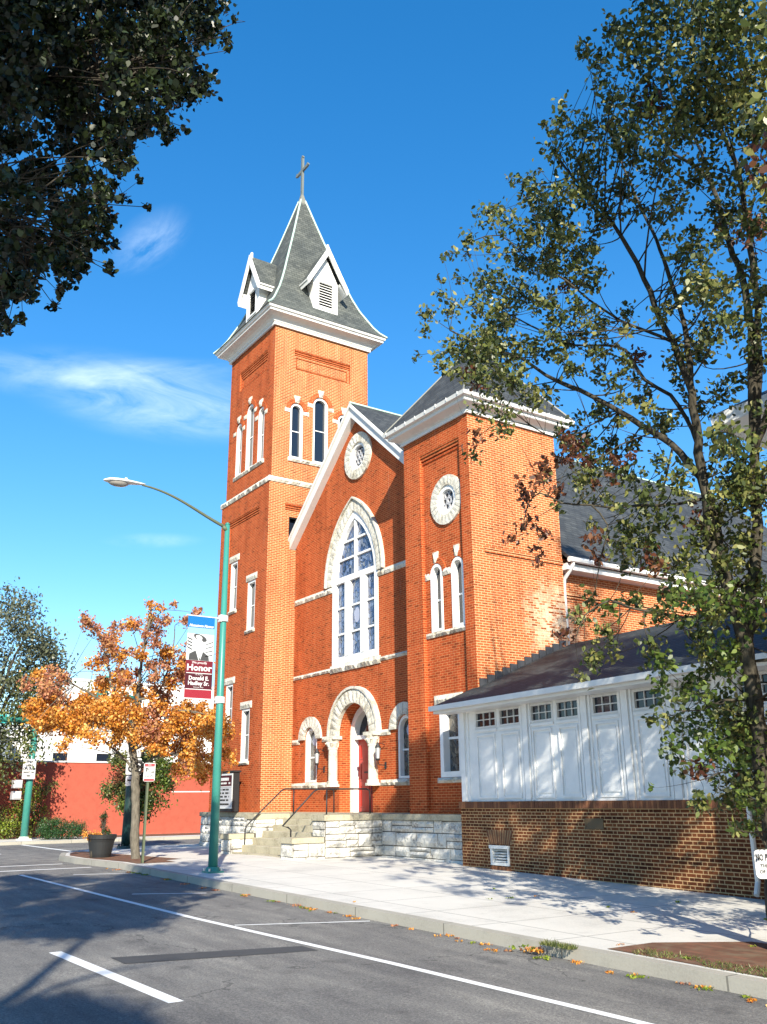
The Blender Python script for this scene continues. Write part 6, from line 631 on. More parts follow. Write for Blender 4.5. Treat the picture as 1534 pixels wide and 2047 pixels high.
for lo, li in ((arch(uc,1.85,7.2,7.2,2.94,24,True)[2:],arch(uc,1.79,7.2,7.2,2.87,24,True)[2:]),(arch(uc+.03,1.53,2.05,2.05,n=16)[2:],arch(uc+.03,1.45,2.05,2.05,n=16)[2:])):
    hm = MB(); n = len(lo); dd = -.14 if n > 20 else -.19
    for k in range(n-1):
        vs = [FG(*li[k],dd),FG(*lo[k],dd),FG(*lo[k+1],dd),FG(*li[k+1],dd),FG(*li[k],.01),FG(*lo[k],.01),FG(*lo[k+1],.01),FG(*li[k+1],.01)]
        hm.add(vs, [(0,1,2,3),(1,5,6,2),(0,3,7,4)])
    hm.build('hood_mould', M['stone'], gable)
# lancet window
lf = MB(); ring(lf, FG, lan_o, lan_i, -.03, .12)
pbox(lf, FG, uc-1.24, uc+1.24, 7.22, 7.42, -.01, .11); pbox(lf, FG, uc-1.24, uc+1.24, 4.56, 4.66, .0, .11)
for s in (-1,1):
    a, b = sorted((uc+s*.32, uc+s*.67)); pbox(lf, FG, a, b, 4.66, 7.22, .0, .11)
    a, b = sorted((uc+s*.40, uc+s*.59)); pbox(lf, FG, a, b, 4.66, 7.22, -.02, .0)
for z in (5.45,6.35): pbox(lf, FG, uc-1.2, uc+1.2, z-.03, z+.03, .04, .105)
pbox(lf, FG, uc-.055, uc+.055, 7.42, 9.30, .0, .11)
for z, h in ((8.05,1.13),(8.66,.82)): pbox(lf, FG, uc-h, uc+h, z-.035, z+.035, .03, .105)
lw = lf.build('window', M['white'], church); lw['label'] = 'tall pointed stained glass window with white tracery'
g = MB(); face(g, FG, lan_i, d=.095); g.build('pane', M['stained'], lw)
g = MB(); face(g, FG, [(uc+.17*math.cos(t*math.pi/8), 5.98+.26*math.sin(t*math.pi/8)) for t in range(16)], d=.089); g.build('medallion', M['opal'], lw)
def oculus(P, c, z, ro, ri):
    o = MB(); ring(o, P, circ(c,z,ro), circ(c,z,ri), -.02, .14); w = o.build('round_window', M['white'], church)
    g = MB(); face(g, P, circ(c,z,ri), d=.10); g.build('pane', M['glass'], w)
    t = MB()
    for k in range(6):
        a = k*math.pi/3; ring(t, P, circ(c+.19*math.cos(a),z+.19*math.sin(a),.105,12), circ(c+.19*math.cos(a),z+.19*math.sin(a),.075,12), .06, .10)
    ring(t, P, circ(c,z,.09,12), circ(c,z,.06,12), .06, .10); ring(t, P, circ(c,z,ri-.0,20), circ(c,z,ri-.035,20), .05, .10)
    t.build('tracery', M['sgr'], w)
oculus(FG, -25.5, 11.59, .51, .39)
for c, h in sw:
    o = arch(c,h,.62,2.03); i = arch(c,h-.09,.69,2.03,rise=h-.09)
    w = window(FG, o, i, .17, hs=[(c-h+.05,c+h-.05,1.45)], pane=M['stained_warm'], bw=.05)
    g = MB(); face(g, FG, circ(c,2.02,.18,16), d=.164); g.build('medallion', M['opal'], w)
# door
df = MB(); do2 = arch(uc+.03,1.0,-.36,2.05,n=16); di2 = [((u-(uc+.03))*.80+(uc+.03), z if z < 0 else (z if z <= 2.05 else 2.05+(z-2.05)*.8)) for u, z in do2]
ring(df, FG, do2, di2, .42, .72); pbox(df, FG, uc-.77, uc+.83, 1.93, 2.06, .45, .72)
dr = df.build('door', M['white'], church); dr['label'] = 'red double door under a round stone arch'
g = MB(); face(g, FG, arch(uc+.03,.8,2.06,2.062,rise=.8,n=16), d=.66); g.build('fanlight', M['glass'], dr)
dl = MB()
for s in (-1,1):
    a, b = sorted((uc+.03+s*.012, uc+.03+s*.8)); pbox(dl, FG, a, b, -.34, 1.93, .62, .68)
    for z0, z1 in ((-.2,.5),(.62,1.2),(1.3,1.8)): 
        q = a+.12, b-.12; ring(dl, FG, rect(q[0],q[1],z0,z1), rect(q[0]+.05,q[1]-.05,z0+.05,z1-.05), .60, .625)
dl.build('door_leaf', M['door'], dr)
dh = MB(); c = uc+.03
for s in (-1,1): dh.tube([FG(c+s*.07,.55,.56),FG(c+s*.07,1.0,.56)], .014, 6); pbox(dh, FG, c+s*.07-.03, c+s*.07+.03, .7, .84, .57, .62)
pbox(dh, FG, c-.42, c-.10, .86, .91, .595, .61); pbox(dh, FG, c-.012, c+.012, .2, 1.5, .60, .615)
dh.build('door_handle', M['iron'], dr)
dk = MB(); pbox(dk, FG, c-1.0, c+1.0, -.4, 3.1, .74, .80); dk.build('door_recess', M['void'], dr)
# bargeboards, roof
bg_ = MB(); FK = FP(15.9)
for s in (-1, 1):
    X = lambda d: -25.65 + s*d
    for (w0, w1, d0, d1) in ((0,.40,0,.25),(-.02,.11,-.07,0)):
        q = [(X(0),13.56-w0),(X(4.42),13.56-4.42*.895-w0),(X(4.42),13.56-4.42*.895-w1),(X(0),13.56-w1)]
        if w0 == 0: q[3] = (X(0),13.56-w1*1.25)
        vs = [FK(*p,d0) for p in q]+[FK(*p,d1) for p in q]
        bg_.add(vs, [(0,1,2,3),(4,7,6,5),(0,4,5,1),(1,5,6,2),(2,6,7,3)])
bg_.build('bargeboard', M['offwhite'], gable)
nr = MB()
def slope(s, y0, y1, xe, k=.9, zr=13.6):
    xr = -25.65; d = abs(xe-xr); ze = zr-d*k
    vs = [(xr,y0,zr),(xr,y1,zr),(xe,y1,ze),(xe,y0,ze)]; vs += [(a,b,c-.12) for a,b,c in vs]
    nr.add(vs, [(0,1,2,3),(4,7,6,5),(0,4,5,1),(1,5,6,2),(2,6,7,3),(3,7,4,0)])
slope(1,15.93,18.3,-21.1); slope(1,18.3,37,-17.85,.905); slope(-1,15.93,19.4,-30.03); slope(-1,19.4,37,-33.45,.905)
nave_roof = nr.build('nave_roof', M['slate_nave'], church)
rc = MB(); rc.tube([(-25.65,15.85,13.62),(-25.65,37,13.62)], .05, 6); rc.build('ridge_cap', M['copper'], nave_roof)
nw = MB()
nw.add([(-18.35,18.2,-1.7),(-18.35,36.5,-1.7),(-18.35,36.5,6.6),(-18.35,18.2,6.6),(-32.95,19.4,-1.7),(-32.95,36.5,-1.7),(-32.95,36.5,6.6),(-32.95,19.4,6.6),(-25.65,36.5,13.4)],
    [(0,1,2,3),(4,7,6,5),(1,5,6,8,2)])
for k in range(3): nw.box(-18.35,-18.35+.03*(k+1),18.26,36.5,5.35+.08*k,5.40+.08*k)
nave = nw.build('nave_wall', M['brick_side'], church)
gt = MB(); gt.tube([(-17.78,18.25,6.42),(-17.78,37,6.42)], .085, 8); gt.box(-18.34,-17.9,18.27,36.9,6.16,6.34)
gt.build('gutter', M['gutter'], church)
ds = MB(); ds.tube([(-17.8,18.42,6.4),(-17.85,18.42,6.25),(-18.2,18.42,5.95),(-18.24,18.42,5.7),(-18.24,18.42,3.4)], .06, 8); ds.build('downspout', M['gutter'], church, smooth=True)
# stair tower ------------------------------------------------------------------
t2 = MB(); TR = (-21.15,-18.1,15,18.28)
rec = rect(-20.36,-18.5,-.3,9.65); FRb = FP(15.12)
face(t2, FR, rect(-21.15,-18.1,-.4,10.35), [rec]); reveal(t2, FR, rec, 0, .12); corbel(t2, FR, -20.36,-18.5,9.65,.12,3,.095)
oc2 = circ(-19.24,8.03,.44); w1 = arch(-19.83,.27,4.4,6.03); w2 = arch(-18.89,.27,4.4,6.03); w3 = rect(-19.86,-18.96,.56,2.40)
face(t2, FRb, rec, [oc2,w1,w2,w3])
for l in (oc2,w1,w2,w3): reveal(t2, FRb, l, 0, .3)
o1, i1 = circ(-19.24,8.03,.72,22), circ(-19.24,8.03,.43,22); o1.append(o1[0]); i1.append(i1[0]); tp('round_surround', lambda q: rockarch(q, FRb, o1, i1, 0, 22, .07)); oculus(FRb, -19.24, 8.03, .43, .31)
for c in (-19.83,-18.89):
    o = arch(c,.27,4.4,6.03); i = arch(c,.185,4.47,6.03,rise=.185)
    window(FRb, o, i, .16, hs=[(c-.25,c+.25,5.3)], d0=-.02, bw=.05); hoodarch(t2, FRb, c, .27, 6.03, .17); tp('keystone', lambda q: keystone(q, FRb, c, 6.32, 6.64, .09))
for a, b in ((-20.35,-20.11),(-19.55,-19.17),(-18.61,-18.51)): tp('impost', lambda q: rock(q, FRb, [(a,5.9),(b,5.9),(b,6.1),(a,6.1)], .07, rough=.3))
tp('window_sill', lambda q: rockband(q, FRb, -20.36,-18.5,4.25,4.39,.1,.6))
tp('lintel', lambda q: rock(q, FRb, [(-20.05,2.41),(-18.85,2.41),(-18.85,2.67),(-20.05,2.67)], .12)); tp('window_sill', lambda q: rockband(q, FRb, -20.0,-18.85,.42,.55,.12,.8))
window(FRb, w3, rect(-19.72,-19.08,.70,2.30), .19, hs=[(-19.75,-19.05,1.55)], pane=M['stained_warm'], d0=-.02, bw=.06)
ho = []
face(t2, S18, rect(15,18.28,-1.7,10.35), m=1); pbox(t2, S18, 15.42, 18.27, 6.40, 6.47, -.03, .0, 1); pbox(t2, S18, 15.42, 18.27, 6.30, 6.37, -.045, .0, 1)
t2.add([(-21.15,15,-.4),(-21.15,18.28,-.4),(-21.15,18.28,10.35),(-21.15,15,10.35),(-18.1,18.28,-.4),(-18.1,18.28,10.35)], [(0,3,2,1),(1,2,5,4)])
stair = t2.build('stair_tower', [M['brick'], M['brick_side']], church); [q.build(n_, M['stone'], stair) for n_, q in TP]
cm = MB(); hoop(cm, [grow(TR,.02,10.22),grow(TR,.07,10.22),grow(TR,.07,10.32),grow(TR,.12,10.36),grow(TR,.32,10.44),grow(TR,.34,10.46),grow(TR,.34,10.54),grow(TR,.44,10.56),grow(TR,.47,10.66),grow(TR,.40,10.68)])
cm.build('cornice', M['offwhite'], stair)
for k in range(8):
    x = -21.4 + k*.5; gm = MB(); gm.box(x-.008,x+.008,14.515,14.53,10.60,10.68); gm.build('gutter_strap', M['white'], stair)
    y = 14.7 + k*.5; gm = MB(); gm.box(-17.63,-17.615,y-.008,y+.008,10.60,10.68); gm.build('gutter_strap', M['white'], stair)
rt = MB(); ax, ay, az = -19.62, 16.64, 13.45
r0 = grow(TR,.44,10.67); rt.add([(r0[0],r0[2],r0[4]),(r0[1],r0[2],r0[4]),(r0[1],r0[3],r0[4]),(r0[0],r0[3],r0[4]),(ax,ay,az)], [(0,1,4),(1,2,4),(2,3,4),(3,0,4)])
r_ = rt.build('stair_tower_roof', M['slate_nave'], church)
hp = MB()
for x, y in ((r0[0],r0[2]),(r0[1],r0[2]),(r0[1],r0[3])): hp.tube([(x,y,r0[4]),(ax,ay,az)], .03, 6)
hp.build('hip_flashing', M['copper_dark'], r_)
# stone base, terrace, steps -----------------------------------------------------
def mcore(*b): q = MB(); q.box(*b); q.build('mortar_core', M['mortar'], church)
def rwall(*a):
    q = MB(); rockwall(q, *a); return q.build('stone_base', M['stone_wall'], church)
def base(P, u0, u1, z1=-.5, course=.28, L=.5):
    rwall(P, u0, u1, -1.72, z1, .07, course, L)
mcore(-34.55,-29.9,14.72,19.4,-1.8,-.5); base(FP(14.72), -34.55, -29.9); base(SP(-29.9), 14.72, 16.1)
mcore(-22.1,-18.2,14.74,18.3,-1.8,-.5); base(FP(14.74), -22.1, -18.2, L=.6)
mcore(-26.2,-22.75,14.1,16.2,-1.8,-.5); mcore(-30,-26.85,14.74,16.2,-1.8,-.5); base(FP(14.74), -29.9, -26.85)
mcore(-26.83,-26.2,12.92,16.2,-1.8,-.5); mcore(-22.75,-22.1,12.92,16.2,-1.8,-.5); mcore(-22.75,-22.1,11.97,12.92,-1.8,-1.04); mcore(-26.83,-26.2,12.12,12.92,-1.8,-1.04)
base(SP(-22.1), 12.92, 14.74, L=.5)
rwall(SP(-22.1), 11.97, 12.92, -1.72, -1.04, .05, .3, .6); rwall(FP(11.97), -22.75, -22.1, -1.72, -1.04, .06, .3, .4)
rwall(FP(12.12), -26.83, -26.2, -1.72, -1.04, .06, .3, .4); rwall(SP(-26.2), 12.12, 12.92, -1.72, -1.04, .05, .3, .4)
rwall(FP(12.92), -22.75, -22.1, -.9, -.5, .05, .2, .4); rwall(FP(12.92), -26.83, -26.2, -.9, -.5, .05, .2, .4); rwall(SP(-26.2), 12.92, 14.1, -1.3, -.5, .04, .25, .5)
cp = MB()
for b in ((-26.89,-26.2,12.86,16.14),(-26.2,-22.75,14.06,16.14),(-22.75,-22.04,12.86,16.14),(-22.04,-21.16,14.67,16.14),(-21.16,-18.12,14.66,14.99),(-30,-26.89,14.67,16.14),(-34.6,-29.95,14.66,14.91),(-29.97,-29.85,14.66,14.665)): cp.box(b[0],b[1],b[2],b[3],-.498,-.35)
cp.box(-22.78,-22.04,11.9,12.86,-1.04,-.9); cp.box(-26.89,-26.17,12.05,12.86,-1.04,-.9)
cp.build('capstones', M['cap'], church, bevel=.012)
sm = MB()
for k, (y, z) in enumerate(zip((12.15,12.47,12.80,13.13,13.47,13.80),(-1.39,-1.20,-1.01,-.83,-.66,-.50))): sm.box(-26.2,-22.75,y,14.1,-1.8 if k == 0 else z-.2,z)
sm.build('steps', M['cap'], church, bevel=.012)
hr_ = MB(); X = -26.1
def bend(*p): return list(p)
hr_.tube([(X,12.52,-1.38),(X,12.52,-.80),(X,12.55,-.70),(X,12.62,-.62),(X,13.70,.32),(X,13.80,.365),(X,13.92,.37),(X,15.45,.37),(X,15.55,.33),(X,15.57,.22),(X,15.57,-.36)], .022, 8)
hr_.tube([(X,14.13,.37),(X,14.13,-.36)], .02, 6)
hr_.build('handrail', M['iron'], church, smooth=True); hr_ = MB()
X = -22.85
hr_.tube([(X,12.30,-1.3),(X,12.30,-.72),(X,12.22,-.66),(X,12.05,-.62),(X,13.0,.26),(X,13.12,.31),(X,13.25,.32),(X,14.7,.32),(X,14.8,.28),(X,14.82,.15),(X,14.82,-.36)], .022, 8)
hr_.tube([(X,13.4,.32),(X,13.4,-.6)], .02, 6)
hr_.build('handrail', M['iron'], church, smooth=True)
# wall lanterns
for c in (-27.72,-24.0):
    y = 15.86
    l = MB(); l.tube([(c,16.12,1.02),(c,15.9,1.04),(c,y,1.16)], .014, 6); pbox(l, FG, c-.04, c+.04, .92, 1.12, -.02, .0); l.tube([(c,16.12,1.62),(c,15.98,1.68),(c,y,1.64)], .012, 6)
    l.tube([(c,y,1.16),(c,y,1.22)], [.05,.07], 6); l.tube([(c,y,1.54),(c,y,1.60),(c,y,1.70)], [.10,.065,.015], 6)
    for k in range(6): a = k*math.pi/3; l.tube([(c+.052*math.cos(a),y+.052*math.sin(a),1.22),(c+.085*math.cos(a),y+.085*math.sin(a),1.54)], .008, 4)
    lo = l.build('wall_lantern', M['iron'], church); g = MB(); g.tube([(c,y,1.22),(c,y,1.54)], [.05,.08], 6); g.build('lantern_glass', M['sw'], lo)
# notice board -----------------------------------------------------------------
nb = thing('notice_board', 'black framed church notice board with maroon header against the bell tower', 'notice board', (-31.9,14.6,-1.65))
b = MB(); b.box(-32.75,-31.15,14.42,14.66,-.32,1.02); b.box(-32.8,-31.1,14.40,14.70,1.02,1.08); b.build('case', M['iron'], nb)
FN = FP(14.42)
fr = MB(); ring(fr, FN, rect(-32.72,-31.18,-.22,.98), rect(-32.66,-31.24,-.16,.92), -.02, .01); pbox(fr, FN, -32.66, -31.24, .52, .55, -.02, .01); fr.build('frame', M['sw'], nb)
hd = MB(); pbox(hd, FN, -32.66, -31.24, .55, .92, -.008, .0); hd.build('header_panel', M['br2'], nb)
mp_ = MB(); pbox(mp_, FN, -32.66, -31.24, -.16, .52, -.008, .0); mp_.build('message_panel', M['sgr'], nb)
tx = MB(); rn = random.Random(3)
for z0, z1, mi in ((.74,.84,0),(.62,.68,0),(.40,.46,1),(.28,.34,1),(.16,.22,1),(.04,.10,1),(-.10,-.04,1)):
    u = -32.55 + rn.random()*.12
    while u < -31.4 - rn.random()*.15:
        w = rn.uniform(.03,.07)
        if rn.random() > .18: pbox(tx, FN, u, u+w*.8, z0, z1, -.012, -.008, mi)
        u += w
tx.build('lettering', [M['sw'], M['sk']], nb)
# ---------------------------------------------------------------- annex
TH = R(3); PA = PL((-18.05,14.29,0), (math.cos(TH),-math.sin(TH),0), (math.sin(TH),math.cos(TH),0))
annex = thing('annex', 'low annex with white panelled upper wall on a brown brick base beside the church', 'annex', PA(4,-1.7,0))
U = lambda x: (x+18.05)/math.cos(TH)
UE = U(-7.62)
ab = MB(); vo = rect(U(-16.93),U(-16.27),-1.40,-.98)
face(ab, PA, rect(0,UE,-1.95,-.19), [vo]); reveal(ab, PA, vo, 0, .2)
ab.add([PA(0,-1.9,0),PA(0,-.19,0),PA(0,-.19,4),PA(0,-1.9,4),PA(0,3.0,4)], [(0,3,2,1)])
base_o = ab.build('brick_base', M['brick_dark'], annex)
sc = MB(); u = -.03; rn = random.Random(5)
while u < UE:
    pbox(sc, PA, u, u+.058, -.19, -.045, -.035-rn.random()*.008, .12, rn.choice((0,0,1))); u += .0665
sc2 = MB(); sc3 = MB()
for k in range(11):    # jack arches over and under the vent
    c = U(-16.6); t = (k-5)/5
    for z0, z1, s in ((-.96,-.66,1),):
        b0, b1 = c+t*.34, c+t*.46
        vs = [PA(b0-.025,z0,-.008),PA(b0+.025,z0,-.008),PA(b1+.028,z1,-.008),PA(b1-.028,z1,-.008)]; sc2.add(vs, [(0,1,2,3)], k % 2)
    pbox(sc3, PA, c+t*.33-.024, c+t*.33+.024, -1.56, -1.42, -.03, .05, k % 2)
M['sold1'] = paint('soldier_brick', (.15,.06,.03), .3, .9); M['sold2'] = paint('soldier_brick_light', (.24,.10,.045), .3, .9)
sc.build('soldier_course', [M['sold1'], M['sold2']], annex); sc2.build('vent_arch', [M['sold1'], M['sold2']], annex); sc3.build('vent_sill', [M['sold1'], M['sold2']], annex)
ml = MB(); pbox(ml, PA, -.03, UE, -.188, -.05, -.02, .12); pbox(ml, PA, U(-16.6)-.42, U(-16.6)+.42, -.96, -.66, -.004, .0); ml.build('mortar_bed', M['mortar_light'], annex)
vt = MB(); ring(vt, PA, vo, [(vo[0][0]+.07,-1.34),(vo[1][0]-.05,-1.34),(vo[1][0]-.05,-1.05),(vo[0][0]+.07,-1.05)], -.03, .12); pbox(vt, PA, vo[0][0]-.02, vo[1][0]+.02, -1.05, -.98, -.05, .0)
for k in range(5):
    z = -1.33+k*.057; vt.add([PA(vo[0][0]+.07,z,.01),PA(vo[1][0]-.05,z,.01),PA(vo[1][0]-.05,z+.035,.06),PA(vo[0][0]+.07,z+.035,.06)], [(0,1,2,3)])
v = vt.build('vent', M['louvre'], annex); d = MB(); face(d, PA, vo, d=.13); d.build('vent_backing', M['dark'], v)
pq = MB(); ring(pq, PA, rect(U(-13.80),U(-13.28),-.58,-.38), rect(U(-13.77),U(-13.31),-.55,-.41), -.015, .01); pbox(pq, PA, U(-13.77), U(-13.31), -.55, -.41, -.008, .01); pq.build('plaque', mat('bronze_plaque', (.10,.065,.03), .5, .4), annex)
wp = MB(); wins = [(-17.42,-16.60),(-16.50,-15.72),(-15.38,-14.62),(-14.52,-13.80),(-13.42,-12.65),(-12.28,-11.50),(-11.15,-10.40),(-9.85,-9.1),(-8.7,-7.9)]
PB = lambda u, z, d=0: PA(u, z, d+.06)
wl_ = [rect(U(a),U(b),1.60,2.00) for a, b in wins]
face(wp, PB, rect(.04,UE,-.045,2.16), wl_)
for l in wl_: reveal(wp, PB, l, 0, .12)
for a, b in wins:
    u0, u1 = U(a), U(b)
    # raised panel with moulding
    ring(wp, PB, rect(u0+.06,u1-.06,.02,1.46), rect(u0+.10,u1-.10,.06,1.42), -.035, .0)
    ring(wp, PB, rect(u0+.14,u1-.14,.12,1.36), rect(u0+.16,u1-.16,.14,1.34), -.02, .0)
    pbox(wp, PB, u0+.16, u1-.16, .14, 1.34, -.012, .0)
    pbox(wp, PB, u0-.01, u1+.01, 1.52, 1.575, -.03, .0)
pil = [-18.0,-15.62,-13.72,-12.57,-11.42,-10.25,-9.0]
for x in pil:
    pbox(wp, PB, U(x), U(x)+.17, -.04, 2.14, -.05, .0)
    if x > -18: pbox(wp, PB, U(x)-.10, U(x)-.04, -.04, 2.14, -.03, .0); pbox(wp, PB, U(x)+.21, U(x)+.26, -.04, 2.14, -.03, .0)
    else: pbox(wp, PB, U(x)+.25, U(x)+.31, -.04, 2.14, -.03, 0)
pbox(wp, PB, .04, UE, -.044, .0, -.02, 0)
pbox(wp, PB, .02, UE, 2.04, 2.18, -.07, .0)
wp.build('wall_panels', M['white'], annex)
for (a, b), l in zip(wins, wl_):
    u0, u1 = U(a), U(b); f = MB(); ring(f, PB, l, rect(u0+.045,u1-.045,1.645,1.955), -.015, .06)
    for k in (1,2): x = u0+.045+(u1-u0-.09)*k/3; pbox(f, PB, x-.009, x+.009, 1.645, 1.955, .015, .05)
    pbox(f, PB, u0+.045, u1-.045, 1.79, 1.81, .018, .05)
    w = f.build('window', M['offwhite'], annex); g = MB(); face(g, PB, l, d=.045); g.build('pane', M['glass'], w)
bkd = MB(); pbox(bkd, PB, .05, UE, -.04, 2.1, .13, .2); bkd.build('wall_core', M['dark'], annex)
ar = MB()
def apt(u, z, d): return PA(u, z, d)
k = .42
vs = [apt(-.42,2.20,-.48),apt(UE+.1,2.20,-.48),apt(UE+.1,2.20+4.35*k,3.87),apt(-.0,2.20+4.35*k,3.87)]
vs = [(-18.08,13.83,2.20),(-18.47,13.83,2.20)] and vs
bx = [(p[0],p[1],p[2]-.10) for p in vs]
ar.add(vs+bx, [(0,1,2,3),(4,7,6,5),(0,4,5,1),(1,5,6,2),(3,7,4,0)])
ar.build('roof', M['shingle'], annex)
af = MB(); pbox(af, PA, -.42, UE+.1, 2.02, 2.11, -.44, .06); pbox(af, PA, -.46, UE+.1, 2.085, 2.20, -.56, -.47); pbox(af, PA, -.42, UE+.1, 2.11, 2.14, -.47, .06)
af.build('gutter', M['gutter'], annex)
fl = MB()
for i in range(12):
    y = 15.05+i*.262; z = 2.20+(y-13.83)*k+.02
    fl.box(-18.09,-18.055,y,y+.235,z-.1,z+.20+.0)
fl.build('stepped_flashing', mat('lead_flashing', (.045,.048,.055), .6, .3), annex)
dp = MB(); dp.tube([PA(U(-9.8),2.0,-.3),PA(U(-9.8),1.8,-.08),PA(U(-9.8),-1.3,-.08),PA(U(-9.75),-1.5,-.22)], .045, 8); dp.build('downspout', M['gutter'], annex)
# ---------------------------------------------------------------- neighbouring house
nbh = thing('neighbouring_house', 'brick house with a deep white eave showing behind the tree at the right', 'house', (-2,16,-1.8))
h = MB(); wn_ = [rect(-6.2+i*2.6,-5.1+i*2.6,z0,z0+1.7) for i in range(4) for z0 in (-.4,2.7)]
face(h, FP(12.4), rect(-7.6,3,-2,5.4), wn_)
for l in wn_: reveal(h, FP(12.4), l, 0, .2)
h.add([(-7.6,12.4,-2),(-7.6,22,-2),(-7.6,22,5.4),(-7.6,12.4,5.4),(3,12.4,-2),(3,22,-2),(3,22,5.4),(3,12.4,5.4)], [(0,3,2,1),(4,5,6,7),(1,5,6,2)])
h.build('wall', M['brick'], nbh)
HR = (-7.6,3,12.4,22); hm_ = MB(); hoop(hm_, [grow(HR,.02,5.1),grow(HR,.1,5.15),grow(HR,.6,5.55),grow(HR,.62,5.75),grow(HR,.5,5.77)]); hm_.build('cornice', M['white'], nbh)
hm_ = MB(); hoop(hm_, [grow(HR,.60,5.76),(-3.5,-1,16,18,8.2)], close=True); hm_.build('roof', M['slate_nave'], nbh)
for l in wn_:
    (u0,z0),(u1,_),(_,z1),_ = l; f = MB(); ring(f, FP(12.4), l, rect(u0+.09,u1-.09,z0+.09,z1-.09), .02, .14); bars(f, FP(12.4), [(u0,u1,(z0+z1)/2)], [], .12)
    w = f.build('window', M['white'], nbh); g = MB(); face(g, FP(12.4), l, d=.13); g.build('pane', M['glass'], w)
# ---------------------------------------------------------------- text
def text(body, size, P, u, z, d, mt, parent, name='lettering', align='CENTER', bold=0.0, sx=1.0, shear=0):
    c = bpy.data.curves.new('t', 'FONT'); c.body = body; c.size = size; c.align_x = align; c.align_y = 'CENTER'; c.offset = bold; c.resolution_u = 2; c.shear = shear
    o = bpy.data.objects.new('t', c); me = bpy.data.meshes.new_from_object(o)
    for v in me.vertices: v.co = P(u + v.co.x*sx, z + v.co.y, d)
    bpy.data.objects.remove(o); me.name = name; me.materials.clear(); me.materials.append(mt)
    q = bpy.data.objects.new(name, me); COL.objects.link(q); par(q, parent); return q
# ---------------------------------------------------------------- street lamp
gz = zg(-19.85)+KH
lamp = thing('street_lamp', 'tall teal street lamp with curved arm at the kerb in front of the bell tower', 'street lamp', (-19.85,8.78,gz))
b = MB(); b.tube([(-19.85,8.78,gz+.03),(-19.85,8.78,2),(-19.85,8.78,6.45)], [.105,.085,.06], 16); b.tube([(-19.85,8.78,6.45),(-19.85,8.78,6.50)], [.075,.03], 12); b.build('pole', M['pole'], lamp, smooth=True)
b = MB(); b.box(-20.03,-19.67,8.60,8.96,gz-.01,gz+.035); b.tube([(-19.85,8.78,gz+.035),(-19.85,8.78,gz+.12)], [.17,.135], 16); b.build('base_plate', M['pole'], lamp)
for sx in (-1,1):
    for sy in (-1,1): b = MB(); b.tube([(-19.85+sx*.14,8.78+sy*.14,gz+.03),(-19.85+sx*.14,8.78+sy*.14,gz+.09)], .022, 6); b.build('bolt', M['alu'], lamp)
def bez(a, b, c, d, n=16):
    a, b, c, d = map(Vector, (a,b,c,d)); return [a*(1-t)**3+b*3*t*(1-t)**2+c*3*t*t*(1-t)+d*t**3 for t in [i/n for i in range(n+1)]]
X = -19.85
b = MB(); b.tube(bez((X,8.72,6.38),(X,8.0,6.62),(X,7.45,7.02),(X,6.60,7.07)), [.042-.018*i/16 for i in range(17)], 10); b.tube([(X,8.78,6.30),(X,8.66,6.39)], [.06,.05], 8); b.build('arm', M['brown_post'], lamp, smooth=True)
# cobra head
hv = []; sec = [(6.66,.045,.045,7.085),(6.56,.06,.055,7.085),(6.40,.10,.075,7.075),(6.2,.155,.10,7.06),(6.0,.17,.11,7.05),(5.82,.14,.095,7.04),(5.72,.07,.05,7.03),(5.69,.015,.015,7.03)]
vs = []; n = 14
for y, w, hh, z in sec:
    for j in range(n): a = 2*math.pi*j/n; vs.append((X+w*math.cos(a), y, z + (hh*.62*math.sin(a) if math.sin(a) > 0 else hh*.35*math.sin(a))))
fs = [(i*n+j, i*n+(j+1)%n, (i+1)*n+(j+1)%n, (i+1)*n+j) for i in range(len(sec)-1) for j in range(n)] + [tuple(range(n))[::-1], tuple(range((len(sec)-1)*n, len(sec)*n))]
b = MB(); b.add(vs, fs); b.box(X-.02,X+.02,6.18,6.24,7.12,7.17); lh = b.build('lamp_head', M['lampshell'], lamp, smooth=True)
vs = [(X, 6.06, 6.93)]; 
b = MB(); k = 5; vs = []; fs = []
for i in range(k):
    t = i/(k-1)*math.pi/2
    for j in range(n): a = 2*math.pi*j/n; vs.append((X+.135*math.cos(t)*math.cos(a), 6.03+.25*math.cos(t)*math.sin(a), 7.03-.105*math.sin(t)))
fs = [(i*n+j, i*n+(j+1)%n, (i+1)*n+(j+1)%n, (i+1)*n+j) for i in range(k-1) for j in range(n)]; b.add(vs, fs); b.build('lens', M['lens'], lh, smooth=True)
for z in (4.13, 2.24):
    b = MB(); b.tube([(X,8.70,z),(X,7.86,z+.005)], .016, 6); b.box(X-.07,X+.07,8.67,8.72,z-.08,z+.08); b.tube([(X,8.78,z-.07),(X,8.78,z+.07)], .112, 14); b.build('banner_bracket', M['offwhite'], lamp)
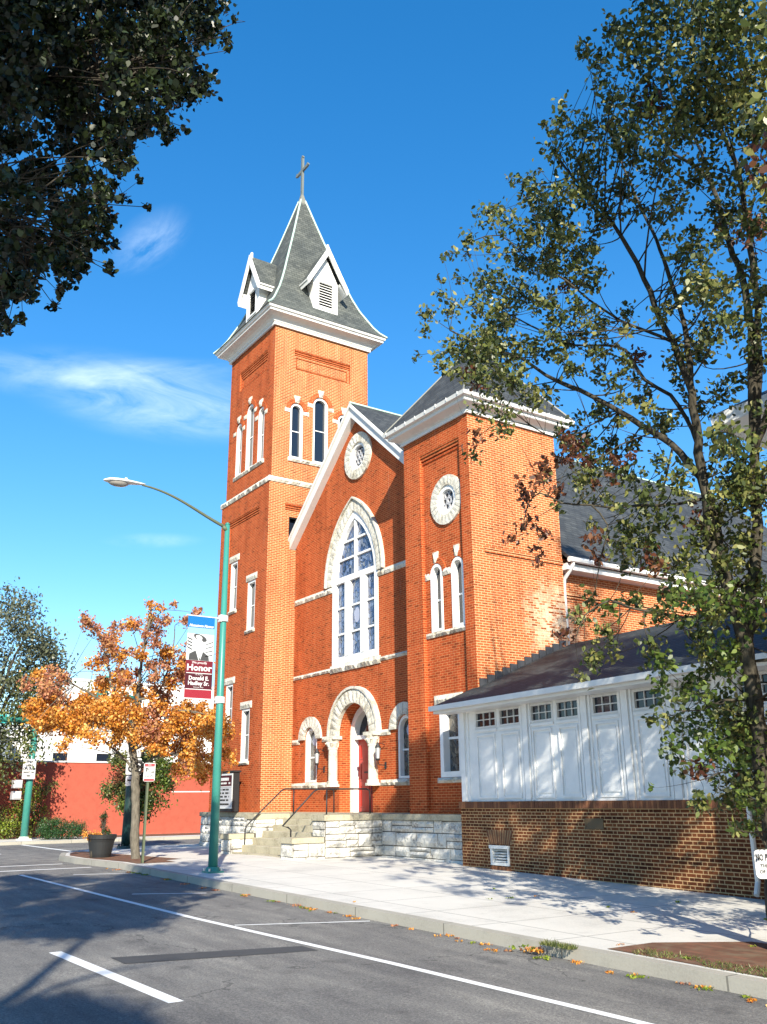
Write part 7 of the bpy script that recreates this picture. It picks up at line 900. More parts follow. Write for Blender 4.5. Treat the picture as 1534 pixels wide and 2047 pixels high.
# banner: flat cloth hanging between the brackets
bn = thing('banner', 'blue and maroon honour banner with a soldier portrait hanging from the teal street lamp', 'banner', (X,8.25,2.2))
PB2 = PL((X+.005,0,0), (0,1,0), (-1,0,0)); y0, y1 = 7.90, 8.56
def bpan(name, z0, z1, m_, d=0): b = MB(); pbox(b, PB2, y0, y1, z0, z1, -.003-d, .003); return b.build(name, m_, bn)
bpan('blue_band', 3.86, 4.13, M['bb']); bpan('pale_band', 3.72, 3.859, M['bpale']); bpan('portrait_panel', 3.105, 3.719, M['bg2']); bpan('honour_panel', 2.82, 3.104, M['br1']); bpan('name_panel', 2.45, 2.819, M['br2']); bpan('red_band', 2.25, 2.449, M['br3'])
b = MB()
def poly(P, pts, d, m_=0): face(b, P, pts, d=d, m=m_)
cyb = 8.22
el = lambda c, z, a, bb, n=20, r=0: [(c + a*math.cos(t)*math.cos(r)-bb*math.sin(t)*math.sin(r), z + a*math.cos(t)*math.sin(r)+bb*math.sin(t)*math.cos(r)) for t in [2*math.pi*i/n for i in range(n)]]
poly(PB2, el(cyb,3.63,.17,.07,20,-.35), -.006, 0); poly(PB2, el(cyb-.03,3.635,.085,.05,16,-.35), -.0075, 1)
poly(PB2, el(cyb-.02,3.47,.10,.13), -.0085, 1)
poly(PB2, [(cyb-.26,3.11),(cyb-.25,3.25),(cyb-.10,3.33),(cyb-.02,3.11)], -.006, 0); poly(PB2, [(cyb+.24,3.11),(cyb+.22,3.22),(cyb+.08,3.31),(cyb+.02,3.11)], -.006, 0)
poly(PB2, [(cyb-.01,3.12),(cyb+.0,3.2),(cyb+.02,3.12)], -.0095, 2)
for q in range(4): poly(PB2, [(y1-.20,3.20+q*.09),(y1-.02,3.24+q*.10),(y1-.02,3.26+q*.10),(y1-.20,3.215+q*.09)], -.006, 0); poly(PB2, [(y0+.01,3.60-q*.07),(y0+.13,3.56-q*.075),(y0+.13,3.585-q*.075),(y0+.01,3.625-q*.07)], -.006, 2)
b.build('portrait', [M['bg1'], M['sw'], M['sk']], bn)
for body, s, z, bo, sx, sh in (('Hometown Heroes',.085,3.905,.004,.88,.4),('We proudly',.075,3.055,.001,1,0),('Honor',.20,2.935,.006,1.12,0),('US Army',.05,2.785,0,1,0),('Donald E.',.125,2.70,.004,1.0,0),('Hadley Sr.',.125,2.585,.004,1.0,0),('Vietnam War',.045,2.50,0,1,0)):
    text(body, s, PB2, (y0+y1)/2, z, -.006, M['sw'], bn, bold=bo, sx=sx, shear=sh)
b = MB()
for z in (2.815, 2.452): pbox(b, PB2, y0+.02, y1-.02, z-.008, z+.008, -.006, 0)
b.build('rule', M['sw'], bn)
# ---------------------------------------------------------------- signal poles
g2 = zg(-34.4)+KH
sp_ = thing('signal_pole', 'dark green traffic signal pole standing behind the orange tree trunk', 'pole', (-34.43,11.84,g2))
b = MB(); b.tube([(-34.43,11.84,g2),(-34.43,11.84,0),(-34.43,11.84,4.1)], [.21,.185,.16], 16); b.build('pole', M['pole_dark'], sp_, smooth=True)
b = MB(); b.tube([(-34.43,11.84,g2),(-34.43,11.84,g2+.10)], [.36,.34], 16)
for k in range(8): a = k*math.pi/4; b.tube([(-34.43+.30*math.cos(a),11.84+.30*math.sin(a),g2+.1),(-34.43+.30*math.cos(a),11.84+.30*math.sin(a),g2+.17)], .03, 6)
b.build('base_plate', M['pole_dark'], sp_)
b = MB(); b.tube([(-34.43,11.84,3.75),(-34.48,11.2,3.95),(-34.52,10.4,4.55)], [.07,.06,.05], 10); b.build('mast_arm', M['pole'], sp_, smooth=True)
PS = PL((-34.18,0,0), (0,1,0), (-1,0,0))
def plate(name, lab, cat, P, u0, u1, z0, z1, m_, grp=None, rim=None, r=.04):
    t = thing(name, lab, cat, P((u0+u1)/2, z0, 0), grp); b = MB(); q = []
    for (cx_, cz_, a0) in ((u1-r,z1-r,0),(u0+r,z1-r,90),(u0+r,z0+r,180),(u1-r,z0+r,270)):
        for i in range(4): a = R(a0+i*30); q.append((cx_+r*math.cos(a), cz_+r*math.sin(a)))
    face(b, P, q, d=-.006); face(b, P, q[::-1], d=.004); reveal(b, P, q, -.006, .004); b.build('plate', m_, t)
    if rim: b = MB(); c_ = ((u0+u1)/2, (z0+z1)/2); inn = [((u-c_[0])*.93+c_[0], (z-c_[1])*.95+c_[1]) for u, z in q]; inn2 = [((u-c_[0])*.88+c_[0], (z-c_[1])*.915+c_[1]) for u, z in q]; ring(b, P, inn, inn2, -.009, -.005); b.build('border', rim, t)
    return t
s = plate('route_sign', 'upper white direction panel at the top of the dark signal pole', 'sign', PS, 11.55, 12.05, 1.62, 1.95, M['sw'], rim=M['sk']); text('WEST', .15, PS, 11.80, 1.79, -.009, M['sk'], s, bold=.003)
s = plate('route_sign', 'black and white route shield numbered 6 on the dark signal pole', 'sign', PS, 11.52, 12.10, 1.0, 1.58, M['sw']); b = MB(); pbox(b, PS, 11.52, 12.10, 1.50, 1.53, -.010, -.006); pbox(b, PS, 11.88, 12.10, 1.02, 1.49, -.010, -.006); b.build('shield_field', M['sk'], s); text('6', .50, PS, 11.70, 1.24, -.009, M['sk'], s, bold=.006); text('0', .42, PS, 11.99, 1.24, -.012, M['sw'], s)
s = plate('route_sign', 'grey arrow panel pointing right below the route number', 'sign', PS, 11.54, 12.02, .60, .96, M['sgr'])
b = MB(); face(b, PS, [(11.60,.77),(11.84,.77),(11.84,.71),(11.98,.80),(11.84,.89),(11.84,.83),(11.60,.83)], d=-.009); b.build('arrow', M['sk'], s)
def signal(x, y, z, lab, toward=0):
    t = thing('traffic_signal', lab, 'traffic light', (x,y,z)); b = MB(); b.box(x-.14,x+.14,y-.17,y+.17,z,z+1.0); b.build('housing', M['pole'], t)
    for k in range(3):
        b = MB(); b.tube([(x+.14,y,z+.18+k*.32),(x+.36,y,z+.16+k*.32)], .125, 12, caps=False); b.build('visor', M['pole'], t)
        b = MB(); b.tube([(x+.13,y,z+.18+k*.32),(x+.15,y,z+.18+k*.32)], .115, 12); b.build('lens', [M['leaf_hedge'],M['sk'],M['sk']][k], t)
    return t
signal(-34.55, 10.55, 3.55, 'teal traffic signal head on the mast arm among the orange leaves')
b = MB(); cm_ = thing('traffic_camera', 'small pale camera housing beside the traffic signal head', 'camera', (-34.5,11.1,4.0)); b.tube([(-34.2,11.02,3.98),(-34.7,11.22,4.0)], [.11,.12], 10); b.box(-34.7,-34.1,10.95,11.25,4.09,4.12); b.build('housing', M['lampshell'], cm_); b = MB(); b.tube([(-34.6,11.2,4.0),(-34.6,11.25,3.9)], .03, 6); b.build('mount', M['lampshell'], cm_)
g3 = zg(-46.3)+KH
gp = thing('signal_pole', 'teal traffic signal pole beside the yellow green bush at the far corner', 'pole', (-46.3,11.06,g3))
b = MB(); b.tube([(-46.3,11.06,g3),(-46.3,11.06,1),(-46.3,11.06,4.4)], [.17,.16,.14], 16); b.build('pole', M['pole'], gp, smooth=True)
b = MB(); b.box(-46.58,-46.02,10.78,11.34,g3,g3+.07); b.tube([(-46.3,11.06,g3+.07),(-46.3,11.06,g3+.16)], [.24,.20], 12); b.build('base_plate', M['lampshell'], gp)
b = MB(); b.tube([(-46.3,11.06,3.8),(-46.45,8,3.85),(-46.6,3,4.1)], [.14,.12,.09], 10); b.build('mast_arm', M['pole'], gp, smooth=True)
PG = PL((-45.98,0,0), (0,1,0), (-1,0,0))
s = plate('regulation_sign', 'white rectangular sign with black text on the teal signal pole', 'sign', PG, 10.62, 11.20, 1.12, 2.02, M['sw'], rim=None)
for k, (bd, sz) in enumerate((('STOP',.13),('HERE',.13),('ON RED',.15),('RIGHT ON',.10),('RED',.10))): text(bd, sz, PG, 10.91, 1.88-k*.155, -.009, M['sk'], s, bold=.006)
s = plate('one_way_sign', 'teal sign with a white right-pointing arrow on the mast arm at the left edge', 'sign', PL((-46.35,0,0),(0,1,0),(-1,0,0)), 8.7, 9.85, 3.62, 4.05, M['sg'], rim=M['sw'])
b = MB(); PO = PL((-46.35,0,0),(0,1,0),(-1,0,0)); face(b, PO, [(9.30,3.80),(9.48,3.80),(9.48,3.72),(9.64,3.84),(9.48,3.96),(9.48,3.88),(9.30,3.88)], d=-.009); b.build('arrow', M['sw'], s)
for z in (.72, .22):
    t = thing('pedestrian_signal', 'small pale pedestrian signal box strapped to the teal pole' + (', the upper one' if z > .5 else ', the lower one'), 'signal box', (-46.2,10.7,z)); b = MB(); b.box(-46.45,-46.0,10.30,10.68,z,z+.36); b.build('box', M['sgr'], t); b = MB(); b.box(-45.998,-45.96,10.34,10.64,z+.05,z+.20); b.build('face', M['sw'], t)
t = thing('leaning_post', 'thin pale post with a dark cap leaning at the left edge', 'post', (-55,12.03,-1.6)); b = MB(); b.tube([(-53,12.0,zg(-53)+KH),(-53,12.05,.4)], [.09,.09], 8); b.build('post', M['offwhite'], t); b = MB(); b.tube([(-53,12.05,.4),(-53,12.06,1.1)], [.16,.16], 8); b.build('cap', M['sk'], t)
# parking sign and post at the pit
g4 = zg(-23.4)+KH
t = thing('sign_post', 'brown green steel post holding the red and white parking sign', 'post', (-23.4,8.47,g4)); b = MB()
b.box(-23.425,-23.375,8.44,8.446,g4,1.0); b.box(-23.425,-23.419,8.44,8.50,g4,1.0); b.box(-23.381,-23.375,8.44,8.50,g4,1.0); b.build('post', M['brown_post'], t)
PP = PL((-23.36,0,0), (.35,.937,0), (-.937,.35,0)); 
PP = PL((-23.34-.0,8.47,0), Vector((.35,.937,0)), Vector((-.937,.35,0)))
s = plate('parking_sign', 'white parking sign with red top and bottom bands on a thin post', 'sign', PP, -.13, .15, .52, .97, M['sw'], rim=None)
for z0, z1 in ((.88,.955),(.53,.59)): b = MB(); pbox(b, PP, -.115, .135, z0, z1, -.009, -.006); b.build('red_band', M['sr'], s)
text('P', .15, PP, -.05, .79, -.009, M['sk'], s, bold=.006); text('2 HR', .08, PP, .06, .74, -.009, M['sk'], s, bold=.003, sx=.8); text('8AM-6PM', .05, PP, .01, .65, -.009, M['sk'], s, bold=.002); text('NO', .05, PP, .01, .92, -.011, M['sw'], s)
# no parking sign at right
g5 = zg(-6.65)+KH
t = thing('sign_post', 'short steel post of the no parking sign at the right edge', 'post', (-6.62,9.56,g5)); b = MB(); b.box(-6.645,-6.60,9.54,9.58,g5,-.55); b.build('post', M['brown_post'], t)
PN = PL((-6.60,9.52,0), Vector((.6,.8,0)), Vector((-.8,.6,0)))
s = plate('no_parking_sign', 'white no parking sign cut by the right edge of the photo', 'sign', PN, -.16, .19, -.86, -.56, M['sw'], r=.05)
text('NO PARKING', .095, PN, .015, -.645, -.009, M['sk'], s, bold=.004, sx=.56); text('THIS SIDE', .05, PN, .0, -.73, -.009, M['sk'], s, bold=.002); text('OF STREET', .05, PN, .0, -.79, -.009, M['sk'], s, bold=.002)
# planter
g6 = zg(-27.5)+KH
pt = thing('planter', 'large charcoal round planter pot on the brick corner strip', 'planter', (-27.53,8.72,g6))
b = MB(); b.lathe((-27.53,8.72,g6), [(.27,0),(.30,.10),(.36,.42),(.385,.50),(.41,.505),(.42,.60),(.40,.62),(.37,.60),(.36,.52)], 28); b.build('pot', M['pot'], pt, smooth=False)
b = MB(); b.lathe((-27.53,8.72,g6+.52), [(.37,0),(.37,.01)], 20); b.build('soil', M['soil'], pt)
# pavers
M['pav'] = None
def paver_mat():
    mt = mat('pit_pavers', rough=.9, spec=.15); t = NT(mt); P = t.pos(); s = t.sep(P); b = t.new('ShaderNodeTexBrick'); t.l.new(t.comb(s[0], s[1]), b.inputs['Vector'])
    b.inputs['Scale'].default_value = 1; b.inputs['Brick Width'].default_value = .2; b.inputs['Row Height'].default_value = .1; b.inputs['Mortar Size'].default_value = .006
    b.inputs['Color1'].default_value = (.20,.095,.06,1); b.inputs['Color2'].default_value = (.13,.065,.042,1); b.inputs['Mortar'].default_value = (.12,.09,.06,1)
    n = t.noise(P, 4, 5); t.col(t.mix(t.m('MULTIPLY', t.m('SUBTRACT', n, .5, clamp=True), 2.5), b.outputs['Color'], (.20,.17,.11))); t.bump(t.m('SUBTRACT', n, b.outputs['Fac']), .4, .01); return mt
PM = paver_mat()
strip('brick_paving', -33.2, -23.3, lambda x: max(8.3, ykerb(x)+.3), lambda x: 9.9 if x < -24.2 else 9.3, KH+.005, PM)
strip('brick_paving', -7.9, -3.0, 8.25, lambda x: min(10.0, 9.0+(x+7.9)*1.6), KH+.005, PM, step=.2)
strip('brick_paving', -49.8, -46.6, 14.5, 24, KH+.005, PM)
# ---------------------------------------------------------------- far corner
rw = thing('painted_wall', 'long low salmon red wall across the side street', 'wall', (-50,16,-1.6)); b = MB(); b.box(-50.3,-50,4,30,-1.9,2.05); b.build('wall', M['redwall'], rw)
b = MB(); b.box(-50.36,-49.94,3.9,30,2.05,2.13); b.build('coping', M['offwhite'], rw)
b = MB(); b.box(-50,-49.985,19.5,23.5,.55,.60); b.build('ledge', M['white'], rw)
def block(name, lab, x0, x1, y0, y1, z1, m_, wins_):
    t = thing(name, lab, 'building', ((x0+x1)/2,(y0+y1)/2,-1.7)); b = MB(); P = SP(x1); hs_ = [rect(*w) for w in wins_]
    face(b, P, rect(y0,y1,-1.9,z1), hs_)
    for l in hs_: reveal(b, P, l, 0, .15)
    b.add([(x0,y0,-1.9),(x1,y0,-1.9),(x1,y0,z1),(x0,y0,z1),(x0,y1,z1),(x1,y1,z1)], [(0,1,2,3),(3,2,5,4)]); b.build('wall', m_, t)
    b = MB(); b.box(x0-.1,x1+.12,y0-.12,y1+.1,z1,z1+.2); b.build('parapet', M['offwhite'], t)
    for l in hs_:
        f = MB(); ring(f, P, l, [(l[0][0]+.08,l[0][1]+.08),(l[1][0]-.08,l[0][1]+.08),(l[1][0]-.08,l[2][1]-.08),(l[0][0]+.08,l[2][1]-.08)], .0, .12); w = f.build('window', M['offwhite'], t); g = MB(); face(g, P, l, d=.11); g.build('pane', M['glass'], w)
    return t
block('far_building', 'white rendered building rising behind the red wall', -74, -62, 13.5, 30, 4.6, M['white_far'], [(16+i*2.8,17.1+i*2.8,1.6,3.2) for i in range(5)])
block('far_building', 'taller pale building in the distance behind the orange tree', -100, -88, 24, 60, 11.0, M['white_far'], [(26+i*3.5,27.3+i*3.5,z,z+1.8) for i in range(9) for z in (3,6.5)])
block('far_building', 'grey blue building behind the trees at the left edge', -72, -60, -6, 13.0, 3.9, M['slate_wall'], [(2+i*3,3.2+i*3,1.2,2.8) for i in range(3)])
# ---------------------------------------------------------------- foliage
def leaf_mesh(name, blobs, dens, size, mats, mfn=None, seed=1, parent=None, sub=(5,9), spread=.55, up=.35, aspect=.62, droop=.5, flat=1.0):
    rg = np.random.default_rng(seed); C_, S_, MI = [], [], []; subs = []
    for bi, (x, y, z, r) in enumerate(blobs):
        n = max(8, int(dens*10*r*r/(size*size))); k = int(rg.integers(*sub)) if r > .2 else 3
        sc_ = rg.normal(0, 1, (k,3)); sc_ /= np.linalg.norm(sc_, axis=1)[:,None]; sc_ = sc_*(r*rg.uniform(.15,.95,(k,1)))*np.array([1,1,flat]) + np.array([x,y,z]); subs.append(sc_)
        w = rg.integers(0, k, n); p = sc_[w] + rg.normal(0, r*spread*.45, (n,3))*np.array([1,1,flat])
        C_.append(p); MI.append(np.full(n, mfn(x,y,z,rg) if mfn else 0))
    c = np.concatenate(C_); mi = np.concatenate(MI); n = len(c)
    a = rg.normal(0,1,(n,3)); a[:,2] -= droop; a /= np.linalg.norm(a,axis=1)[:,None]
    nn = rg.normal(0,1,(n,3)); nn[:,2] += up; nn -= a*(nn*a).sum(1)[:,None]; nn /= np.linalg.norm(nn,axis=1)[:,None]; bb = np.cross(a, nn)
    L = size*rg.uniform(.65,1.25,(n,1)); Wd = L*aspect
    K = 6; v = np.empty((n,K,3)); f = nn*L*.09
    v[:,0] = c-a*L*.5; v[:,1] = c+bb*Wd*.42-a*L*.22+f; v[:,2] = c+bb*Wd*.40+a*L*.12+f; v[:,3] = c+a*L*.5-f*.6; v[:,4] = c-bb*Wd*.40+a*L*.12+f; v[:,5] = c-bb*Wd*.42-a*L*.22+f
    me = bpy.data.meshes.new(name); me.vertices.add(n*K); me.vertices.foreach_set('co', v.reshape(-1)); me.loops.add(n*K); me.loops.foreach_set('vertex_index', np.arange(n*K)); me.polygons.add(n); me.polygons.foreach_set('loop_start', np.arange(n)*K); me.polygons.foreach_set('material_index', mi.astype(np.int32))
    for m_ in mats: me.materials.append(m_)
    me.update(); me.validate(); o = bpy.data.objects.new(name, me); COL.objects.link(o); par(o, parent)
    return o, subs
def limb_mesh(name, limbs, blobs, subs, mt, parent, tw=.012, seed=2, n=8, maxd=99, cup=.1):
    rn = random.Random(seed); b = MB(); nodes = []
    for l in limbs:
        pts = [Vector(p[:3]) for p in l]; rs = [p[3] for p in l]; P2, R2 = [pts[0]], [rs[0]]
        for i in range(len(pts)-1):
            seg = (pts[i+1]-pts[i]).length; k = max(2, int(seg/.18)); p0 = pts[max(i-1,0)]; p3 = pts[min(i+2,len(pts)-1)]
            for j in range(1, k+1):
                t = j/k; p = .5*((2*pts[i]) + (pts[i+1]-p0)*t + (2*p0-5*pts[i]+4*pts[i+1]-p3)*t*t + (3*pts[i]-p0-3*pts[i+1]+p3)*t**3)
                r = rs[i]+(rs[i+1]-rs[i])*t; P2.append(p + Vector([rn.gauss(0,1) for _ in range(3)])*min(.012, r*.2)); R2.append(r*rn.uniform(.93,1.07))
        b.tube(P2, R2, n); nodes += [(p, r) for p, r in zip(P2[2:], R2[2:])]
    N = np.array([p[:] for p, r in nodes]) if nodes else None
    for (x,y,z,r), ss in zip(blobs, subs):
        c = Vector((x,y,z)); d = np.linalg.norm(N-np.array([x,y,z]), axis=1) + np.maximum(0, N[:,2]-z)*.6; i = int(rn.choice(np.argsort(d)[:6])); a, ra = nodes[i]; D = (c-a).length
        if D < maxd:
            mid = a.lerp(c, .5) + Vector((rn.gauss(0,.1), rn.gauss(0,.1), rn.gauss(cup,.06)))*min(1, D); w = min(ra*.5, tw*(.7+D*.2))
            pp = [a.lerp(mid, t)*(1-t)+mid.lerp(c, t)*t for t in (0,.2,.4,.6,.8,1)]; b.tube(pp, [w, w*.9, w*.75, w*.6, w*.45, w*.3], 5)
        for s in ss:
            s = Vector(s); e = c + (s-c)*1.25; b.tube([c, c.lerp(e,.5)+Vector((rn.gauss(0,.03),rn.gauss(0,.03),.02)), e], [tw*.4, tw*.28, tw*.15], 4)
    return b.build(name, mt, parent, smooth=True)
# big tree on the right
gT = zg(-6.7)+KH
tr_ = thing('pear_tree', 'large green street tree with many limbs in front of the annex at the right', 'tree', (-6.75,9.75,gT))
def mf(x,y,z,rg):
    if z < 4.6 and z > 2.4 and x < -7.4 and y < 8.9: return 1
    if z < 2.4 and rg.random() < .45: return 2
    if z > 9.5 and rg.random() < .35: return 2
    return 1 if rg.random() < .04 else 0
crown, subs = leaf_mesh('crown', MAIN_BLOBS, 1.15, .084, [M['leaf'],M['leaf_red'],M['leaf_lime']], mf, 3, tr_, sub=(5,10), spread=.68)
ml_ = [list(l) for l in MAIN_LIMBS]; ml_ = [[(p[0],p[1],p[2],p[3]*.66) for p in l] for l in ml_]; ml_[0][0] = (-6.72,9.72,gT-.1,.16); 
limb_mesh('trunk', ml_, MAIN_BLOBS, subs, M['bark'], tr_, .013, cup=-.12, maxd=2.2)
# dark tree over the near kerb, crown hangs into the upper left of the view
ts = thing('shade_tree', 'dark overhanging tree crown filling the upper left corner', 'tree', (-6.5,-3.4,zg(-6.5)+KH))
rg0 = random.Random(8); extra = []
for i in range(130):
    s_ = rg0.uniform(1.0, 6.0); bx_ = rg0.choice(SHADE_BLOBS); extra.append((bx_[0]+sdir.x*s_+rg0.uniform(-.6,.6), bx_[1]+sdir.y*s_+rg0.uniform(-.9,.3), bx_[2]+sdir.z*s_+rg0.uniform(-.3,.6), rg0.uniform(.3,.55)))
def seen(e):
    q = Vector(e[:3]); z_ = q.dot(FW); return z_ > 0 and abs(q.dot(RT)) < z_*.46+e[3] and abs(q.dot(UP)) < z_*.60+e[3]
extra = [e for e in extra if not seen(e) and e[1] < 1.2 - max(0, (e[0]+5)*.9)]
SB_ = list(SHADE_BLOBS)
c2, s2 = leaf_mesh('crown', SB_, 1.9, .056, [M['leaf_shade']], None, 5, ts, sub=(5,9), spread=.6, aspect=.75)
c3, s3 = leaf_mesh('shading_crown', extra, 1.2, .12, [M['leaf_shade']], None, 6, ts, sub=(4,8), spread=.9)  # unseen clumps added on the sun side to shade the visible crown
ctr = Vector([sum(b[i] for b in SB_)/len(SB_) for i in range(3)])
tl = [[(-6.5,-3.4,zg(-6.5)+KH-.05,.24),(-6.4,-3.3,1.0,.20),(-6.2,-3.0,3.0,.17)],
      [(-6.2,-3.0,3.0,.13),(-6.1,-1.5,4.2,.09),(-6.1,0,4.9,.06),(-6.1,1.0,5.2,.035),(-6.0,1.9,5.6,.015)],
      [(-6.1,-1.5,4.2,.06),(-6.3,-.4,4.2,.04),(-6.2,.6,4.0,.02),(-6.2,1.1,3.7,.01)],
      [(-6.2,-3.0,3.0,.13),(-5.2,-2.8,5.0,.09),(-3.5,-2.5,7,.04)],[(-6.2,-3.0,3.0,.12),(-6.0,-2.0,5.5,.09),(-5.0,-.8,7.2,.05),(-3.8,-.2,8.0,.02)]]
limb_mesh('trunk', tl, SB_+extra, s2+s3, M['bark_dark'], ts, .009, maxd=4)
t9 = thing('shade_tree', 'kerbside tree outside the view whose shadow falls across the near left road', 'tree', (3.5,-4.2,zg(3.5)+KH))
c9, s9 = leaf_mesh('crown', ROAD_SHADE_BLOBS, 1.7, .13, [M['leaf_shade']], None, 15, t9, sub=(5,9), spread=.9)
limb_mesh('trunk', [[(3.5,-4.2,zg(3.5)+KH,.17),(3.4,-4.1,2,.14),(3,-4,5,.09),(2,-3.5,7.5,.05),(-1,-2.5,8.5,.02)],[(3,-4,5,.07),(5,-4.5,7,.04),(8,-5,9,.02)],[(3,-4,5,.06),(1,-3,7,.04),(-3,-1.5,8,.015)]], ROAD_SHADE_BLOBS, s9, M['bark_dark'], t9, .010, maxd=.9)
# orange tree
to = thing('autumn_tree', 'orange autumn maple between the planter and the teal street lamp', 'tree', (-25.7,9.12,zg(-25.7)+KH))
def mo_(x,y,z,rg): return 1 if (z > 2.9 and rg.random() < .55) else (1 if rg.random() < .07 else 0)
co, so_ = leaf_mesh('crown', ORANGE_BLOBS, 2.3, .08, [M['leaf_orange'],M['leaf_pink']], mo_, 7, to, sub=(4,8), spread=.8, aspect=.8)
ol = [list(l) for l in ORANGE_LIMBS]; limb_mesh('trunk', ol, ORANGE_BLOBS, so_, M['bark_pale'], to, .016, n=8)
# small green tree behind the signal pole
def ballblobs(c, rx, ry, rz, n, r0, r1, seed):
    rn = random.Random(seed); o = []
    while len(o) < n:
        p = [rn.uniform(-1,1) for _ in range(3)]
        if sum(q*q for q in p) < 1: o.append((c[0]+p[0]*rx, c[1]+p[1]*ry, c[2]+p[2]*rz, rn.uniform(r0,r1)))
    return o
def bush(name, lab, cat, c, rx, ry, rz, n, r0, r1, size, dens, mats, mfn, seed, trunk=None, barkm='bark_dark', grp=None, flat=1.0):
    g_ = zg(c[0]) + (KH if c[0] > -37 or c[0] < -45 else 0); t = thing(name, lab, cat, (c[0],c[1],g_), grp); bl = ballblobs(c, rx, ry, rz, n, r0, r1, seed)
    o, ss = leaf_mesh('crown', bl, dens, size, mats, mfn, seed, t, sub=(4,8), spread=.8, flat=flat)
    lim = [[(c[0],c[1],g_-.05,trunk or .05),(c[0]+.05,c[1],(g_+c[2])/2,(trunk or .05)*.8),(c[0],c[1]+.05,c[2],(trunk or .05)*.5)]]
    rn = random.Random(seed)
    for k in range(5): a = k*1.257+rn.random(); lim.append([(c[0],c[1],(g_*.4+c[2]*.6),(trunk or .05)*.5),(c[0]+rx*.4*math.cos(a),c[1]+ry*.4*math.sin(a),c[2]+rz*.1,(trunk or .05)*.3),(c[0]+rx*.75*math.cos(a),c[1]+ry*.75*math.sin(a),c[2]+rz*.45,(trunk or .05)*.12)])
    limb_mesh('trunk', lim, bl, ss, M[barkm], t, .012)
    return t
bush('small_tree', 'small rounded green and lime street tree behind the dark signal pole', 'tree', (-37.0,13.1,.85), 1.2,1.3,1.25, 46, .28,.5, .11, 2.02, [M['leaf'],M['leaf_lime'],M['leaf_red']], lambda x,y,z,rg: 1 if (y > 13.3 or z < .3) and rg.random() < .7 else (2 if rg.random() < .15 else 0), 21, trunk=.09)
bush('hedge_shrub', 'rounded dark evergreen shrub at the foot of the red wall', 'shrub', (-46.2,12.75,-1.12), .7,1.15,.42, 40, .2,.34, .055, 1.06, [M['leaf_hedge']], None, 22)
bush('yellow_shrub', 'loose yellow green shrub around the foot of the teal signal pole', 'shrub', (-48.6,10.9,-.75), .8,1.5,.85, 40, .25,.42, .10, 0.73, [M['leaf_vine'],M['leaf']], lambda x,y,z,rg: int(rg.random() < .3), 23)
bush('yellow_shrub', 'taller climbing green shrub against the shaded red wall', 'shrub', (-49.2,12.1,.0), .5,1.1,1.3, 34, .22,.4, .10, 0.63, [M['leaf'],M['leaf_vine']], lambda x,y,z,rg: int(rg.random() < .5), 24)
# planter plants
bush('potted_conifer', 'dark little conifer in the middle of the charcoal planter', 'plant', (-27.53,8.74,-.55), .10,.10,.28, 16, .06,.10, .035, 1.12, [M['leaf_red'],M['leaf_hedge']], lambda x,y,z,rg: int(rg.random() < .4), 31)
bush('potted_flowers', 'orange flowers spilling over the left rim of the charcoal planter', 'plant', (-27.5,8.46,-.87), .2,.20,.13, 16, .07,.11, .045, 0.99, [M['leaf_orange']], None, 32)
bush('potted_greens', 'low green leaves at the right side of the charcoal planter', 'plant', (-27.5,8.86,-.83), .18,.16,.10, 12, .06,.10, .05, 0.86, [M['leaf_lime'],M['leaf_hedge']], lambda x,y,z,rg: int(rg.random() < .6), 33)
# distant trees
bush('distant_tree', 'tall thinning grey green tree beside the red wall at the left edge', 'tree', (-47.2,9.1,5.7), 2.6,3.4,4.5, 150, .5,1.0, .17, .75, [M['leaf_far'],M['leaf']], lambda x,y,z,rg: int(z < 6 and rg.random() < .7), 41, trunk=.2)
bush('distant_tree', 'low green tree behind the orange crown beside the tall grey tree', 'tree', (-66,20.5,4.6), 2,3.2,3.2, 60, .7,1.2, .24, 0.57, [M['leaf_far'],M['leaf']], lambda x,y,z,rg: int(rg.random() < .6), 42, trunk=.25)
bush('distant_tree', 'shadowy tree behind the teal mast arm at the left edge', 'tree', (-56,7.6,2.4), 2,3.0,2.4, 60, .6,1.1, .2, 0.88, [M['leaf'],M['leaf_far']], lambda x,y,z,rg: int(rg.random() < .3), 43, trunk=.2)
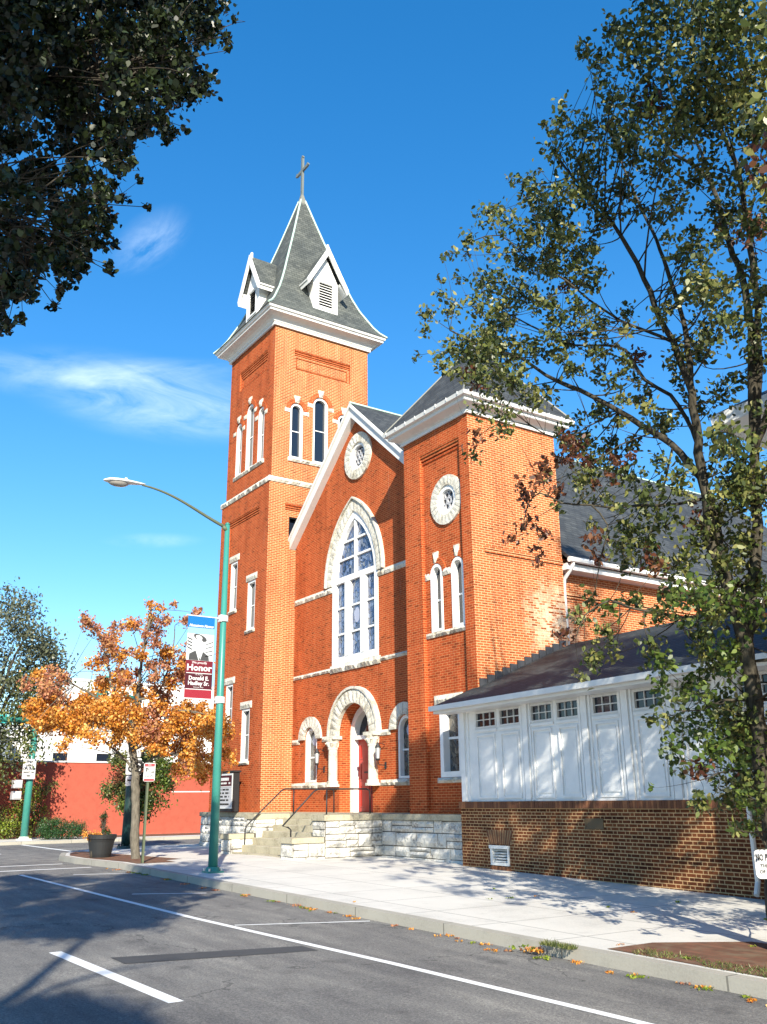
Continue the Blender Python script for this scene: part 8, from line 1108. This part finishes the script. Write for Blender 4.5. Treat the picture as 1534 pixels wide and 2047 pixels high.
# grass and fallen leaves
def litter(name, pts, size, mats, seed, mfn=None, up=2.2):
    bl = [(x,y,zg(x)+z,r) for x,y,z,r in pts]
    o, _ = leaf_mesh(name, bl, .35, size, mats, mfn, seed, None, sub=(3,6), spread=.7, up=up, flat=.04); return o
rn = random.Random(77)
pts = [(rn.uniform(-24,-4), 7.93-abs(rn.gauss(0,.10)), .012, rn.uniform(.05,.12)) for _ in range(60)] + [(rn.uniform(-14,-5), rn.uniform(8.3,12.5), KH+.012, rn.uniform(.04,.08)) for _ in range(14)]
tag(litter('fallen_leaves', pts, .035, [M['leaf_orange'],M['leaf_pink'],M['leaf_vine']], 78, lambda x,y,z,rg: int(rg.integers(0,3))), kind='stuff')
def tufts(name, x0, x1, y0, y1, n, seed, hgt=.07):
    rg = np.random.default_rng(seed); x = rg.uniform(x0,x1,n); y = rg.uniform(y0,y1,n); keep = (np.sin(x*5+1)+np.sin(y*7+x*2)) > -.1; x, y = x[keep], y[keep]; n = len(x)
    z = np.array([zg(q) for q in x])+KH; a = rg.uniform(0,6.28,n); h_ = hgt*rg.uniform(.4,1.3,n); v = np.empty((n,3,3)); dx, dy = np.cos(a)*.006, np.sin(a)*.006
    v[:,0] = np.stack([x-dx,y-dy,z],1); v[:,1] = np.stack([x+dx,y+dy,z],1); v[:,2] = np.stack([x+rg.normal(0,.03,n),y+rg.normal(0,.03,n),z+h_],1)
    me = bpy.data.meshes.new(name); me.from_pydata(v.reshape(-1,3).tolist(), [], np.arange(n*3).reshape(-1,3).tolist()); me.materials.append(M['leaf']); o = bpy.data.objects.new(name, me); COL.objects.link(o); return tag(o, kind='stuff')
tufts('grass', -7.6, -4.5, 8.22, 8.6, 1500, 1, .04)
tufts('weeds', -8.6, -8.1, 7.85, 8.02, 400, 2, .05)
lp = [(-8.75+rn.gauss(0,.10), 7.90+rn.gauss(0,.03), .03+rn.random()*.05, .07) for _ in range(14)]
pl = litter('leaf_pile', lp, .045, [M['leaf_orange'],M['leaf_pink'],M['leaf_vine']], 79, lambda x,y,z,rg: int(rg.integers(0,3)), up=.8); tag(pl, kind='stuff')
# ---------------------------------------------------------------- groups of repeats
GR = {'route_sign': 'signs on the dark signal pole', 'far_building': 'pale buildings beyond the red wall', 'distant_tree': 'trees beyond the side street', 'pedestrian_signal': 'signal boxes on the teal pole', 'yellow_shrub': 'shrubs along the red wall', 'signal_pole': 'traffic signal poles', 'sign_post': 'steel sign posts', 'shade_tree': 'trees on the near kerb'}
for o in list(S.objects):
    k = o.name.split('.')[0]
    if o.parent is None and k in GR: o['group'] = GR[k]
